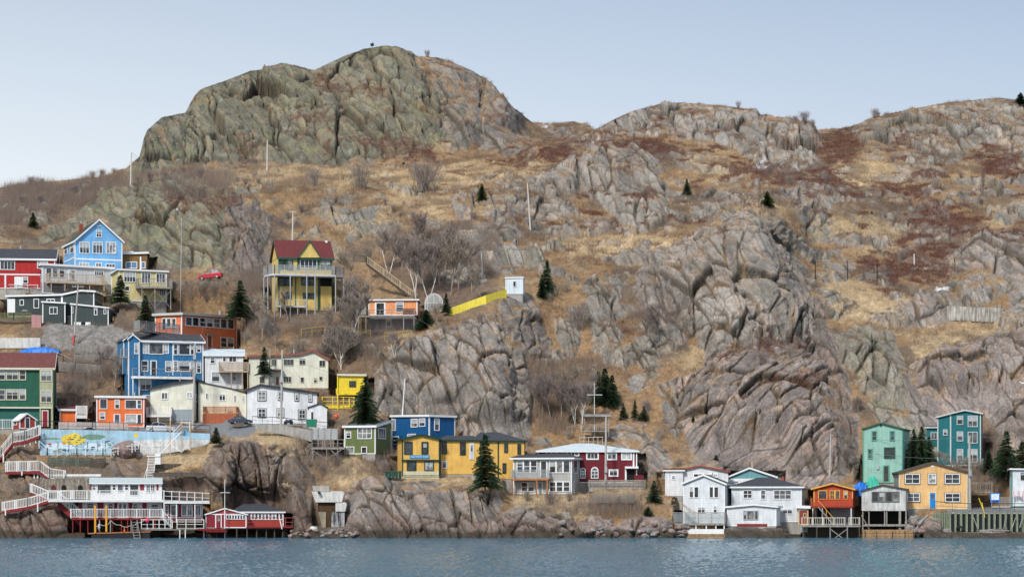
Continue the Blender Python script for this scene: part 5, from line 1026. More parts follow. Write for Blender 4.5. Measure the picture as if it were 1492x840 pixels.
def vor(u,v,seed):
    """cells of size 1: returns nearest-cell hashes, offset to its centre, gap to the second"""
    iu=np.floor(u); iv=np.floor(v)
    f1=np.full(u.shape,9.,np.float32); f2=f1.copy(); hx=np.zeros_like(f1); hy=hx.copy(); hz=hx.copy(); du=hx.copy(); dv=hx.copy()
    for a in(-1,0,1):
        for b in(-1,0,1):
            ci=iu+a; cj=iv+b; h1,h2,h3=hash2(ci,cj,seed)
            x=(ci+.1+.8*h1-u); y=(cj+.1+.8*h2-v); d=np.sqrt(x*x+y*y).astype(np.float32)
            m=d<f1; f2=np.where(m,f1,np.minimum(f2,d)); f1=np.where(m,d,f1)
            hx=np.where(m,h1,hx);hy=np.where(m,h2,hy);hz=np.where(m,h3,hz);du=np.where(m,-x,du);dv=np.where(m,-y,dv)
    return hx,hy,hz,du,dv,f2-f1
def facets(u,v,size,an,ang,seed,tilt=1.0):
    """angular slabs: size across the joints, an times longer along them (ang from horizontal, clockwise)"""
    c,s=np.cos(ang),np.sin(ang)
    a=(u*c-v*s)/(size*an); b=(u*s+v*c)/size
    hx,hy,hz,du,dv,g=vor(a,b,seed)
    h=(hz-.5)+tilt*((hx-.5)*du*1.3+(hy-.5)*dv*1.6)
    return h.astype(np.float32),g.astype(np.float32),hz.astype(np.float32)
def sst(x,a,b):
    t=np.clip((x-a)/(b-a),0,1); return t*t*(3-2*t)

# ------------------------------------------------------------------ grid
SKYL=[(-400,300),(-160,286),(0,273),(50,266),(100,262),(150,257),(185,244),(203,228),(210,200),(214,190),(235,171),(270,164),(283,140),(292,130),(330,117),(365,103),(385,101),(395,96),(410,92),(432,95),(452,101),(459,102),(480,92),(505,81),(530,71),(556,67),(580,68),(600,76),(608,82),(640,84),(665,93),(690,104),(705,113),(720,126),(732,140),(748,157),(765,170),(775,178),(790,179),(815,180),(835,176),(842,178),(855,181),(864,188),(872,187),(890,176),(925,160),(960,152),(985,149),(1010,151),(1050,154),(1080,158),(1103,160),(1108,167),(1130,172),(1165,179),(1190,189),(1225,187),(1250,181),(1265,173),(1300,165),(1335,158),(1370,151),(1420,145),(1455,142),(1492,147),(1600,150),(1900,190)]
sa=np.array(SKYL,float)
cpx=np.concatenate([np.arange(-400,-40,7.),np.arange(-40,1532,1.3),np.arange(1532,1900,7.)])
NR=560; NB=14
sky_y=np.interp(cpx,sa[:,0],sa[:,1])
sky_y=sky_y+1.5*fbm(cpx/9,0*cpx,0*cpx,4,.6,3)
tt=np.linspace(0,1,NR)
PY=830+(sky_y[:,None]-830)*tt[None,:]
PX=np.repeat(cpx[:,None],NR,1)
def blur(a,k,ax):
    if k<1: return a
    p=np.concatenate([np.repeat(np.take(a,[0],ax),k,ax),a,np.repeat(np.take(a,[-1],ax),k,ax)],ax)
    c=np.cumsum(p,ax,dtype=np.float64); n=2*k+1
    z=np.zeros_like(np.take(c,[0],ax)); c=np.concatenate([z,c],ax)
    m=a.shape[ax]
    return ((np.take(c,np.arange(n,n+m),ax)-np.take(c,np.arange(0,m),ax))/n)
YD=Ydepth(PX,PY)
YD=blur(blur(YD,3,1),6,0)
WX=(PX-CX)*YD/F; WZ=CH+(HY-PY)*YD/F
# broad swells of the hill (kept off the shoreline, where the houses stand on it)
calm=np.ones_like(PX)
for (x0,y0,x1,y1) in CALM:
    dx=np.maximum(np.maximum(x0-PX,PX-x1),0); dy=np.maximum(np.maximum(y0-PY,PY-y1),0)
    calm=np.minimum(calm,sst(np.sqrt(dx*dx+dy*dy),0,24))
calm=np.maximum(calm,.04)
sw=fbm(WX/26,YD/40,WZ/20,4,.5,5)
edge=sst(783-PY,0,60)
YD2=YD-sw*5.5*edge*np.clip(calm+.15,0,1)*np.clip((YD-330)/120,.35,1.3)
# keep columns ordered
CM=np.zeros_like(YD2); inr=np.zeros(YD2.shape,bool)
for x0,y0,x1,y1,yb_ in CUTS:
    m_=(PX>x0)&(PX<x1)&(PY>y0)&(PY<y1); CM=np.where(m_,np.maximum(CM,yb_),CM); inr|=m_
CM=np.maximum.accumulate(CM,axis=1)      # the bank behind a building never overhangs its cut
dl=np.maximum(CM-YD2,0); dlb=blur(blur(dl,7,0),3,1)
YB=YD2+np.where(inr,dl,np.maximum(dlb,dl*.85)*(PY<775)+dl*(PY>=775))
WX=(PX-CX)*YB/F; WZ=CH+(HY-PY)*YB/F; WY=YB
def normals(X,Y,Z):
    dX=np.gradient(X,axis=0);dY=np.gradient(Y,axis=0);dZ=np.gradient(Z,axis=0)
    eX=np.gradient(X,axis=1);eY=np.gradient(Y,axis=1);eZ=np.gradient(Z,axis=1)
    nx=dY*eZ-dZ*eY; ny=dZ*eX-dX*eZ; nz_=dX*eY-dY*eX
    l=np.sqrt(nx*nx+ny*ny+nz_*nz_)+1e-9
    return nx/l,ny/l,nz_/l
nx,ny,nz_=normals(WX,WY,WZ)
nx=blur(blur(nx,10,0),10,1);ny=blur(blur(ny,10,0),10,1);nz_=blur(blur(nz_,10,0),10,1)
l=np.sqrt(nx**2+ny**2+nz_**2); nx/=l;ny/=l;nz_/=l

# ------------------------------------------------------------------ rock outcrops: outline in the photograph, relief in metres, tint, joint direction
# tint: (green, pink, dark)
RK=[
# big mountain
([(175,262),(200,228),(208,190),(235,168),(270,160),(290,126),(365,96),(410,86),(457,96),(530,62),(580,60),(606,80),(628,120),(650,160),(655,205),(600,226),(540,236),(430,236),(330,238),(240,250)],3.5,(1,0,.15),62),
([(612,84),(640,86),(690,98),(725,122),(765,168),(762,190),(720,188),(700,160),(675,130),(645,112)],3,(.35,.2,.35),66),
([(625,100),(650,110),(672,140),(710,165),(720,195),(670,218),(645,205),(640,150)],2.2,(.5,.2,.35),70),
([(820,172),(845,172),(868,186),(850,198),(815,204),(790,196)],2,(.1,.2,.3),60),
([(700,190),(760,195),(780,210),(740,225),(700,220)],1.5,(.2,.2,.1),30),
# lower left dome
([(40,356),(95,318),(150,278),(200,262),(262,256),(300,270),(335,272),(350,285),(330,330),(325,395),(250,392),(205,385),(180,352),(150,322),(120,332),(90,350)],3,(.95,.0,.08),55),
([(335,285),(372,290),(395,330),(402,404),(330,402),(325,340)],2.5,(.3,.35,.55),70),
([(340,258),(380,272),(372,290),(345,285)],2,(.8,0,.2),60),
([(465,292),(488,274),(515,288),(522,318),(492,330),(470,316)],2.2,(.35,.1,0),60),
([(515,300),(545,292),(560,308),(540,325),(520,322)],1.2,(.3,.1,0),60),
([(612,318),(640,318),(645,336),(618,340)],1,(.2,.1,0),60),
([(448,360),(475,350),(500,362),(490,380),(455,378)],1,(.3,.1,0),30),
# shoulder right of the ledge
([(655,290),(672,268),(694,268),(700,290),(690,320),(664,322)],2.6,(.1,.1,0),75),
([(702,292),(725,275),(765,278),(780,296),(752,322),(712,322)],2.6,(.1,.1,0),70),
([(640,350),(690,322),(745,325),(760,345),(700,362),(650,366)],1.8,(.2,.05,0),10),
([(700,270),(740,258),(790,262),(785,278),(720,282)],1.2,(.1,.1,0),40),
([(690,370),(720,355),(768,352),(798,362),(792,386),(740,396),(712,392)],2.4,(.3,.1,0),65),
([(640,395),(690,378),(712,394),(700,415),(655,415)],1.6,(.3,.2,.1),60),
([(780,262),(830,232),(872,212),(930,210),(960,236),(970,275),(978,300),(972,332),(918,332),(880,302),(850,285),(800,292)],3.6,(.1,.08,0),62),
([(792,335),(815,320),(850,316),(884,328),(880,348),(800,352)],2.2,(.15,.12,.05),45),
([(760,300),(800,292),(840,300),(830,316),(775,322)],1.4,(.1,.1,0),30),
([(862,190),(900,170),(925,156),(990,145),(1060,150),(1110,158),(1165,174),(1192,186),(1198,215),(1192,246),(1150,252),(1100,242),(1070,216),(1000,205),(940,200),(890,212),(850,218),(830,212)],4.2,(.08,.1,0),60),
([(1005,302),(1030,280),(1070,274),(1102,280),(1110,300),(1060,320),(1010,322)],2.4,(.1,.15,0),65),
([(1122,286),(1150,266),(1200,272),(1224,290),(1212,310),(1150,302)],2.6,(.05,.3,.1),65),
([(960,275),(1000,280),(1005,300),(975,300)],1.5,(.1,.1,0),60),
# right hill
([(1236,196),(1290,162),(1370,146),(1450,138),(1500,140),(1700,145),(1700,230),(1492,238),(1450,215),(1420,222),(1395,240),(1340,246),(1290,232),(1256,215)],3,(.2,.1,0),40),
([(1405,350),(1440,330),(1482,345),(1560,340),(1700,360),(1700,450),(1480,445),(1450,432),(1432,418),(1400,410)],3.2,(.05,.3,.05),60),
([(1312,440),(1335,430),(1372,436),(1395,450),(1392,470),(1350,480),(1318,470)],2.6,(.05,.35,.05),60),
([(1395,408),(1440,400),(1455,420),(1450,440),(1400,442)],2.4,(.1,.25,.05),60),
([(1448,452),(1500,440),(1600,440),(1700,450),(1700,490),(1500,500),(1455,475)],2,(.2,.2,.1),40),
# central cliffs
([(935,385),(965,362),(1000,344),(1060,318),(1100,302),(1122,320),(1135,355),(1165,405),(1185,440),(1200,492),(1150,500),(1100,508),(1066,534),(1030,530),(1010,488),(990,468),(962,440)],4.6,(.15,.25,0),66),
([(925,400),(945,385),(972,420),(985,460),(1005,500),(985,500),(950,470),(930,440)],3.4,(.1,.4,.05),75),
([(1160,310),(1200,300),(1215,330),(1205,360),(1180,350)],2.6,(.5,.05,.2),60),
([(1115,335),(1150,350),(1175,390),(1170,410),(1140,380)],2.2,(.4,.1,.1),60),
([(1195,375),(1225,365),(1245,385),(1235,405),(1205,400)],1.2,(.2,.1,.1),50),
([(955,560),(985,548),(1000,570),(1000,620),(985,640),(965,610)],2.8,(.2,.25,.1),65),
([(985,550),(1040,524),(1080,515),(1120,505),(1185,492),(1215,560),(1240,640),(1256,700),(1200,712),(1100,706),(1050,702),(1010,690),(1000,640)],4.6,(.0,.6,.05),-50),
([(1165,400),(1200,450),(1228,530),(1252,620),(1262,705),(1225,705),(1205,600),(1188,500)],3.6,(.1,.3,.6),62),  # right-facing slope: its shade is painted in by the dark tint
([(1212,492),(1250,474),(1300,478),(1320,520),(1342,590),(1352,640),(1290,630),(1262,580),(1240,540)],3.6,(.55,.15,.0),62),
([(1300,520),(1325,540),(1372,640),(1375,660),(1350,650)],3,(.1,.5,.1),62),
([(1328,528),(1370,510),(1410,500),(1470,480),(1530,480),(1700,500),(1700,700),(1520,700),(1470,660),(1430,600),(1380,602),(1365,625),(1345,590)],4.4,(.0,.6,.05),58),
([(1190,420),(1215,425),(1235,450),(1215,460)],1.2,(.4,.1,0),50),
([(848,420),(858,404),(875,404),(890,440),(908,495),(906,530),(880,532),(862,480)],3.2,(.3,.15,0),72),
([(884,408),(900,402),(912,430),(905,440)],2,(.2,.1,.1),70),
([(804,460),(830,452),(846,485),(842,522),(818,518)],2.4,(.3,.1,.25),70),
([(912,560),(930,545),(965,540),(950,560),(925,572)],1.5,(.2,.1,.05),20),
([(860,530),(872,530),(876,560),(866,560)],1,(.4,.1,.1),80),
# cliff under the light blue hut
([(725,440),(745,424),(768,424),(785,450),(797,500),(795,530),(775,528),(755,500),(735,480)],3.8,(.1,.35,.15),75),
([(545,548),(560,520),(600,490),(640,476),(690,462),(722,450),(742,500),(748,560),(752,642),(700,646),(640,612),(600,606),(550,602)],4.2,(.05,.3,.0),72),
([(742,500),(765,510),(780,570),(772,640),(752,640)],2.6,(.2,.2,.15),78),
([(885,645),(905,622),(940,622),(965,650),(990,690),(985,700),(930,690),(900,660)],2.8,(.05,.2,.0),40),
([(780,640),(800,635),(815,655),(800,668)],1.5,(.1,.1,.1),60),
# shore
([(-400,690),(-50,700),(0,740),(60,735),(110,722),(135,760),(140,800),(-400,800)],2.0,(.05,.45,.45),65),
([(0,650),(50,640),(60,700),(40,720),(0,720)],1.8,(.1,.2,.3),60),
([(160,672),(175,662),(192,670),(196,690),(180,700),(165,694)],2,(.05,.4,.3),70),
([(300,662),(330,640),(372,640),(400,660),(430,650),(455,690),(462,740),(450,800),(428,800),(370,735),(310,735),(290,700)],2.6,(.05,.4,.35),72),
([(225,690),(290,690),(300,735),(240,735)],1.4,(.1,.2,.3),60),
([(505,720),(520,700),(560,694),(620,702),(690,706),(722,712),(728,745),(760,760),(760,800),(462,800),(480,745)],3.2,(.02,.38,.18),64),
([(730,750),(760,735),(790,738),(812,760),(820,800),(735,800)],2.4,(0,.5,.3),50),
([(842,762),(862,748),(892,754),(900,775),(890,800),(845,800)],2,(.05,.25,0),40),
([(900,765),(920,752),(950,750),(975,758),(992,800),(895,800)],2.2,(0,.6,.0),30),
([(805,775),(840,770),(850,800),(800,800)],1,(.1,.2,.3),30),
([(1005,800),(1015,778),(1050,766),(1100,764),(1138,768),(1150,800)],1.2,(.25,.2,.45),40),
([(1150,764),(1260,762),(1262,800),(1150,800)],.4,(.1,.2,.7),40),
([(1300,762),(1380,756),(1420,768),(1420,800),(1300,800)],1.2,(.1,.25,.2),40),
]
wpx=PX+fbm(WX/5,WY/9,WZ/5,4,.6,21)*17+fbm(WX/1.3,WY/3,WZ/1.3,2,.5,22)*3.5; wpy=PY+fbm(WX/5,WY/9,WZ/5,4,.6,31)*15+fbm(WX/1.3,WY/3,WZ/1.3,2,.5,32)*3
def polymask(poly,soft):
    """signed distance (photo px) inside a polygon, only in its neighbourhood"""
    p=np.array(poly,float); x0,y0=p.min(0)-25; x1,y1=p.max(0)+25
    cm=np.where((cpx>x0)&(cpx<x1))[0]
    res=np.full(PX.shape,-99.,np.float32)
    if len(cm)==0: return res
    a,b=cm[0],cm[-1]+1
    X=wpx[a:b];Y=wpy[a:b]; sel=(Y>y0)&(Y<y1)
    xs=X[sel];ys=Y[sel]; ins=np.zeros(xs.shape,bool); dm=np.full(xs.shape,1e9)
    n=len(p)
    for i in range(n):
        ax,ay=p[i];bx_,by_=p[(i+1)%n]
        c=((ay>ys)!=(by_>ys))&(xs<(bx_-ax)*(ys-ay)/((by_-ay)if by_!=ay else 1e-9)+ax); ins^=c
        vx,vy=bx_-ax,by_-ay; t=np.clip(((xs-ax)*vx+(ys-ay)*vy)/(vx*vx+vy*vy+1e-9),0,1)
        dm=np.minimum(dm,(xs-ax-t*vx)**2+(ys-ay-t*vy)**2)
    d=np.sqrt(dm)*np.where(ins,1,-1); sub=res[a:b]; sub[sel]=d; res[a:b]=sub
    return res
rock=np.zeros_like(PX);bulge=np.zeros_like(PX);tg=np.zeros_like(PX);tp=np.zeros_like(PX);td=np.zeros_like(PX);ang=np.full(PX.shape,62.)
for poly,h,(g_,p_,d_),an in RK:
    d=polymask(poly,0); m=sst(d,-1.5,1.5)
    rock=np.maximum(rock,m); prof=h*.9*(1-np.exp(-np.maximum(d,0)/20))
    bulge=np.maximum(bulge,prof)
    k=sst(d,-4,4); tg=tg*(1-k)+g_*k; tp=tp*(1-k)+p_*k; td=td*(1-k)+d_*k; ang=np.where(d>0,an,ang)
# scattered small outcrops
mot=np.zeros_like(PX)
for poly in [[(606,85),(690,100),(765,170),(800,190),(760,215),(660,222),(640,190)],[(640,260),(800,240),(1000,215),(1230,255),(1240,300),(1110,330),(900,345),(760,400),(640,410)],[(560,330),(640,300),(720,400),(620,440)],[(1150,320),(1260,300),(1260,480),(1190,470)],[(1230,200),(1500,200),(1700,300),(1700,480),(1380,470),(1300,350),(1250,260)],[(0,280),(150,262),(200,330),(60,350),(0,340)],[(400,260),(600,290),(560,380),(430,350)],[(780,420),(960,420),(980,560),(900,560),(790,500)]]:
    mot=np.maximum(mot,sst(polymask(poly,0),-10,14))
sc_=fbm(WX/7,WY/10,WZ/5,4,.55,41)
sc_=sc_+.075*mot
small=sst(sc_,.17-.10*sst(PX,560,700)*sst(PY,620,380)*sst(PY,180,260),.27-.10*sst(PX,560,700)*sst(PY,620,380))*(WZ>6)*sst(PY,150,300)*sst(calm,.5,1)
shoreband=sst(2.0-WZ+fbm(WX/9,0*WY,0*WX+3,3,.6,43)*5.5+fbm(WX/3,WY/4,WZ/3,3,.5,44)*1.5,0,1)*sst(PY,735,755)
small=np.maximum(small,shoreband)
bulge=np.maximum(bulge,np.clip((sc_-.12)*6,0,1.6)*small+shoreband*1.1)
k=small*(1-rock); tg=tg+k*(.25+.2*sst(700-PX,0,300)); tp+=k*.2*sst(PX,500,900)+shoreband*.2*k; td+=k*shoreband*.35+k*.1
rock=np.maximum(rock,small)
# relief
wu=WX+fbm(WX/14,WY/18,WZ/14,2,.5,51)*2.0; wv=WZ*1.0+(WY-350)*.35+fbm(WX/14,WY/18,WZ/14,2,.5,52)*2.0
ar=np.radians(ang)
scl=np.clip(WY/430,.8,1.45)          # far rock carries coarser joints in view
f0,g0,h0=facets(wu/scl,wv/scl,7.0,2.2,ar,9,1.3)
f1,g1,h1=facets(wu/scl,wv/scl,2.5,3.2,ar,1,1.35)
f2,g2,h2=facets(wu/scl,wv/scl,1.3,2.6,ar+.1,2,1.1)
f3,g3,h3=facets(wu/scl,wv/scl,.7,1.6,ar-.2,3,.9)
f4,g4,h4=facets(wu/scl,wv/scl,3.0,1.5,ar+1.35,4,.8)
rough=fbm(WX/1.6,WY/2.2,WZ/1.6,4,.55,61)
big=fbm(WX/11,WY/16,WZ/11,3,.5,62)
cA,sA=np.cos(ar),np.sin(ar); lu=(wu*cA-wv*sA); lv=(wu*sA+wv*cA)
lay=fbm(lu/5.5,lv/.55,lu*0+ang/40,3,.6,65); lay2=fbm(lu/9,lv/1.5,lu*0+ang/40,2,.5,66)
relief=1.9*f0+1.05*f1+.34*f2+.16*f3+.5*f4+.11*rough+.8*big+.12*lay+.38*lay2
relief-=1.9*np.exp(-g0/.026)+1.6*np.exp(-g1/.042)*sst(h4,.1,.35)+.5*np.exp(-g2/.06)*sst(h1,.3,.7)+.07*np.exp(-g3/.08)+.3*np.exp(-g4/.035)*sst(h0,.3,.6)
relief*=np.clip(scl,.8,1.3)
tus=fbm(WX/.9,WY/1.1,WZ/.7,3,.6,71); hum=fbm(WX/3.2,WY/4,WZ/2.6,3,.55,72)
soil=.16*tus+.75*hum
disp=(bulge+relief*sst(rock,.3,1)*np.clip(.12+bulge/2.4,0,1))*1.0+soil*(1-.7*rock)
low=sst(WZ,-2,.8)
disp*=np.clip(calm*1.0,0,1)*np.clip(.45+.55*low,0,1)
skyf=np.clip((PY-sky_y[:,None])/14,0,1)     # hold the skyline
dn=disp*(.25+.75*skyf)-1.0*(1-skyf)*0
# push mostly along the ground normal but never sideways enough to fold
VX=WX+nx*dn*.6; VY=WY+ny*dn; VZ=WZ+nz_*dn*(.35+.45*skyf)
# rock ledges catch turf: flat spots inside rock
NXf,NYf,NZf=normals(blur(blur(VX,1,0),1,1),blur(blur(VY,1,0),1,1),blur(blur(VZ,1,0),1,1))
sgn=np.where(NYf>0,-1,1); NZf=NZf*sgn
turf=sst(NZf+.22*hum+.12*tus,.87,.97)*sst(VZ,2,5)
turf=turf*(1-.75*sst(tg,.6,1))
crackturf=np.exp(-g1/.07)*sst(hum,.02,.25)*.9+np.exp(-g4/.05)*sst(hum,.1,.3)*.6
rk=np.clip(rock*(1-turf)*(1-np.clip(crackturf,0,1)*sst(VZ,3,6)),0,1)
# ------------------------------------------------------------------ ground cover colours (surface albedo)
def C(*a): return np.array(a,np.float32)
def lerp(a,b,t): return a+(b-a)*t[...,None]
n_a=fbm(WX/14,WY/18,WZ/10,4,.55,81); n_b=fbm(WX/4,WY/6,WZ/3,4,.6,82); n_c=fbm(WX/.8,WY/1.2,WZ/.6,3,.6,83); n_d=fbm(WX/2,WY/3,WZ/1.0,4,.6,84)
one=np.ones(PX.shape,np.float32)
straw=C(.44,.325,.19); orange=C(.285,.178,.092); scrub=C(.165,.125,.092); umber=C(.135,.085,.058); heath=C(.105,.050,.040); olive=C(.16,.135,.062)
soilc=lerp(np.broadcast_to(orange,PX.shape+(3,)),scrub,sst(n_a+.5*n_b,-.12,.22))
soilc=lerp(soilc,straw*.95,sst(n_b*.7-n_a*.5+n_d*.5,.0,.36)*.8)
soilc=lerp(soilc,umber,sst(n_d+.3*n_a,.12,.35)*.7)
def paintpatch(polys,col,soft,strength,nmul=10):
    global soilc
    for poly in polys:
        d=polymask(poly,0)+n_b*nmul+n_c*nmul*.5
        soilc=lerp(soilc,col*(1+.35*n_c[...,None]),sst(d,-soft,soft)*strength)
STRAW=[[(300,250),(420,238),(560,246),(700,238),(800,232),(790,262),(700,262),(640,282),(560,276),(470,270),(330,276)],
[(470,318),(560,300),(600,330),(640,345),(600,375),(520,360)],
[(560,270),(640,268),(660,300),(640,320),(590,310)],
[(790,352),(900,342),(1000,345),(1040,322),(1100,300),(1180,302),(1170,312),(1080,318),(1010,345),(930,380),(820,372)],
[(1215,230),(1250,215),(1300,245),(1340,262),(1330,276),(1260,262),(1235,280),(1210,262)],
[(1170,320),(1230,312),(1320,330),(1300,372),(1240,372),(1190,350)],
[(1190,400),(1240,405),(1320,430),(1325,470),(1290,480),(1240,470),(1205,455)],
[(1330,490),(1400,470),(1480,455),(1492,475),(1400,500),(1335,522)],
[(980,225),(1060,240),(1110,262),(1030,262)],[(1440,300),(1500,290),(1500,330),(1430,330)],
[(330,625),(400,612),(440,640),(430,720),(395,720),(370,640),(330,660)],[(460,668),(520,650),(540,700),(500,710)],[(560,694),(640,680),(700,690),(725,706),(640,704),(570,700)],
[(740,722),(850,712),(870,740),(820,760),(745,740)],[(240,660),(300,645),(330,655),(300,680),(240,690)]]
paintpatch(STRAW,straw,8,.85)
BRIGHT=[[(480,250),(600,248),(700,245),(790,240),(740,262),(640,262)],[(850,352),(960,346),(990,352),(900,366)],[(1225,240),(1290,262),(1250,275)],[(1230,430),(1300,445),(1290,468),(1240,462)],[(1150,303),(1100,302),(1040,322),(1080,312)]]
paintpatch(BRIGHT,C(.56,.42,.25),8,.7)
ORG=[[(760,560),(850,540),(880,600),(960,610),(1000,690),(960,700),(880,640),(780,660),(756,640)],[(900,450),(930,430),(960,520),(1000,540),(960,610),(905,600),(880,540)],[(795,400),(850,430),(880,530),(800,560),(780,470)],
[(1200,500),(1250,590),(1260,640),(1300,690),(1250,700),(1225,600)],[(1170,340),(1250,360),(1260,400),(1200,390)],[(640,105),(670,110),(700,150),(760,210),(700,190),(660,140)],
[(270,415),(330,410),(330,455),(250,450)],[(450,390),(560,380),(580,430),(480,440)],[(0,655),(60,640),(70,700),(0,720)],[(1100,560),(1160,545),(1200,560),(1150,590)]]
paintpatch(ORG,orange*1.15,8,.7)
BROWN=[[(70,535),(140,530),(140,575),(210,550),(225,600),(70,610)],[(420,480),(560,480),(550,550),(480,600),(440,540)],[(560,330),(700,330),(720,430),(620,450),(560,400)],[(330,400),(400,400),(400,500),(350,500)],[(1260,620),(1492,600),(1492,700),(1330,690)],[(0,275),(150,262),(130,330),(0,340)],[(60,480),(200,470),(210,560),(80,540)]]
paintpatch(BROWN,C(.15,.105,.078),10,.7)
GREYG=[[(60,478),(110,470),(190,482),(200,520),(110,512),(62,505)]]
paintpatch(GREYG,C(.25,.235,.215),3,.95,4)
ROAD=[[(330,622),(420,600),(430,618),(345,632)],[(60,617),(340,617),(340,632),(60,626)]]
HEA=[[(455,118),(520,132),(575,148),(560,158),(500,145),(470,140)],[(470,150),(490,200),(500,210),(480,215)],[(340,225),(380,215),(360,250)],[(240,280),(300,276),(350,292),(330,320),(280,312),(235,300)],[(400,180),(470,172),(500,190),(420,192)],
[(500,200),(620,210),(640,235),(560,232)],[(720,240),(800,212),(850,214),(800,238),(740,248)],[(860,202),(960,204),(1000,225),(930,222),(860,214)],
[(1040,245),(1100,240),(1190,262),(1210,275),(1130,268),(1060,262)],[(1186,200),(1240,196),(1260,215),(1240,240),(1205,240),(1190,225)],[(1180,250),(1230,255),(1260,285),(1210,275)],
[(1270,268),(1340,262),(1370,285),(1310,292)],[(1330,300),(1400,300),(1440,320),(1410,350),(1330,340)],[(1260,385),(1330,350),(1400,365),(1390,400),(1330,410),(1290,425)],[(1420,225),(1480,222),(1492,250),(1430,255)],
[(1060,516),(1120,500),(1180,490),(1170,505),(1090,520)],[(1110,556),(1150,570),(1190,555),(1180,580),(1130,585)],[(1440,355),(1480,330),(1492,350)],[(1030,540),(1120,500),(1110,520),(1050,545)],[(880,478),(920,478),(920,498),(890,498)]]
d_all=np.zeros(PX.shape)
for poly in HEA:
    d=polymask(poly,0)+n_b*20+n_c*12; k=sst(d+n_d*36,-2,6)*.8
    soilc=lerp(soilc,heath*(1+.5*n_c[...,None]),k); d_all=np.maximum(d_all,k)
h2_=sst(fbm(WX/5,WY/9,WZ/2.2,3,.55,91),.22,.33)*sst(420-PY,0,80)*sst(PX,430,800)
soilc=lerp(soilc,heath*1.1,h2_*.85); d_all=np.maximum(d_all,h2_*.8)
rk=rk*(1-.8*d_all)
soilc=soilc*(1+.30*n_c+.16*n_d)[...,None]
soilc=lerp(soilc,C(.22,.21,.20),sst(np.where(PX<-999,1,0.)+0*PX,.5,1))
ry=np.zeros(PX.shape)
for poly in ROAD: ry=np.maximum(ry,sst(polymask(poly,0),-1,1))
soilc=lerp(soilc,C(.21,.215,.22),ry); rk=rk*(1-ry)
# rock colours: per-block tone, lichen, iron and lime stains, painted joint shade
base=lerp(np.broadcast_to(C(.285,.265,.243),PX.shape+(3,)),C(.185,.183,.130),np.clip(tg,0,1))
base=lerp(base,C(.262,.215,.202),np.clip(tp*1.15,0,1)*(1-np.clip(tg,0,1)*.5))
base=lerp(base,C(.125,.100,.096),np.clip(td+.35*sst(big,.1,.5)*td,0,1))
wb=sst(polymask([(-300,640),(60,630),(60,690),(230,665),(300,640),(400,620),(460,640),(470,800),(-300,800)],0),-10,14)
base=lerp(base,C(.165,.118,.092),wb*.7)
base=base*(1+.50*(h1-.5)+.42*(h2-.5)+.20*(h3-.5)+.30*lay+.2*lay2)[...,None]
base=lerp(base,base*C(1.12,.98,.88),sst(h2,.6,1)*.8)
base=lerp(base,C(.36,.34,.31),sst(fbm(WX/2,WY/3,WZ/4,4,.6,101),.15,.45)*.45)
base=lerp(base,C(.15,.145,.14),sst(fbm(WX/1.4,WY/3,WZ/4.5,4,.6,102),.1,.4)*.45)
base=lerp(base,C(.23,.235,.12),sst(fbm(WX/6,WY/8,WZ/6,4,.6,103),.06,.34)*np.clip(tg,0,1)*.5)
base=lerp(base,C(.30,.19,.08),sst(fbm(WX/5,WY/7,WZ/4,4,.65,104),.28,.42)*.35*(1-np.clip(tg,0,1)))
joint_shade=np.clip(np.exp(-(g0/.035)**2)+np.exp(-(g1/.06)**2)*sst(h4,.1,.35)+.6*np.exp(-(g2/.09)**2)*sst(h1,.3,.7),0,1)  # dark joint fill doubles as painted crack shade, for contrast
base=lerp(base,C(.06,.052,.040),joint_shade*.85)
base=base*(1+.20*rough+.12*n_c)[...,None]
base*=1.0*C(1.02,1,.965)
# tidal zone: weed-stained, wet
tide=sst(1.15+.5*n_b-VZ,-.4,.4)*(VZ>-9)
base=lerp(base,C(.045,.036,.024),tide*.85); rk=np.maximum(rk,tide)
rust=sst(2.6+n_b*2-VZ,-.8,.8)*(1-tide)
base=lerp(base,C(.15,.09,.07),rust*.4)
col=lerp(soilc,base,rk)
snow=np.zeros(PX.shape)
for poly in [[(1103,240),(1116,239),(1114,242),(1104,243)],[(786,180),(805,181),(803,187),(792,185)],[(857,212),(866,212),(864,217),(857,217)],[(1355,412),(1376,416),(1380,428),(1362,424)],[(262,308),(266,308),(265,313),(262,313)]]:
    d=polymask(poly,0)+n_c*3; snow=np.maximum(snow,sst(d,-1,1.5))
col=lerp(col,C(.62,.63,.66),snow*.85)
# ------------------------------------------------------------------ level ground under the buildings
for poly,zb,mar,ztop in PADS:
    p=np.array(poly,float); c=p.mean(0)
    e=[];n=len(p); area=sum(p[i][0]*p[(i+1)%n][1]-p[(i+1)%n][0]*p[i][1] for i in range(n)); s_=1 if area>0 else -1
    x0,y0=p.min(0)-mar-1; x1,y1=p.max(0)+mar+1
    sel=(VX>x0)&(VX<x1)&(VY>y0)&(VY<y1)
    if not sel.any(): continue
    X=VX[sel];Y=VY[sel];Z=VZ[sel]; dmin=np.full(X.shape,1e9)
    for i in range(n):
        ax,ay=p[i];bx_,by_=p[(i+1)%n]; ex,ey=bx_-ax,by_-ay; l_=math.hypot(ex,ey)+1e-9
        dmin=np.minimum(dmin,s_*(ex*(Y-ay)-ey*(X-ax))/l_)
    lim=zb+np.maximum(-dmin,0)*.25
    hitm=(dmin>-mar)&(Z>lim-.12)&(Z<ztop)
    ymx=float(p[:,1].max())+.2; k_=np.where(hitm,np.maximum(ymx/Y,1),1.)
    VX[sel]=X*k_; VY[sel]=Y*k_; VZ[sel]=CH+(Z-CH)*k_
VZ=np.where(VY<346,np.minimum(VZ,-.6),VZ)
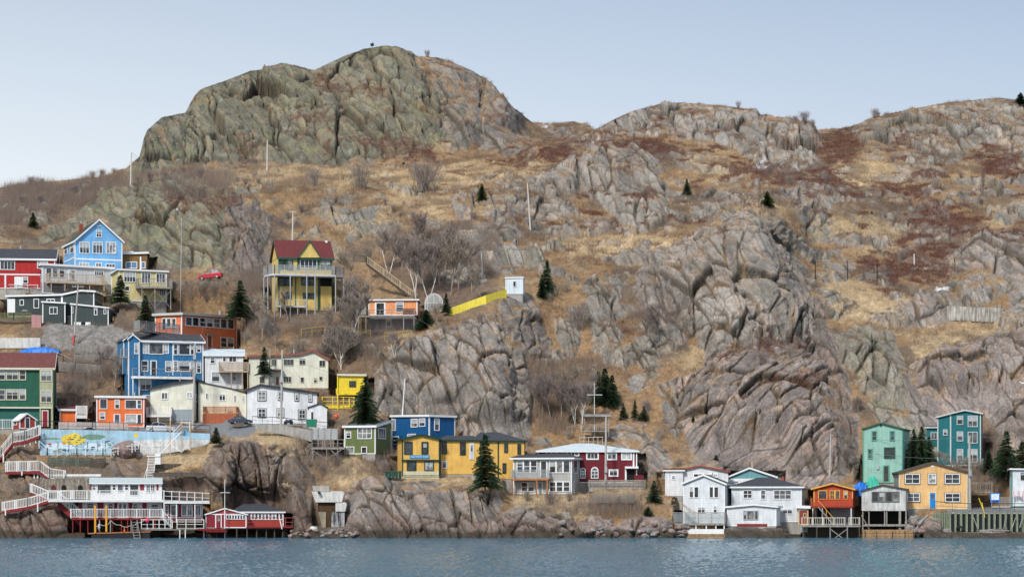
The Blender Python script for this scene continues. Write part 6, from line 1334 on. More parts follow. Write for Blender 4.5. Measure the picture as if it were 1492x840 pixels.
# back of the hills, falling away behind the skyline
BX=[];BY=[];BZ=[]
px_,py_,pz_=VX[:,-1],VY[:,-1],VZ[:,-1]
for k in range(1,NB+1):
    q=k/NB; dd=140*q*q+6*q
    BX.append(px_*(1+dd/py_*.6)); BY.append(py_+dd); BZ.append(pz_*(1-q**1.3*1.06)-.6*min(k,2)+fbm(px_/15,py_*0+k,px_*0,3,.5,7)*2*q)
AX=np.concatenate([VX,np.stack(BX,1)],1);AY=np.concatenate([VY,np.stack(BY,1)],1);AZ=np.concatenate([VZ,np.stack(BZ,1)],1)
NC,NT=AX.shape
colA=np.concatenate([col,np.repeat(col[:,-1:],NB,1)],1); rkA=np.concatenate([rk,np.repeat(rk[:,-1:],NB,1)],1)
verts=np.stack([AX,AY,AZ],-1).reshape(-1,3).astype(np.float32)
idx=np.arange(NC*NT).reshape(NC,NT)
q=np.stack([idx[:-1,:-1],idx[1:,:-1],idx[1:,1:],idx[:-1,1:]],-1).reshape(-1,4)
me=bpy.data.meshes.new('hillside'); me.vertices.add(len(verts)); me.vertices.foreach_set('co',verts.ravel())
me.loops.add(q.size); me.loops.foreach_set('vertex_index',q.ravel().astype(np.int32))
me.polygons.add(len(q)); me.polygons.foreach_set('loop_start',np.arange(0,q.size,4,dtype=np.int32))
me.polygons.foreach_set('loop_total',np.full(len(q),4,np.int32))
me.update(); me.validate()
ca=me.color_attributes.new('albedo','FLOAT_COLOR','POINT')
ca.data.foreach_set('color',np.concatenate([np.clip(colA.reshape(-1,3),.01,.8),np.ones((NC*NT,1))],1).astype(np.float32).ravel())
ra=me.attributes.new('rock','FLOAT','POINT'); ra.data.foreach_set('value',rkA.reshape(-1).astype(np.float32))
m,t,b=principled('hillside rock and turf'); N=t.nodes.new; LK=t.links.new
at=N('ShaderNodeAttribute'); at.attribute_name='albedo'; ar_=N('ShaderNodeAttribute'); ar_.attribute_name='rock'
g=N('ShaderNodeNewGeometry')
n1=N('ShaderNodeTexNoise'); n1.inputs['Scale'].default_value=2.6; n1.inputs['Detail'].default_value=8; n1.inputs['Roughness'].default_value=.72; LK(g.outputs['Position'],n1.inputs['Vector'])
r=N('ShaderNodeMapRange'); r.inputs[1].default_value=.3; r.inputs[2].default_value=.7; r.inputs[3].default_value=.66; r.inputs[4].default_value=1.36; LK(n1.outputs[0],r.inputs[0])
vm=N('ShaderNodeVectorMath'); vm.operation='SCALE'; LK(at.outputs['Color'],vm.inputs[0]); LK(r.outputs[0],vm.inputs['Scale']); LK(vm.outputs[0],b.inputs['Base Color'])
mpr=N('ShaderNodeMapping'); mpr.inputs['Rotation'].default_value=(0,R(-25),0); mpr.inputs['Scale'].default_value=(2.6,1,.7); LK(g.outputs['Position'],mpr.inputs[0])
n2=N('ShaderNodeTexNoise'); n2.inputs['Scale'].default_value=1.1; n2.inputs['Detail'].default_value=9; n2.inputs['Roughness'].default_value=.7; LK(mpr.outputs[0],n2.inputs['Vector'])
vo=N('ShaderNodeTexVoronoi'); vo.feature='DISTANCE_TO_EDGE'; vo.inputs['Scale'].default_value=.9; LK(mpr.outputs[0],vo.inputs['Vector'])
vr=N('ShaderNodeMapRange'); vr.inputs[1].default_value=0; vr.inputs[2].default_value=.06; vr.inputs[3].default_value=0; vr.inputs[4].default_value=.35; LK(vo.outputs['Distance'],vr.inputs[0])
ad=N('ShaderNodeMath'); vo2=N('ShaderNodeTexVoronoi'); vo2.feature='DISTANCE_TO_EDGE'; vo2.inputs['Scale'].default_value=2.3; LK(mpr.outputs[0],vo2.inputs['Vector'])
vr2=N('ShaderNodeMapRange'); vr2.inputs[1].default_value=0; vr2.inputs[2].default_value=.10; vr2.inputs[3].default_value=0; vr2.inputs[4].default_value=.16; LK(vo2.outputs['Distance'],vr2.inputs[0])
ad0=N('ShaderNodeMath'); LK(vr.outputs[0],ad0.inputs[0]); LK(vr2.outputs[0],ad0.inputs[1]); nm=N('ShaderNodeMath'); nm.operation='MULTIPLY'; nm.inputs[1].default_value=.55; LK(n2.outputs[0],nm.inputs[0])
LK(nm.outputs[0],ad.inputs[0]); LK(ad0.outputs[0],ad.inputs[1]); vr.inputs[4].default_value=.22; n2.inputs['Roughness'].default_value=.6
n3=N('ShaderNodeTexNoise'); n3.inputs['Scale'].default_value=5; n3.inputs['Detail'].default_value=5; n3.inputs['Roughness'].default_value=.8; LK(g.outputs['Position'],n3.inputs['Vector'])
mxx=N('ShaderNodeMix'); LK(ar_.outputs['Fac'],mxx.inputs[0]); LK(n3.outputs[0],mxx.inputs[2]); LK(ad.outputs[0],mxx.inputs[3])
bp=N('ShaderNodeBump'); bp.inputs['Strength'].default_value=.9; bp.inputs['Distance'].default_value=.30; LK(mxx.outputs[0],bp.inputs['Height']); LK(bp.outputs[0],b.inputs['Normal'])
b.inputs['Roughness'].default_value=.92; b.inputs['Specular IOR Level'].default_value=.2
me.materials.append(m); ho=bpy.data.objects.new('hillside',me); COL.objects.link(ho); tag(ho,kind='structure')
me.polygons.foreach_set('use_smooth',[True]*len(me.polygons))

# screen lookup of the finished ground
SPX=CX+F*VX/VY; SPY=HY-F*(VZ-CH)/VY
RUN=np.minimum.accumulate(SPY,axis=1)
def T(px,py,raise_=0):
    """point of the visible ground seen at photo position px,py"""
    i=int(np.clip(np.searchsorted(cpx,px),1,len(cpx)-2)); best=None
    k=int(np.argmax(RUN[i]<=py)); 
    if RUN[i,k]>py: k=NR-1
    return Vector(((px-CX)*VY[i,k]/F,float(VY[i,k]),float(VZ[i,k])+raise_))

# ------------------------------------------------------------------ water
m,t,b=principled('harbour water'); N=t.nodes.new; LK=t.links.new
b.inputs['Base Color'].default_value=(.034,.125,.180,1); b.inputs['Roughness'].default_value=.06; b.inputs['IOR'].default_value=1.33; b.inputs['Specular IOR Level'].default_value=.5
g=N('ShaderNodeNewGeometry'); 
n=N('ShaderNodeTexNoise'); n.inputs['Scale'].default_value=2.2; n.inputs['Detail'].default_value=5; n.inputs['Roughness'].default_value=.6; LK(g.outputs['Position'],n.inputs['Vector'])
bp=N('ShaderNodeBump'); bp.inputs['Strength'].default_value=1; bp.inputs['Distance'].default_value=.34; LK(n.outputs[0],bp.inputs['Height']); LK(bp.outputs[0],b.inputs['Normal'])
# real wavelets, finest where the photograph sees them
ys=[95.]
while ys[-1]<362: ys.append(ys[-1]+max(.12,ys[-1]*ys[-1]/(F*CH)*.45))
ys=np.array(ys); xs=np.linspace(-.26,.26,1250)
GX=xs[:,None]*ys[None,:]; GY=np.repeat(ys[None,:],len(xs),0)
GZ=.165*fbm(GX/.95,GY/1.6,0*GX,3,.62,201)+.05*fbm(GX/3.5,GY/3,0*GX,2,.5,203)+.07*fbm(GX/9,GY/5,0*GX,2,.5,202)*1.0
GZ=GZ*np.clip((362-GY)/12,0,1)*np.clip((GY-95)/6,0,1)*np.clip((.26-np.abs(xs))[:,None]/.02,0,1)
v=np.stack([GX,GY,GZ],-1).reshape(-1,3); nc,nr=GX.shape; idx=np.arange(nc*nr).reshape(nc,nr)
q=np.stack([idx[:-1,:-1],idx[1:,:-1],idx[1:,1:],idx[:-1,1:]],-1).reshape(-1,4)
o0=len(v)
# surrounding flat sheet joined on as a ring
A=[(-2500,-300),(2500,-300),(2500,3500),(-2500,3500)]; Bq=[(xs[0]*ys[0],ys[0]),(xs[-1]*ys[0],ys[0]),(xs[-1]*ys[-1],ys[-1]),(xs[0]*ys[-1],ys[-1])]
ring=[(x,y,0.) for x,y in A]+[(x,y,0.) for x,y in Bq]
v=np.concatenate([v,np.array(ring)])
qr=np.array([[o0+i,o0+(i+1)%4,o0+4+(i+1)%4,o0+4+i] for i in range(4)])
q=np.concatenate([q,qr])
me=bpy.data.meshes.new('water'); me.vertices.add(len(v)); me.vertices.foreach_set('co',v.astype(np.float32).ravel())
me.loops.add(q.size); me.loops.foreach_set('vertex_index',q.ravel().astype(np.int32)); me.polygons.add(len(q)); me.polygons.foreach_set('loop_start',np.arange(0,q.size,4,dtype=np.int32)); me.polygons.foreach_set('loop_total',np.full(len(q),4,np.int32))
me.update(); me.validate(); me.polygons.foreach_set('use_smooth',[True]*len(me.polygons)); me.materials.append(m)
wo=bpy.data.objects.new('water',me); COL.objects.link(wo); tag(wo,kind='structure')
# ------------------------------------------------------------------ poles, cars, boulders
def leaf_mat(name,c,var=.35,tr=.0):
    m,t,b=principled(name); N=t.nodes.new; LK=t.links.new
    g=N('ShaderNodeNewGeometry'); n=N('ShaderNodeTexNoise'); n.inputs['Scale'].default_value=1.3; n.inputs['Detail'].default_value=3; LK(g.outputs['Position'],n.inputs['Vector'])
    r=N('ShaderNodeMapRange'); r.inputs[1].default_value=.3; r.inputs[2].default_value=.7; r.inputs[3].default_value=1-var; r.inputs[4].default_value=1+var; LK(n.outputs[0],r.inputs[0])
    r2=N('ShaderNodeMapRange'); r2.inputs[3].default_value=.75; r2.inputs[4].default_value=1.25; LK(g.outputs['Random Per Island'],r2.inputs[0])
    mu=N('ShaderNodeMath'); mu.operation='MULTIPLY'; LK(r.outputs[0],mu.inputs[0]); LK(r2.outputs[0],mu.inputs[1])
    vm=N('ShaderNodeVectorMath'); vm.operation='SCALE'; vm.inputs[0].default_value=c; LK(mu.outputs[0],vm.inputs['Scale']); LK(vm.outputs[0],b.inputs['Base Color'])
    b.inputs['Roughness'].default_value=.8; b.inputs['Specular IOR Level'].default_value=.15
    return m
def ypole(*a,**k): return pole(*a,**k)
pl=[]
pl.append(pole('leaning silvered utility pole with red-banded foot before the slate house',106.5,502,114,415,Yof(107,502)-.4,.17,arm=[(.97,.9)]))
q=MB(); a_=W(106.5,502,Yof(107,502)-.55); b_=W(107.8,488,Yof(107,502)-.55); q.bar(a_,b_,.2,.2,8); q.build('red_band',mat('faded red paint',(.5,.1,.09),.7),pl[-1][0])
pl.append(pole('grey utility pole with two crossarms in front of the blue house',280.5,622,284.5,500,Yof(281,622)-1,.19,arm=[(.95,1.2),(.78,1.0)],box=.84))
pl.append(pole('grey utility pole standing before the white two-storey house',409,624,411.5,509,Yof(409,624)-1.5,.2,arm=None,box=.62))
pl.append(pole('thin grey pole with lamp by the cream long house',392.5,562,393.5,508,Yof(393,566)-1,.13)); q=MB(); c=pl[-1][1]; q.bar(c,c+Vector((-.7,-.2,.1)),.05); q.build('lamp_arm',METAL,pl[-1][0])
pl.append(pole('tall pale utility pole in front of the dark red house',882.5,704,883,604,Yof(882,704)-1.2,.2,arm=[(.98,.7)],box=.2))
pl.append(pole('pale utility pole behind the red-orange stilt cabin',1208.5,704,1210.5,632,Yof(1208,704)+2,.17))
pl.append(pole('thick pale utility pole beside the apricot house',1413,744,1412.5,634,356.5,.22,box=.5))
pl.append(pole('leaning thin pole behind the deep blue house',585,606,590,551,Yof(585,640)+6,.11,WHTW)); pl.append(pole('leaning pale pole against the cliff behind the amber house',684,632,687,572,Yof(684,640)+9,.14,WHTW))
for lab,x0,y0,x1,y1 in (('lone pale pole on the left skyline shoulder',190,271,191.5,222),('pale pole on the grassy ledge under the big mountain',389,252,389.5,204),('leaning white pole on the rocky shoulder in the middle',773.5,334,768.5,267),('slim dark pole on the slope below the green rock dome',263,452,264.5,318),('pale pole with crosspiece behind the maroon-roofed house',425.5,352,427,307),('thin pole behind the light blue hut',704,404,701,362),('short grey pole on the far right slope',1332,388,1332,370)):
    t_=T(x0,y0); pl.append(pole(lab,x0,y0,x1,y1,t_.y-.2,.15 if 'slim' not in lab else .10,mat('pale pole wood',(.55,.53,.49),.8,.1,2) if 'dark' not in lab else POLEW,arm=[(.95,.6)] if 'crosspiece' in lab else None))
for i,x in enumerate((1188,1235,1278)):
    t_=T(x,407); pole('black net-fence post on the slope, %s'%('leftmost of three','middle of three','rightmost of three')[i],x,407,x,379,t_.y-.2,.10,BLACK,cat='fence post',name='net_fence_post',group='net fence posts on the slope')
NET=leaf_mat('net',(.05,.05,.05)); t=MB()
for (x0,x1) in((1160,1188),(1188,1235),(1235,1278),(1278,1320)):
    for k in (0,4,7): 
        a=T(x0,407);b=T(x1,407); A=W(x0,407-k*3.6,a.y);B=W(x1,407-k*3.6,b.y); t.bar(A,B,.015,n=3)
solo(t,'safety_net',BLACK,'long strands of thin black safety netting between the posts on the slope','net')
# wires
def wire(label,a,b,sag,r=.022):
    t=MB(); n=14; a=Vector(a);b=Vector(b); pr=None
    for i in range(n+1):
        f=i/n; p=a.lerp(b,f); p.z-=sag*4*f*(1-f)
        if pr is not None: t.bar(pr,p,r,n=3)
        pr=p
    return solo(t,'power_line',mat('grey wire',(.16,.16,.17),.6),label,'wire')
wire('thin wire from the dark red house pole to the stilt cabin pole',pl[4][1],pl[5][1],1.0); wire('thin wire from the stilt cabin pole to the thick roadside pole',pl[5][1],pl[6][1],.8)
wire('lower thin wire from the stilt cabin pole to the roadside pole',pl[5][1]-Vector((0,0,1.4)),pl[6][1]-Vector((0,0,3)),.9); wire('thin wire leaving the roadside pole towards the right edge',pl[6][1],W(1620,628,356),.6)
wire('thin wire between the blue house pole and the white house pole',pl[1][1],pl[2][1],.8); wire('thin wire from the slate house pole down to the blue house pole',pl[0][1],pl[1][1],1.6); wire('thin wire from the slate house pole to the left edge',pl[0][1],W(-40,405,pl[0][1].y),.8)
for i,(a,b,sg) in enumerate(((pl[1][1]+Vector((0,0,-1.2)),W(300,459,Yof(300,509)),.6),(pl[1][1]+Vector((0,0,-.4)),W(219,566,Yof(250,613)),.9),(pl[1][1]+Vector((0,0,-2)),W(145,577,Yof(175,622)),1.0),(pl[2][1]+Vector((0,0,-.5)),W(456,511,Yof(420,565)),.5),(pl[2][1]+Vector((0,0,-.3)),W(502,615,Yof(524,661)),1.2),(pl[2][1]+Vector((0,0,-.8)),pl[8][1],1.6),(pl[8][1],pl[9][1],.8),(pl[9][1],W(784,650,368),1.0),(pl[9][1]+Vector((0,0,-.6)),pl[4][1],1.2),(pl[0][1]+Vector((0,0,-.5)),W(109,372,Yof(140,402)),.5),(pl[6][1]+Vector((0,0,-1)),W(1358,673,359),.6),(pl[5][1]+Vector((0,0,-.5)),W(1128,694,358),.6))):
    wire(('service wire from the blue house pole to the brick-orange roof','service wire from the blue house pole to the cream gable','long service wire from the blue house pole to the orange box house','short wire from the white house pole to the long cream house','wire from the white house pole down to the olive green house','sagging wire from the white house pole to the leaning thin pole','wire between the two leaning poles by the amber house','wire from the leaning cliff pole to the dark red house roof','wire from the leaning cliff pole to the tall pole by the dark red house','service wire from the slate house pole to the sky blue house','wire from the roadside pole to the apricot gable','wire from the stilt cabin pole to the white hip roof')[i],a,b,sg,.018)
# cars
def car(label,x0,x1,ybase,Y,paintm,yaw=0,tilt=0,kind='hatch',flip=False):
    L_=4.3 if kind!='suv' else 4.6; H_=1.48 if kind!='suv' else 1.72; c=W((x0+x1)/2,ybase,Y); o=thing('parked_car',tuple(c),label,'car'); s_=-1 if flip else 1
    wpx=(x1-x0)*Y/F; k=wpx/(L_*abs(math.cos(yaw))+1.75*abs(math.sin(yaw)))
    M=lambda x,y,z:(c.x+k*((x*s_)*math.cos(yaw)-y*math.sin(yaw))*1.0, c.y+k*((x*s_)*math.sin(yaw)+y*math.cos(yaw)), c.z+k*z+k*x*s_*tilt)
    # profile front (x negative) to rear
    lo=[(-2.15,.28),(-2.15,.62),(-2.0,.78),(-1.1,.93),(-.95,.98),(1.95,1.02),(2.12,.92),(2.15,.5),(2.12,.28)]
    t=MB(); n=len(lo)
    for y in(-.86,-.80,.80,.86):
        f_=1 if abs(y)<.83 else .0
        for x,z in lo: t.v.append(M(x*(1 if f_ else .985),y,z if f_ else min(z,.93 if z>.9 else z)-(.03 if z>.5 else 0)))
    for r_ in range(3):
        for i in range(n): j=(i+1)%n; t.f.append((r_*n+i,r_*n+j,(r_+1)*n+j,(r_+1)*n+i))
    t.f.append(tuple(range(n))); t.f.append(tuple(3*n+i for i in reversed(range(n)))); t.build('body',paintm,o,smooth=False)
    rx=1.75 if kind=='suv' else 1.35
    cab=[(-1.05,.95),(-.35,H_-.06),(.1,H_),(rx*.75,H_-.02),(rx+.25,1.0)]; t=MB(); b=0
    for y,ins in((-.76,0),(-.62,1),(.62,1),(.76,0)): pass
    m_=len(cab)
    for sgn in(-1,1):
        for x,z in cab: wdt=.78-(z-.95)*.28; t.v.append(M(x,sgn*wdt,z))
    for i in range(m_): j=(i+1)%m_; t.f.append((i,j,m_+j,m_+i))
    t.f.append(tuple(range(m_))); t.f.append(tuple(m_+i for i in reversed(range(m_)))); t.build('windows',GLASS,o)
    t=MB(); a=[(-.35,H_-.08),(.1,H_+.005),(rx*.75,H_-.015),(rx*.9,H_-.12)]
    for (xa,za),(xb,zb) in zip(a[:-1],a[1:]): wa=.80-(za-.95)*.28; wb=.80-(zb-.95)*.28; t.hexa([M(xa,-wa,za),M(xb,-wb,zb),M(xb,wb,zb),M(xa,wa,za),M(xa,-wa+.02,za+.04),M(xb,-wb+.02,zb+.04),M(xb,wb-.02,zb+.04),M(xa,wa-.02,za+.04)])
    t.build('roof',paintm,o); t=MB()
    for xx,zt in((-.98,0),(.25,0),(rx-.05,0)):
        for sgn in(-1,1): zt2=H_-.08; t.bar(M(xx,sgn*.79,.96),M(xx+(.62 if xx<-.5 else(0 if xx<1 else -.18)),sgn*.655,zt2),.035*k)
    t.build('pillar',paintm,o)
    for x in(-1.35,1.35):
        for y in(-.84,.70):
            w_=MB(); w_.bar(M(x,y-.02,.31),M(x,y+.16,.31),.31*k,.31*k,14); wo_=w_.build('wheel',BLACK,o); r_=MB(); yy=(-.865 if y<0 else .865); r_.bar(M(x,yy-.012,.31),M(x,yy+.012,.31),.18*k,.18*k,10); r_.build('rim',METAL,wo_)
    for y in(-.62,.62):
        t=MB(); p=[M(-2.17,y-.16,.60),M(-2.17,y+.16,.60),M(-2.05,y+.16,.60),M(-2.05,y-.16,.60),M(-2.13,y-.16,.74),M(-2.13,y+.16,.74),M(-2.0,y+.16,.78),M(-2.0,y-.16,.78)]; t.hexa(p); t.build('headlight',mat('headlight',(.7,.72,.75),.2,.02),o)
        t=MB(); p=[M(2.05,y-.16,.7),M(2.17,y-.16,.7),M(2.17,y+.16,.7),M(2.05,y+.16,.7),M(2.0,y-.16,.98),M(2.14,y-.16,.94),M(2.14,y+.16,.94),M(2.0,y+.16,.98)]; t.hexa(p); t.build('taillight',mat('taillight',(.5,.01,.01),.3,.02),o)
    return o
def carpaint(n,c): return mat(n,c,.25,.04,1,spec=.6)
car('silver hatchback parked on the road right of the orange box house',213,255.5,629.5,368.6,carpaint('silver paint',(.52,.54,.56)),R(4),flip=True)
car('dark blue-grey hatchback parked by the rust-coloured deck',332,368,617.5,Yof(350,617)-2.5,carpaint('blue grey paint',(.05,.07,.10)),R(28),flip=True)
tr_=T(306,408); car('red station wagon parked under the green rock dome',287,326,407,tr_.y-1,carpaint('crimson paint',(.45,.01,.03)),R(-6),tilt=.10,kind='suv')
car('dark car tucked behind the green-brown board fence',25,44,457.5,Yof(35,461)-1.2,carpaint('charcoal paint',(.04,.045,.05)),R(5))
t_=MB(); Yw=369; t_.bar(W(121,627,Yw)-Vector((0,.1,0)),W(121,627,Yw)+Vector((0,.1,0)),.1)
car('black car mostly hidden behind the mural wall rail',119,139,629,368.9,carpaint('black paint',(.012,.013,.015)),R(3))
# bins
def bin_(label,x0,x1,y0,y1,Y,m,grp=None,nm='waste_bin'):
    P_=Plane(0,Y,0); o=thing(nm,tuple(P_.hit((x0+x1)/2,y1)),label,'bin',grp); u0,_=P_.uz(x0,y1);u1,_=P_.uz(x1,y1);_,z1=P_.uz(x0,y0);z0=P_.uz(x0,y1)[1]
    t=MB(); dd=min(1.2,(u1-u0)); tp=(u1-u0)*.06; w_=P_.w
    t.hexa([w_(u0+tp,z0+.1,0),w_(u1-tp,z0+.1,0),w_(u1-tp,z0+.1,-dd),w_(u0+tp,z0+.1,-dd),w_(u0,z1-.1,.06),w_(u1,z1-.1,.06),w_(u1,z1-.1,-dd),w_(u0,z1-.1,-dd)]); t.build('body',m,o)
    t=MB(); t.hexa([w_(u0-.03,z1-.098,.1),w_(u1+.03,z1-.098,.1),w_(u1+.03,z1-.098,-dd),w_(u0-.03,z1-.098,-dd),w_(u0,z1-.05,.08),w_(u1,z1-.05,.08),w_(u1,z1+.02,-dd),w_(u0,z1+.02,-dd)]); t.build('lid',m,o)
    for sx in(u0+.12,u1-.12): q=MB(); q.bar(w_(sx,z0+.08,-.1),w_(sx,z0+.08,.04),.09,n=8); q.build('wheel',BLACK,o)
bin_('large green waste container by the white porch',446,461,610,622.5,Yof(453,625)-2.4,mat('dumpster green',(.02,.20,.12),.5))
for i in range(5): bin_('dark green wheelie bin, %s of five left of the amber house'%('first','second','third','fourth','fifth')[i],561+i*4.9,565.3+i*4.9,685.5,697,Yof(572,697)-1,mat('bin green',(.015,.07,.05),.5),'dark green wheelie bins')
t=MB(); P_=Plane(0,Yof(420,618)-2.0,0)
for x in(416,424.5): q=P_.hit(x,615.5); t.bar(q-Vector((0,.06,0)),q+Vector((0,.06,0)),.28,.28,10)
solo(t,'wheel',BLACK,'pair of black motorcycle wheels under a dark cover by the black rail','wheel') if False else None
o=thing('motorcycle',tuple(P_.hit(420,618)),'covered motorcycle leaning by the black rail of the white house','motorcycle'); q=MB()
for x in(416,424.5):
    q=MB(); c=P_.hit(x,615.5); q.bar(c-Vector((0,.06,0)),c+Vector((0,.06,0)),.28,.28,10); q.build('wheel',BLACK,o)
q=MB(); q.prism([P_.hit(*a) for a in((414,614),(417,610),(420,611.5),(424,610.5),(427,614),(423,616),(418,616))],(0,.45,0)); q.build('body',mat('dark blue cover',(.03,.06,.14),.6),o); q=MB(); q.bar(P_.hit(416,615),P_.hit(417.5,608.5),.03); q.bar(P_.hit(416.5,608.5),P_.hit(419,608.3),.03); q.build('handlebar',METAL,o)
t=MB(); c=W(490,606.5,Yof(490,615)-4); ball(t,c,.34,10,6,1.1); o=solo(t,'buoy',mat('red buoy',(.75,.07,.03),.4,.03),'round red buoy hanging from the yellow decks','buoy',smooth=True)
t=MB(); ball(t,W(471.5,690,350),.001); 
# summit sign
t_=T(542,68); o=thing('summit_sign',tuple(t_),'small dark tilted panel on the mountain summit','sign'); q=MB(); z=W(542.5,65,t_.y); q.hexa([z+Vector(v) for v in((-.3,0,-.5),(.5,0,-.25),(.5,.1,-.25),(-.3,.1,-.5),(-.55,0,.1),(.2,0,.5),(.2,.1,.5),(-.55,.1,.1))]); q.build('panel',BLACK,o); q=MB(); q.bar(t_-Vector((0,0,.5)),z,.06); q.build('post',BLACK,o)
# old concrete wall on the right slope
ta=T(1379,459);tb=T(1455,463); t=MB(); d=Vector((0,.5,0)); ta.y-=.6;tb.y-=.6; hz=Vector((0,0,12*ta.y/F)); dz=Vector((0,0,-1)); t.hexa([ta+dz,tb+dz,tb+dz+d,ta+dz+d,ta+hz,tb+hz,tb+hz+d,ta+hz+d]); solo(t,'wall',mat('old concrete',(.40,.38,.34),.9,.5,.8,.05),'old streaked concrete wall low on the far right cliffs','wall')
# boulders and riprap at the water's edge
ROCKM=mat('boulder stone',(.26,.235,.215),.95,.35,1.3,.15); ROCKP=mat('pinkish boulder stone',(.28,.20,.18),.95,.3,1.3,.15)
def boulder(c,rx,ry,rz,seed):
    rr=random.Random(seed); import bmesh
    bm=bmesh.new(); bmesh.ops.create_icosphere(bm,subdivisions=2,radius=1); pl_=[(Vector((rr.gauss(0,1),rr.gauss(0,1),rr.gauss(0,1))).normalized(),.55+.35*rr.random()) for _ in range(9)]
    t=MB(); a=rr.random()*6
    for v in bm.verts:
        p=v.co.copy()
        for n_,d_ in pl_:
            e_=p.dot(n_)-d_
            if e_>0: p-=n_*e_
        x,y,z=p.x*rx,p.y*ry,p.z*rz; t.v.append((c[0]+x*math.cos(a*.3)-y*math.sin(a*.3),c[1]+x*math.sin(a*.3)+y*math.cos(a*.3),c[2]+z))
    t.f=[tuple(v.index for v in f.verts) for f in bm.faces]; bm.free(); return t
rr=random.Random(8); nb=0
wherex={}
def put_boulder(px,py,r,m,grp,lab,Y=None):
    global nb
    c=W(px,py,Y) if Y else T(px,py); t=boulder((c.x,c.y-.2,c.z),r*(.8+.5*rr.random()),r*(.7+.5*rr.random()),r*(.6+.35*rr.random()),nb); nb+=1
    solo(t,'boulder',m,lab,'rock',grp)
G1='riprap boulders left of the black quay wall'
for i in range(42):
    f=rr.random(); x=1322+58*rr.random(); y=754+22*f; put_boulder(x,y,.42+.5*rr.random(),ROCKM if rr.random()<.7 else ROCKP,G1,'loose angular boulder in the riprap heap left of the quay wall',Y=357.5-4.5*f)
G2='broken stones along the central shore'
for i in range(34):
    x=rr.uniform(795,1000); y=rr.uniform(762,781); put_boulder(x,y,.28+.45*rr.random(),ROCKM if rr.random()<.6 else ROCKP,G2,'broken stone on the shore below the grey and dark red houses')
G3='small stones in the cove beside the boathouse'
for i in range(40):
    x=rr.uniform(415,520); y=rr.uniform(770,781); put_boulder(x,y,.18+.3*rr.random(),ROCKM if rr.random()<.5 else ROCKP,G3,'small stone on the cove beach right of the boathouse')
put_boulder(457.5,771,.55,CONCW,None,'single pale white boulder on the cove beach'); put_boulder(181,655,1.9,ROCKP,None,'big dark boulder leaning against the mural wall',Y=364.6); put_boulder(193,659,1.2,ROCKM,None,'rounded boulder right of the big one at the mural wall',Y=364.8)
# driftwood stack
LG='weathered timbers stacked before the quay'
for i in range(46):
    y=771+rr.random()*15; x=rr.uniform(1424,1450); l_=rr.uniform(16,30); t=MB(); Y=351.6-(y-771)*.09+rr.random()*.5; t.bar(W(x,y,Y),W(min(x+l_,1478),y+rr.uniform(-1.6,1.2),Y+rr.uniform(-.4,.6)),.10+.05*rr.random(),.08,5); solo(t,'timber',GREYW if rr.random()<.6 else LOG,'grey weathered timber in the loose stack before the quay wall','timber',LG)
for i,(a,b) in enumerate((((1425,770),(1418,752)),((1450,768),(1448,752)),((1463,768),(1466,750)),((1360,748),(1328,776)),((1352,750),(1338,764)),((1474,770),(1480,753)),((1486,768),(1490,752)))):
    t=MB(); t.bar(W(*a,352.2 if i not in(3,4) else 355),W(*b,352.4 if i not in(3,4) else 353.4),.10 if i not in(3,4) else .22,.05 if i not in (3,4) else .2,6)
    solo(t,'timber',GREYW,['slanting thin plank at the left end of the timber stack','upright plank rising from the middle of the timber stack','upright plank right of the middle of the timber stack','long thick timber lying across the riprap heap','shorter timber across the top of the riprap heap','leaning plank at the right end of the timber stack','last leaning plank by the right edge'][i],'timber')

# ------------------------------------------------------------------ trees
BARKD=leaf_mat('grey brown twigs',(.26,.22,.19),.25); BIRCH=leaf_mat('birch bark',(.60,.57,.52),.2); SPR=leaf_mat('spruce needles',(.038,.068,.032),.55); SPRL=leaf_mat('light spruce needles',(.06,.085,.025),.4); TRK=leaf_mat('bark',(.10,.075,.055),.3); PURP=leaf_mat('purple brown twigs',(.215,.17,.155),.25)
TAN=leaf_mat('pale dry twigs',(.30,.25,.20),.25)
def spruce_mesh(seed,dens=1.0,wide=.30):
    """unit height spruce; returns needle and trunk builders"""
    rr=random.Random(seed); t=MB(); tk=MB(); tk.bar((0,0,-.04),(0,0,.97),.016,.002,6); n=int(26*dens)
    for i in range(n):
        f=(i+rr.random()*.6)/n; z=.06+.92*f; rad=wide*(1-f)**.85*(.8+.35*rr.random())+.012
        for k in range(int(6+7*(1-f))):
            a=rr.random()*6.283; L_=rad*(.65+.45*rr.random()); dx,dy=math.cos(a),math.sin(a); up=.10*(1-f)-.02
            segs=max(3,int(L_/.022)); px_,py_=-dy,dx
            for s_ in range(segs):
                g=(s_+.6)/segs; r_=L_*g; zz=z+up*r_*1.4-1.1*r_*r_*.9-.02*g; w_=.020+.020*(1-g)
                c=Vector((dx*r_,dy*r_,zz)); 
                for q in range(2):
                    sd=1 if q else -1; e=c+Vector((px_*sd*w_*(.9+.6*rr.random())+dx*.014,py_*sd*w_*(.9+.6*rr.random())+dy*.014,-.020*rr.random()-.010)); e2=c+Vector((dx*.026,dy*.026,.003)); b=len(t.v); t.v+=[tuple(c),tuple(e),tuple(e2)]; t.f.append((b,b+1,b+2))
                    e3=c+Vector((px_*sd*w_*.4,py_*sd*w_*.4,-.030-.014*rr.random())); b=len(t.v); t.v+=[tuple(c),tuple(e3),tuple(e2)]; t.f.append((b,b+1,b+2))
    return t,tk
SM=[]
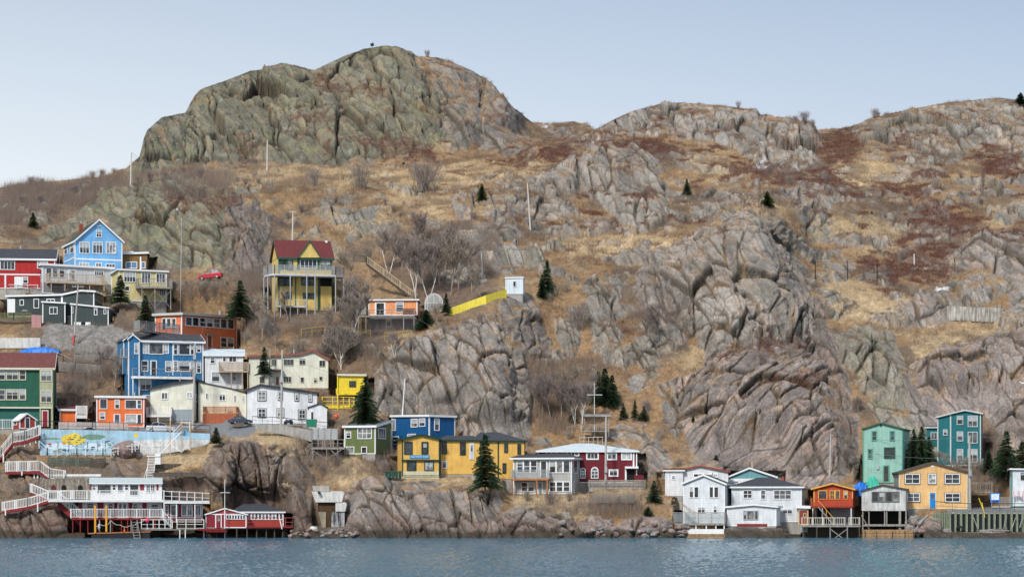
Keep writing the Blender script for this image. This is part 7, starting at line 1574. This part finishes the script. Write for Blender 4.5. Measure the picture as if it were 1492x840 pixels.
for sd in range(4):
    a,b=spruce_mesh(sd+1,1.0 if sd<3 else 1.2,(.30,.26,.36,.42)[sd]); r0=thing('spruce_tree',(0,0,-500),'x','tree'); a.build('foliage',SPR,None,fix=False); b.build('trunk',TRK,None,fix=False)
    fo=[o for o in COL.objects if o.name.startswith('foliage')][-1]; tr=[o for o in COL.objects if o.name.startswith('trunk')][-1]
    SM.append((fo.data,tr.data)); bpy.data.objects.remove(r0); bpy.data.objects.remove(fo); bpy.data.objects.remove(tr)
def plant_tree(name,label,cat,P0,h,wd,meshes,names,group=None,m2=None,rz=None,lean=0):
    o=thing(name,tuple(P0),label,cat,group); o.scale=(wd,wd,h); o.rotation_euler=(lean,0,rz if rz is not None else random.random()*6.28)
    for me,nm in zip(meshes,names):
        c=bpy.data.objects.new(nm,me); COL.objects.link(c); c.parent=o
        if m2 and nm in('foliage','branches'): c.material_slots[0].link='OBJECT'; c.material_slots[0].material=m2
    return o
def spruce(x,yb,yt,label,k=0,wpx=None,Y=None,m2=None,group=None):
    c=W(x,yb,Y) if Y else T(x,yb); h=(yb-yt)*c.y/F*1.02; w0=(.30,.26,.36,.42)[k]*2; wd=(wpx*c.y/F/w0)*1.22 if wpx else h
    c.z-=.15; plant_tree('spruce_tree',label,'tree',c,h,wd,SM[k],('foliage','trunk'),group,m2)
SPL=[(175,440,398,'dark spruce between the pale grey and pale yellow flat-roofed houses',0,28,Yof(175,440)-3,None),(212,470,427,'narrow dark spruce beside the brick-orange house balcony',0,26,Yof(212,470)-4,None),(350,462,405,'broad dark spruce right of the brick-orange house roof',2,38,Yof(350,470)-1,None),(48,332,308,'small dark spruce high on the left slope',1,16,None,None),
(532,615,547,'large dark spruce beside the yellow decks',3,46,Yof(532,620)-5,None),(707,710,628,'tall spruce in front of the amber yellow house',2,46,Yof(707,710)-4.5,None),(953,732,698,'small spruce at the right end of the dark red house deck',0,22,None,None),(944,750,736,'low round spruce below the deck end',3,18,None,None),(1043,682,660,'dark spruce behind the off-white gabled house',2,20,Yof(1043,690)+4,None),
(881,590,533,'tallest dark spruce of the group below the pinnacle rocks',0,34,None,None),(872,588,538,'dark olive spruce left of the tallest in the group',2,30,None,SPRL),(892,592,545,'dark spruce right of the tallest in the group',1,26,None,None),(908,611,586,'small spruce, leftmost of three on the orange slope',0,14,None,None),(925,612,585,'slim spruce, middle of three on the orange slope',1,11,None,None),(938,613,589,'small spruce, rightmost of three on the orange slope',0,15,None,None),
(797,432,378,'dark spruce right of the light blue hut',1,22,None,None),(790,434,398,'short dark spruce leaning on the one by the hut',0,18,None,None),(1001,284,260,'small dark spruce on the rocky shoulder',2,14,None,None),(1118,303,277,'light green bushy fir above the central cliff',3,26,None,SPRL),(702,291,266,'light green fir between two pale boulders',3,18,None,SPRL),(1466,694,624,'dark spruce on the right slope behind the road',2,44,Yof(1466,700)-1,None),(1490,690,640,'dark olive spruce at the far right slope',2,44,Yof(1490,695),SPRL),(1440,690,650,'smaller dark spruce left of the right slope pair',0,24,Yof(1440,692),None),
(1487,152,134,'dark round fir on the right skyline',3,22,None,None),(315,645,620,'tiny wispy spruce at the right end of the mural wall',1,18,Yof(315,646)-2,None),(621,478,450,'low dark spruce below the greenhouse',3,34,None,None),(650,455,425,'slim green juniper beside the greenhouse',1,14,Yof(650,457)-1,None),(834,614,600,'low dark evergreen left of the birches',3,20,None,None),(150,566,520,'x',0,1,None,None),(806,548,540,'tiny dark fir on the slope',3,8,None,None),(588,244,240,'tiny green fir on the grassy ledge',3,6,None,None),(1010,612,604,'tiny fir beside the folded cliff',3,6,None,None),(1270,312,306,'tiny fir on the right heath',3,6,None,None),(385,545,503,'thin spruce before the left end of the cream house',1,20,Yof(385,568)-2,None)]
for x,yb,yt,lab,k,wp,Y,m2 in SPL:
    if lab!='x': spruce(x,yb,yt,lab,k,wp,Y,m2)
# round dark evergreen clump near the teal house: several stems
for i,(x,yb,yt,w_) in enumerate(((1331,690,622,34),(1343,690,618,36),(1354,688,632,30))): spruce(x,yb,yt,'dense dark evergreen between the mint and teal houses, %s'%('left','middle','right')[i],3,w_,Yof(x,690)-1,group='dense dark evergreens between the mint and teal houses')
def bare(seed,stems=1,levels=5,spread=.5,rad=.012,upright=.5,nchild=(3,4),white=0):
    rr=random.Random(seed); tk=MB(); br=MB()
    def grow(p,d,L_,r_,lv):
        n=3; q=p
        for i in range(n):
            d=(d+Vector((rr.gauss(0,.10),rr.gauss(0,.10),upright*.05))).normalized(); e=q+d*(L_/n); r2=r_*(1-.25*(i+1)/n); (tk if lv<=white else br).bar(q,e,max(r_*(1-.25*i/n),.0022),max(r2,.002),n=5 if lv==0 else 3); 
            if lv<levels-1 and (i>0 or lv>0):
                for _ in range(rr.choice(nchild) if i==n-1 else rr.choice((1,2))):
                    a=rr.random()*6.283; sd=Vector((math.cos(a),math.sin(a),0)); nd=(d+sd*spread*(.6+.7*rr.random())+Vector((0,0,.12))).normalized(); grow(e,nd,L_*(.50+.2*rr.random()),r2*.58,lv+1)
            q=e
    for s_ in range(stems):
        a=rr.random()*6.283; k=.25 if stems>1 else .04
        grow(Vector((rr.gauss(0,.015*stems),rr.gauss(0,.015*stems),-.03)),Vector((math.cos(a)*k,math.sin(a)*k,1)).normalized(),.46,rad,0)
    # unit height
    zz=[v[2] for v in tk.v+br.v]; k=1/max(zz)
    for b in(tk,br): b.v=[(x*k,y*k,z*k) for x,y,z in b.v]
    return tk,br
def mk(tk,br,mt,mb_): a=tk.build('trunk',mt,None,fix=False); b=br.build('branches',mb_,None,fix=False); r_=(b.data,a.data); bpy.data.objects.remove(a); bpy.data.objects.remove(b); return r_
BM=[mk(*bare(20+i,1,5,.55),BARKD,BARKD) for i in range(3)]; BIR=[mk(*bare(40+i,2,5,.42,.0095,white=1),BIRCH,leaf_mat('birch twigs',(.24,.20,.175),.2)) for i in range(2)]
def shrub(seed,n=90):
    rr=random.Random(seed); br=MB()
    for i in range(n):
        a=rr.random()*6.283; tl=rr.random()**.7*.55; d=Vector((math.cos(a)*tl,math.sin(a)*tl,1)).normalized(); L_=.75+.3*rr.random(); p=Vector((rr.gauss(0,.09),rr.gauss(0,.09),-.05)); m_=p+d*L_*.5+Vector((rr.gauss(0,.02),rr.gauss(0,.02),0)); e=m_+(d+Vector((rr.gauss(0,.12),rr.gauss(0,.12),.2))).normalized()*L_*.5
        br.bar(p,m_,.007,.005,n=3); br.bar(m_,e,.005,.002,n=3)
        for _ in range(4): f=rr.random(); s_=m_.lerp(e,f); br.bar(s_,s_+(d+Vector((rr.gauss(0,.5),rr.gauss(0,.5),.3))).normalized()*.2,.0035,.002,n=3)
    o=br.build('branches',PURP,None,fix=False); me=o.data; bpy.data.objects.remove(o); return me
SH=[shrub(i) for i in range(4)]
random.seed(99)
def btree(x,yb,yt,lab,meshes=BM,m2=None,grp=None,wf=1.0,Y=None):
    c=W(x,yb,Y) if Y else T(x,yb); h=(yb-yt)*c.y/F; plant_tree('bare_tree' if meshes is BM else 'birch_tree',lab,'tree',c,h,h*wf,random.choice(meshes),('branches','trunk'),grp,m2)
for x,yb,yt,lab in((607,436,345,'white-barked birch above the peach cabin, with forked stems'),(624,436,352,'crooked white birch left of the greenhouse'),(567,400,330,'slender birch on the slope above the diagonal stairs'),(846,628,552,'pale birch left of the lookout frame'),(838,622,560,'second pale birch beside the lookout frame'),(500,560,470,'pale tall birch above the yellow cabin'),(575,525,486,'leaning pale birch below the peach cabin'),(513,500,425,'pale bare birch left of the peach cabin'),(300,248,228,'small pale dead tree under the mountain face')): btree(x,yb,yt,lab,BIR)
GRP='bare trees on the wooded slope'
tl=[(440,560,490),(455,566,500),(430,555,498),(470,556,480),(488,560,498),(523,470,405),(515,505,440),(500,470,395),(520,470,410),(470,500,440),(640,420,340),(655,430,335),(670,425,345),(690,425,360),(630,400,330),(650,400,320),(585,400,340),(540,410,355),(600,365,305),(700,440,385),(790,610,545),(805,620,540),(820,615,550),(775,600,550),(815,600,560),(830,590,530),(858,590,540),(480,440,380),(510,420,365),(400,520,460),(385,500,440),(370,480,425),(420,470,420),(290,440,405),(245,460,430),(560,590,550),(1185,700,655),(1160,704,668),(1240,690,650),(1375,690,655),(1390,700,668),(1415,700,665),(1250,604,575),(600,520,488),(640,470,440),(925,690,650),(985,700,665),(150,560,500),(165,566,512),(130,572,530),(108,590,550),(195,555,515),(655,690,640),(1000,500,455),(960,500,440),(940,510,450)]
for i,(x,yb,yt) in enumerate(tl): btree(x+random.uniform(-3,3),yb,yt,'bare grey-brown tree on the scrubby slope',BM,random.choice((BARKD,PURP,TAN)),GRP,random.uniform(.75,1.1))
for x,yb,yt,lab in((617,278,232,'big round bare bush on the straw-coloured ledge'),(458,272,244,'upright bare bush on the ledge left of the big one'),(524,274,236,'pale bare bush on the ledge between two others'),(843,480,440,'large bare bush right of the blue hut slope')):
    c=T(x,yb); h=(yb-yt)*c.y/F; plant_tree('bare_bush',lab,'bush',c,h,h*(1.5 if '617' in str(x) else 1.1),(random.choice(SH),),('branches',),None,BARKD)
GB='bare purple-brown bushes over the hillside'
sl=[(220,268),(240,262),(255,270),(270,255),(290,262),(310,256),(330,262),(345,266),(360,270),(375,268),(395,282),(410,330),(420,320),(430,330),(440,310),(60,300),(90,290),(110,285),(125,278),(140,290),(75,310),(30,300),(150,250),(165,252),(45,270),(60,268),(370,260),(385,276),(405,300),(560,300),(575,310),(590,300),(600,320),(580,340),(560,360),(610,345),(790,420),(810,430),(825,425),(850,450),(835,470),(800,440),(860,470),(1000,470),(1010,480),(990,455),(975,470),(1120,255),(1150,270),(1165,262),(1200,262),(1210,285),(1205,270),(1300,330),(1290,318),(1305,322),(1315,380),(1330,400),(1280,370),(1325,300),(1350,290),(1335,240),(1300,240),(1400,260),(1430,270),(1330,430),(1430,300),(1275,172),(1280,170),(1183,190),(1171,184),(1160,180),(625,82),(150,256),(135,262),(1075,158),(780,470),(805,560),(790,580),(770,590),(760,560),(830,640),(960,640),(940,600),(1110,530),(1150,520),(955,420),(90,640),(470,690),(490,680),(450,680),(560,690),(740,715),(770,730),(800,735),(830,730),(860,742),(880,745),(900,740),(920,738),(580,720),(350,440),(300,440),(310,430),(330,450),(240,480),(250,520),(350,535),(360,500),(1270,690),(1300,720),(1450,705),(1430,690),(1480,700),(1340,700),(545,680),(530,650),(130,600),(95,570),(180,560),(770,650),(1220,640),(1235,650),(1245,600),(700,470),(690,320),(770,345),(450,640),(440,620)]
for x,yb in sl:
    c=T(x+random.uniform(-2,2),yb); h=random.uniform(.9,2.1)*(1 if yb>200 else 1.1); plant_tree('bare_bush','bare purple-brown bush on the open hillside','bush',c,h,h*random.uniform(.8,1.4),(random.choice(SH),),('branches',),GB,random.choice((BARKD,PURP,PURP,TAN)))
# ------------------------------------------------------------------ turf tufts, heath and low scrub: uncountable ground cover
def cover(name,weight,N,h0,h1,wd,blades,lean,tint,seed,spread=.25):
    r_=np.random.default_rng(seed); cell=np.abs(np.gradient(VX,axis=0))*np.sqrt(np.gradient(VY,axis=1)**2+np.gradient(VZ,axis=1)**2)
    p=(weight*np.clip(cell,0,.6)*(cpx[:,None]>-120)*(cpx[:,None]<1620)*(VZ>2.2)).ravel(); p/=p.sum()
    i=r_.choice(len(p),N,p=p); pos=np.stack([VX.ravel()[i],VY.ravel()[i],VZ.ravel()[i]],-1); cl=col.reshape(-1,3)[i]
    b=N*blades; P_=np.repeat(pos,blades,0)+r_.normal(size=(b,3))*np.array([spread,spread,.02]); a=r_.random(b)*2*np.pi; hh=(h0+(h1-h0)*r_.random(b)); ln=r_.normal(size=(b,2))*lean
    d=np.stack([np.cos(a),np.sin(a)*.4,0*a],-1)*wd*(.6+.8*r_.random(b))[:,None]
    base=P_-np.array([0,0,.08]); top=P_+np.stack([ln[:,0],ln[:,1],hh],-1)
    v=np.stack([base-d,base+d,top],1).reshape(-1,3).astype(np.float32); q=np.arange(b*3,dtype=np.int32)
    me=bpy.data.meshes.new(name); me.vertices.add(len(v)); me.vertices.foreach_set('co',v.ravel()); me.loops.add(len(q)); me.loops.foreach_set('vertex_index',q); me.polygons.add(b); me.polygons.foreach_set('loop_start',np.arange(0,b*3,3,dtype=np.int32)); me.polygons.foreach_set('loop_total',np.full(b,3,np.int32)); me.update(); me.validate()
    cc=np.repeat(cl,blades,0); T_,k_=tint; cc=(cc*(1-k_)+np.array(T_)*k_)*(.78+.44*r_.random((b,1))); cc=np.concatenate([np.clip(cc,.01,.8),np.ones((b,1))],1); cc=np.repeat(cc,3,0).astype(np.float32)
    ca=me.color_attributes.new('albedo','FLOAT_COLOR','POINT'); ca.data.foreach_set('color',cc.ravel())
    m,t,bb=principled(name+' blades'); at=t.nodes.new('ShaderNodeAttribute'); at.attribute_name='albedo'; t.links.new(at.outputs['Color'],bb.inputs['Base Color']); bb.inputs['Roughness'].default_value=.9; bb.inputs['Specular IOR Level'].default_value=.1
    me.materials.append(m); o=bpy.data.objects.new(name,me); COL.objects.link(o); tag(o,kind='stuff'); return o
soil_=np.clip(1-rk,0,1)**2*(1-ry)*(snow<.1)*np.clip(calm*1.2,.15,1)
scw=sst(fbm(WX/5,WY/8,WZ/4,3,.6,301),-.02,.3)
cover('grass',soil_*(1-.7*d_all),90000,.15,.5,.035,3,.14,((.46,.34,.20),.25),5); cover('scrub',soil_*scw*(1-d_all),30000,.3,1.0,.022,8,.28,((.16,.12,.10),.65),6,.35)
brm=np.zeros_like(PX)
for poly in [[(350,395),(640,330),(700,440),(620,470),(560,500),(545,600),(480,560),(360,520)],[(60,530),(150,525),(200,540),(215,600),(70,612)],[(200,420),(330,410),(330,455),(220,450)],[(760,520),(880,520),(880,640),(760,640)],[(1260,630),(1500,610),(1500,725),(1250,720)],[(0,270),(340,250),(340,290),(150,300),(0,330)],[(455,655),(520,650),(520,700),(460,710)],[(730,708),(940,730),(930,760),(740,745)],[(560,640),(585,640),(585,690),(560,690)],[(1010,440),(900,430),(930,500),(1010,520)],[(640,340),(720,330),(740,400),(640,430)]]: brm=np.maximum(brm,sst(polymask(poly,0),-4,12))
cover('brush',brm*np.clip(1.1-rk,.12,1)*(1-ry)*np.clip(calm*1.3,.0,1),9000,.7,2.1,.018,11,.40,((.19,.15,.13),.8),9,.45)
cover('heather',soil_*(d_all+.05*scw),22000,.15,.5,.05,6,.2,((.13,.045,.035),.45),7,.3)

o=thing('gull',tuple(T(1484,560)+Vector((0,-3,0))),'white gull gliding before the pink cliff at the right','bird'); c=Vector(o.location); t=MB()
t.hexa([c+Vector(v) for v in((-.28,-.06,-.05),(.28,-.04,-.03),(.28,.04,-.03),(-.28,.06,-.05),(-.22,-.05,.06),(.22,-.03,.05),(.22,.03,.05),(-.22,.05,.06))]); t.build('body',WHITE,o)
for sg in(-1,1):
    t=MB(); t.prism([c+Vector((-.08,0,.04)),c+Vector((.10,0,.04)),c+Vector((.12*1+sg*.45,sg*.1,.28)),c+Vector((sg*.62,sg*.15,.22 if sg>0 else .14))],(0,.03,0)); t.build('wing',WHITE,o)
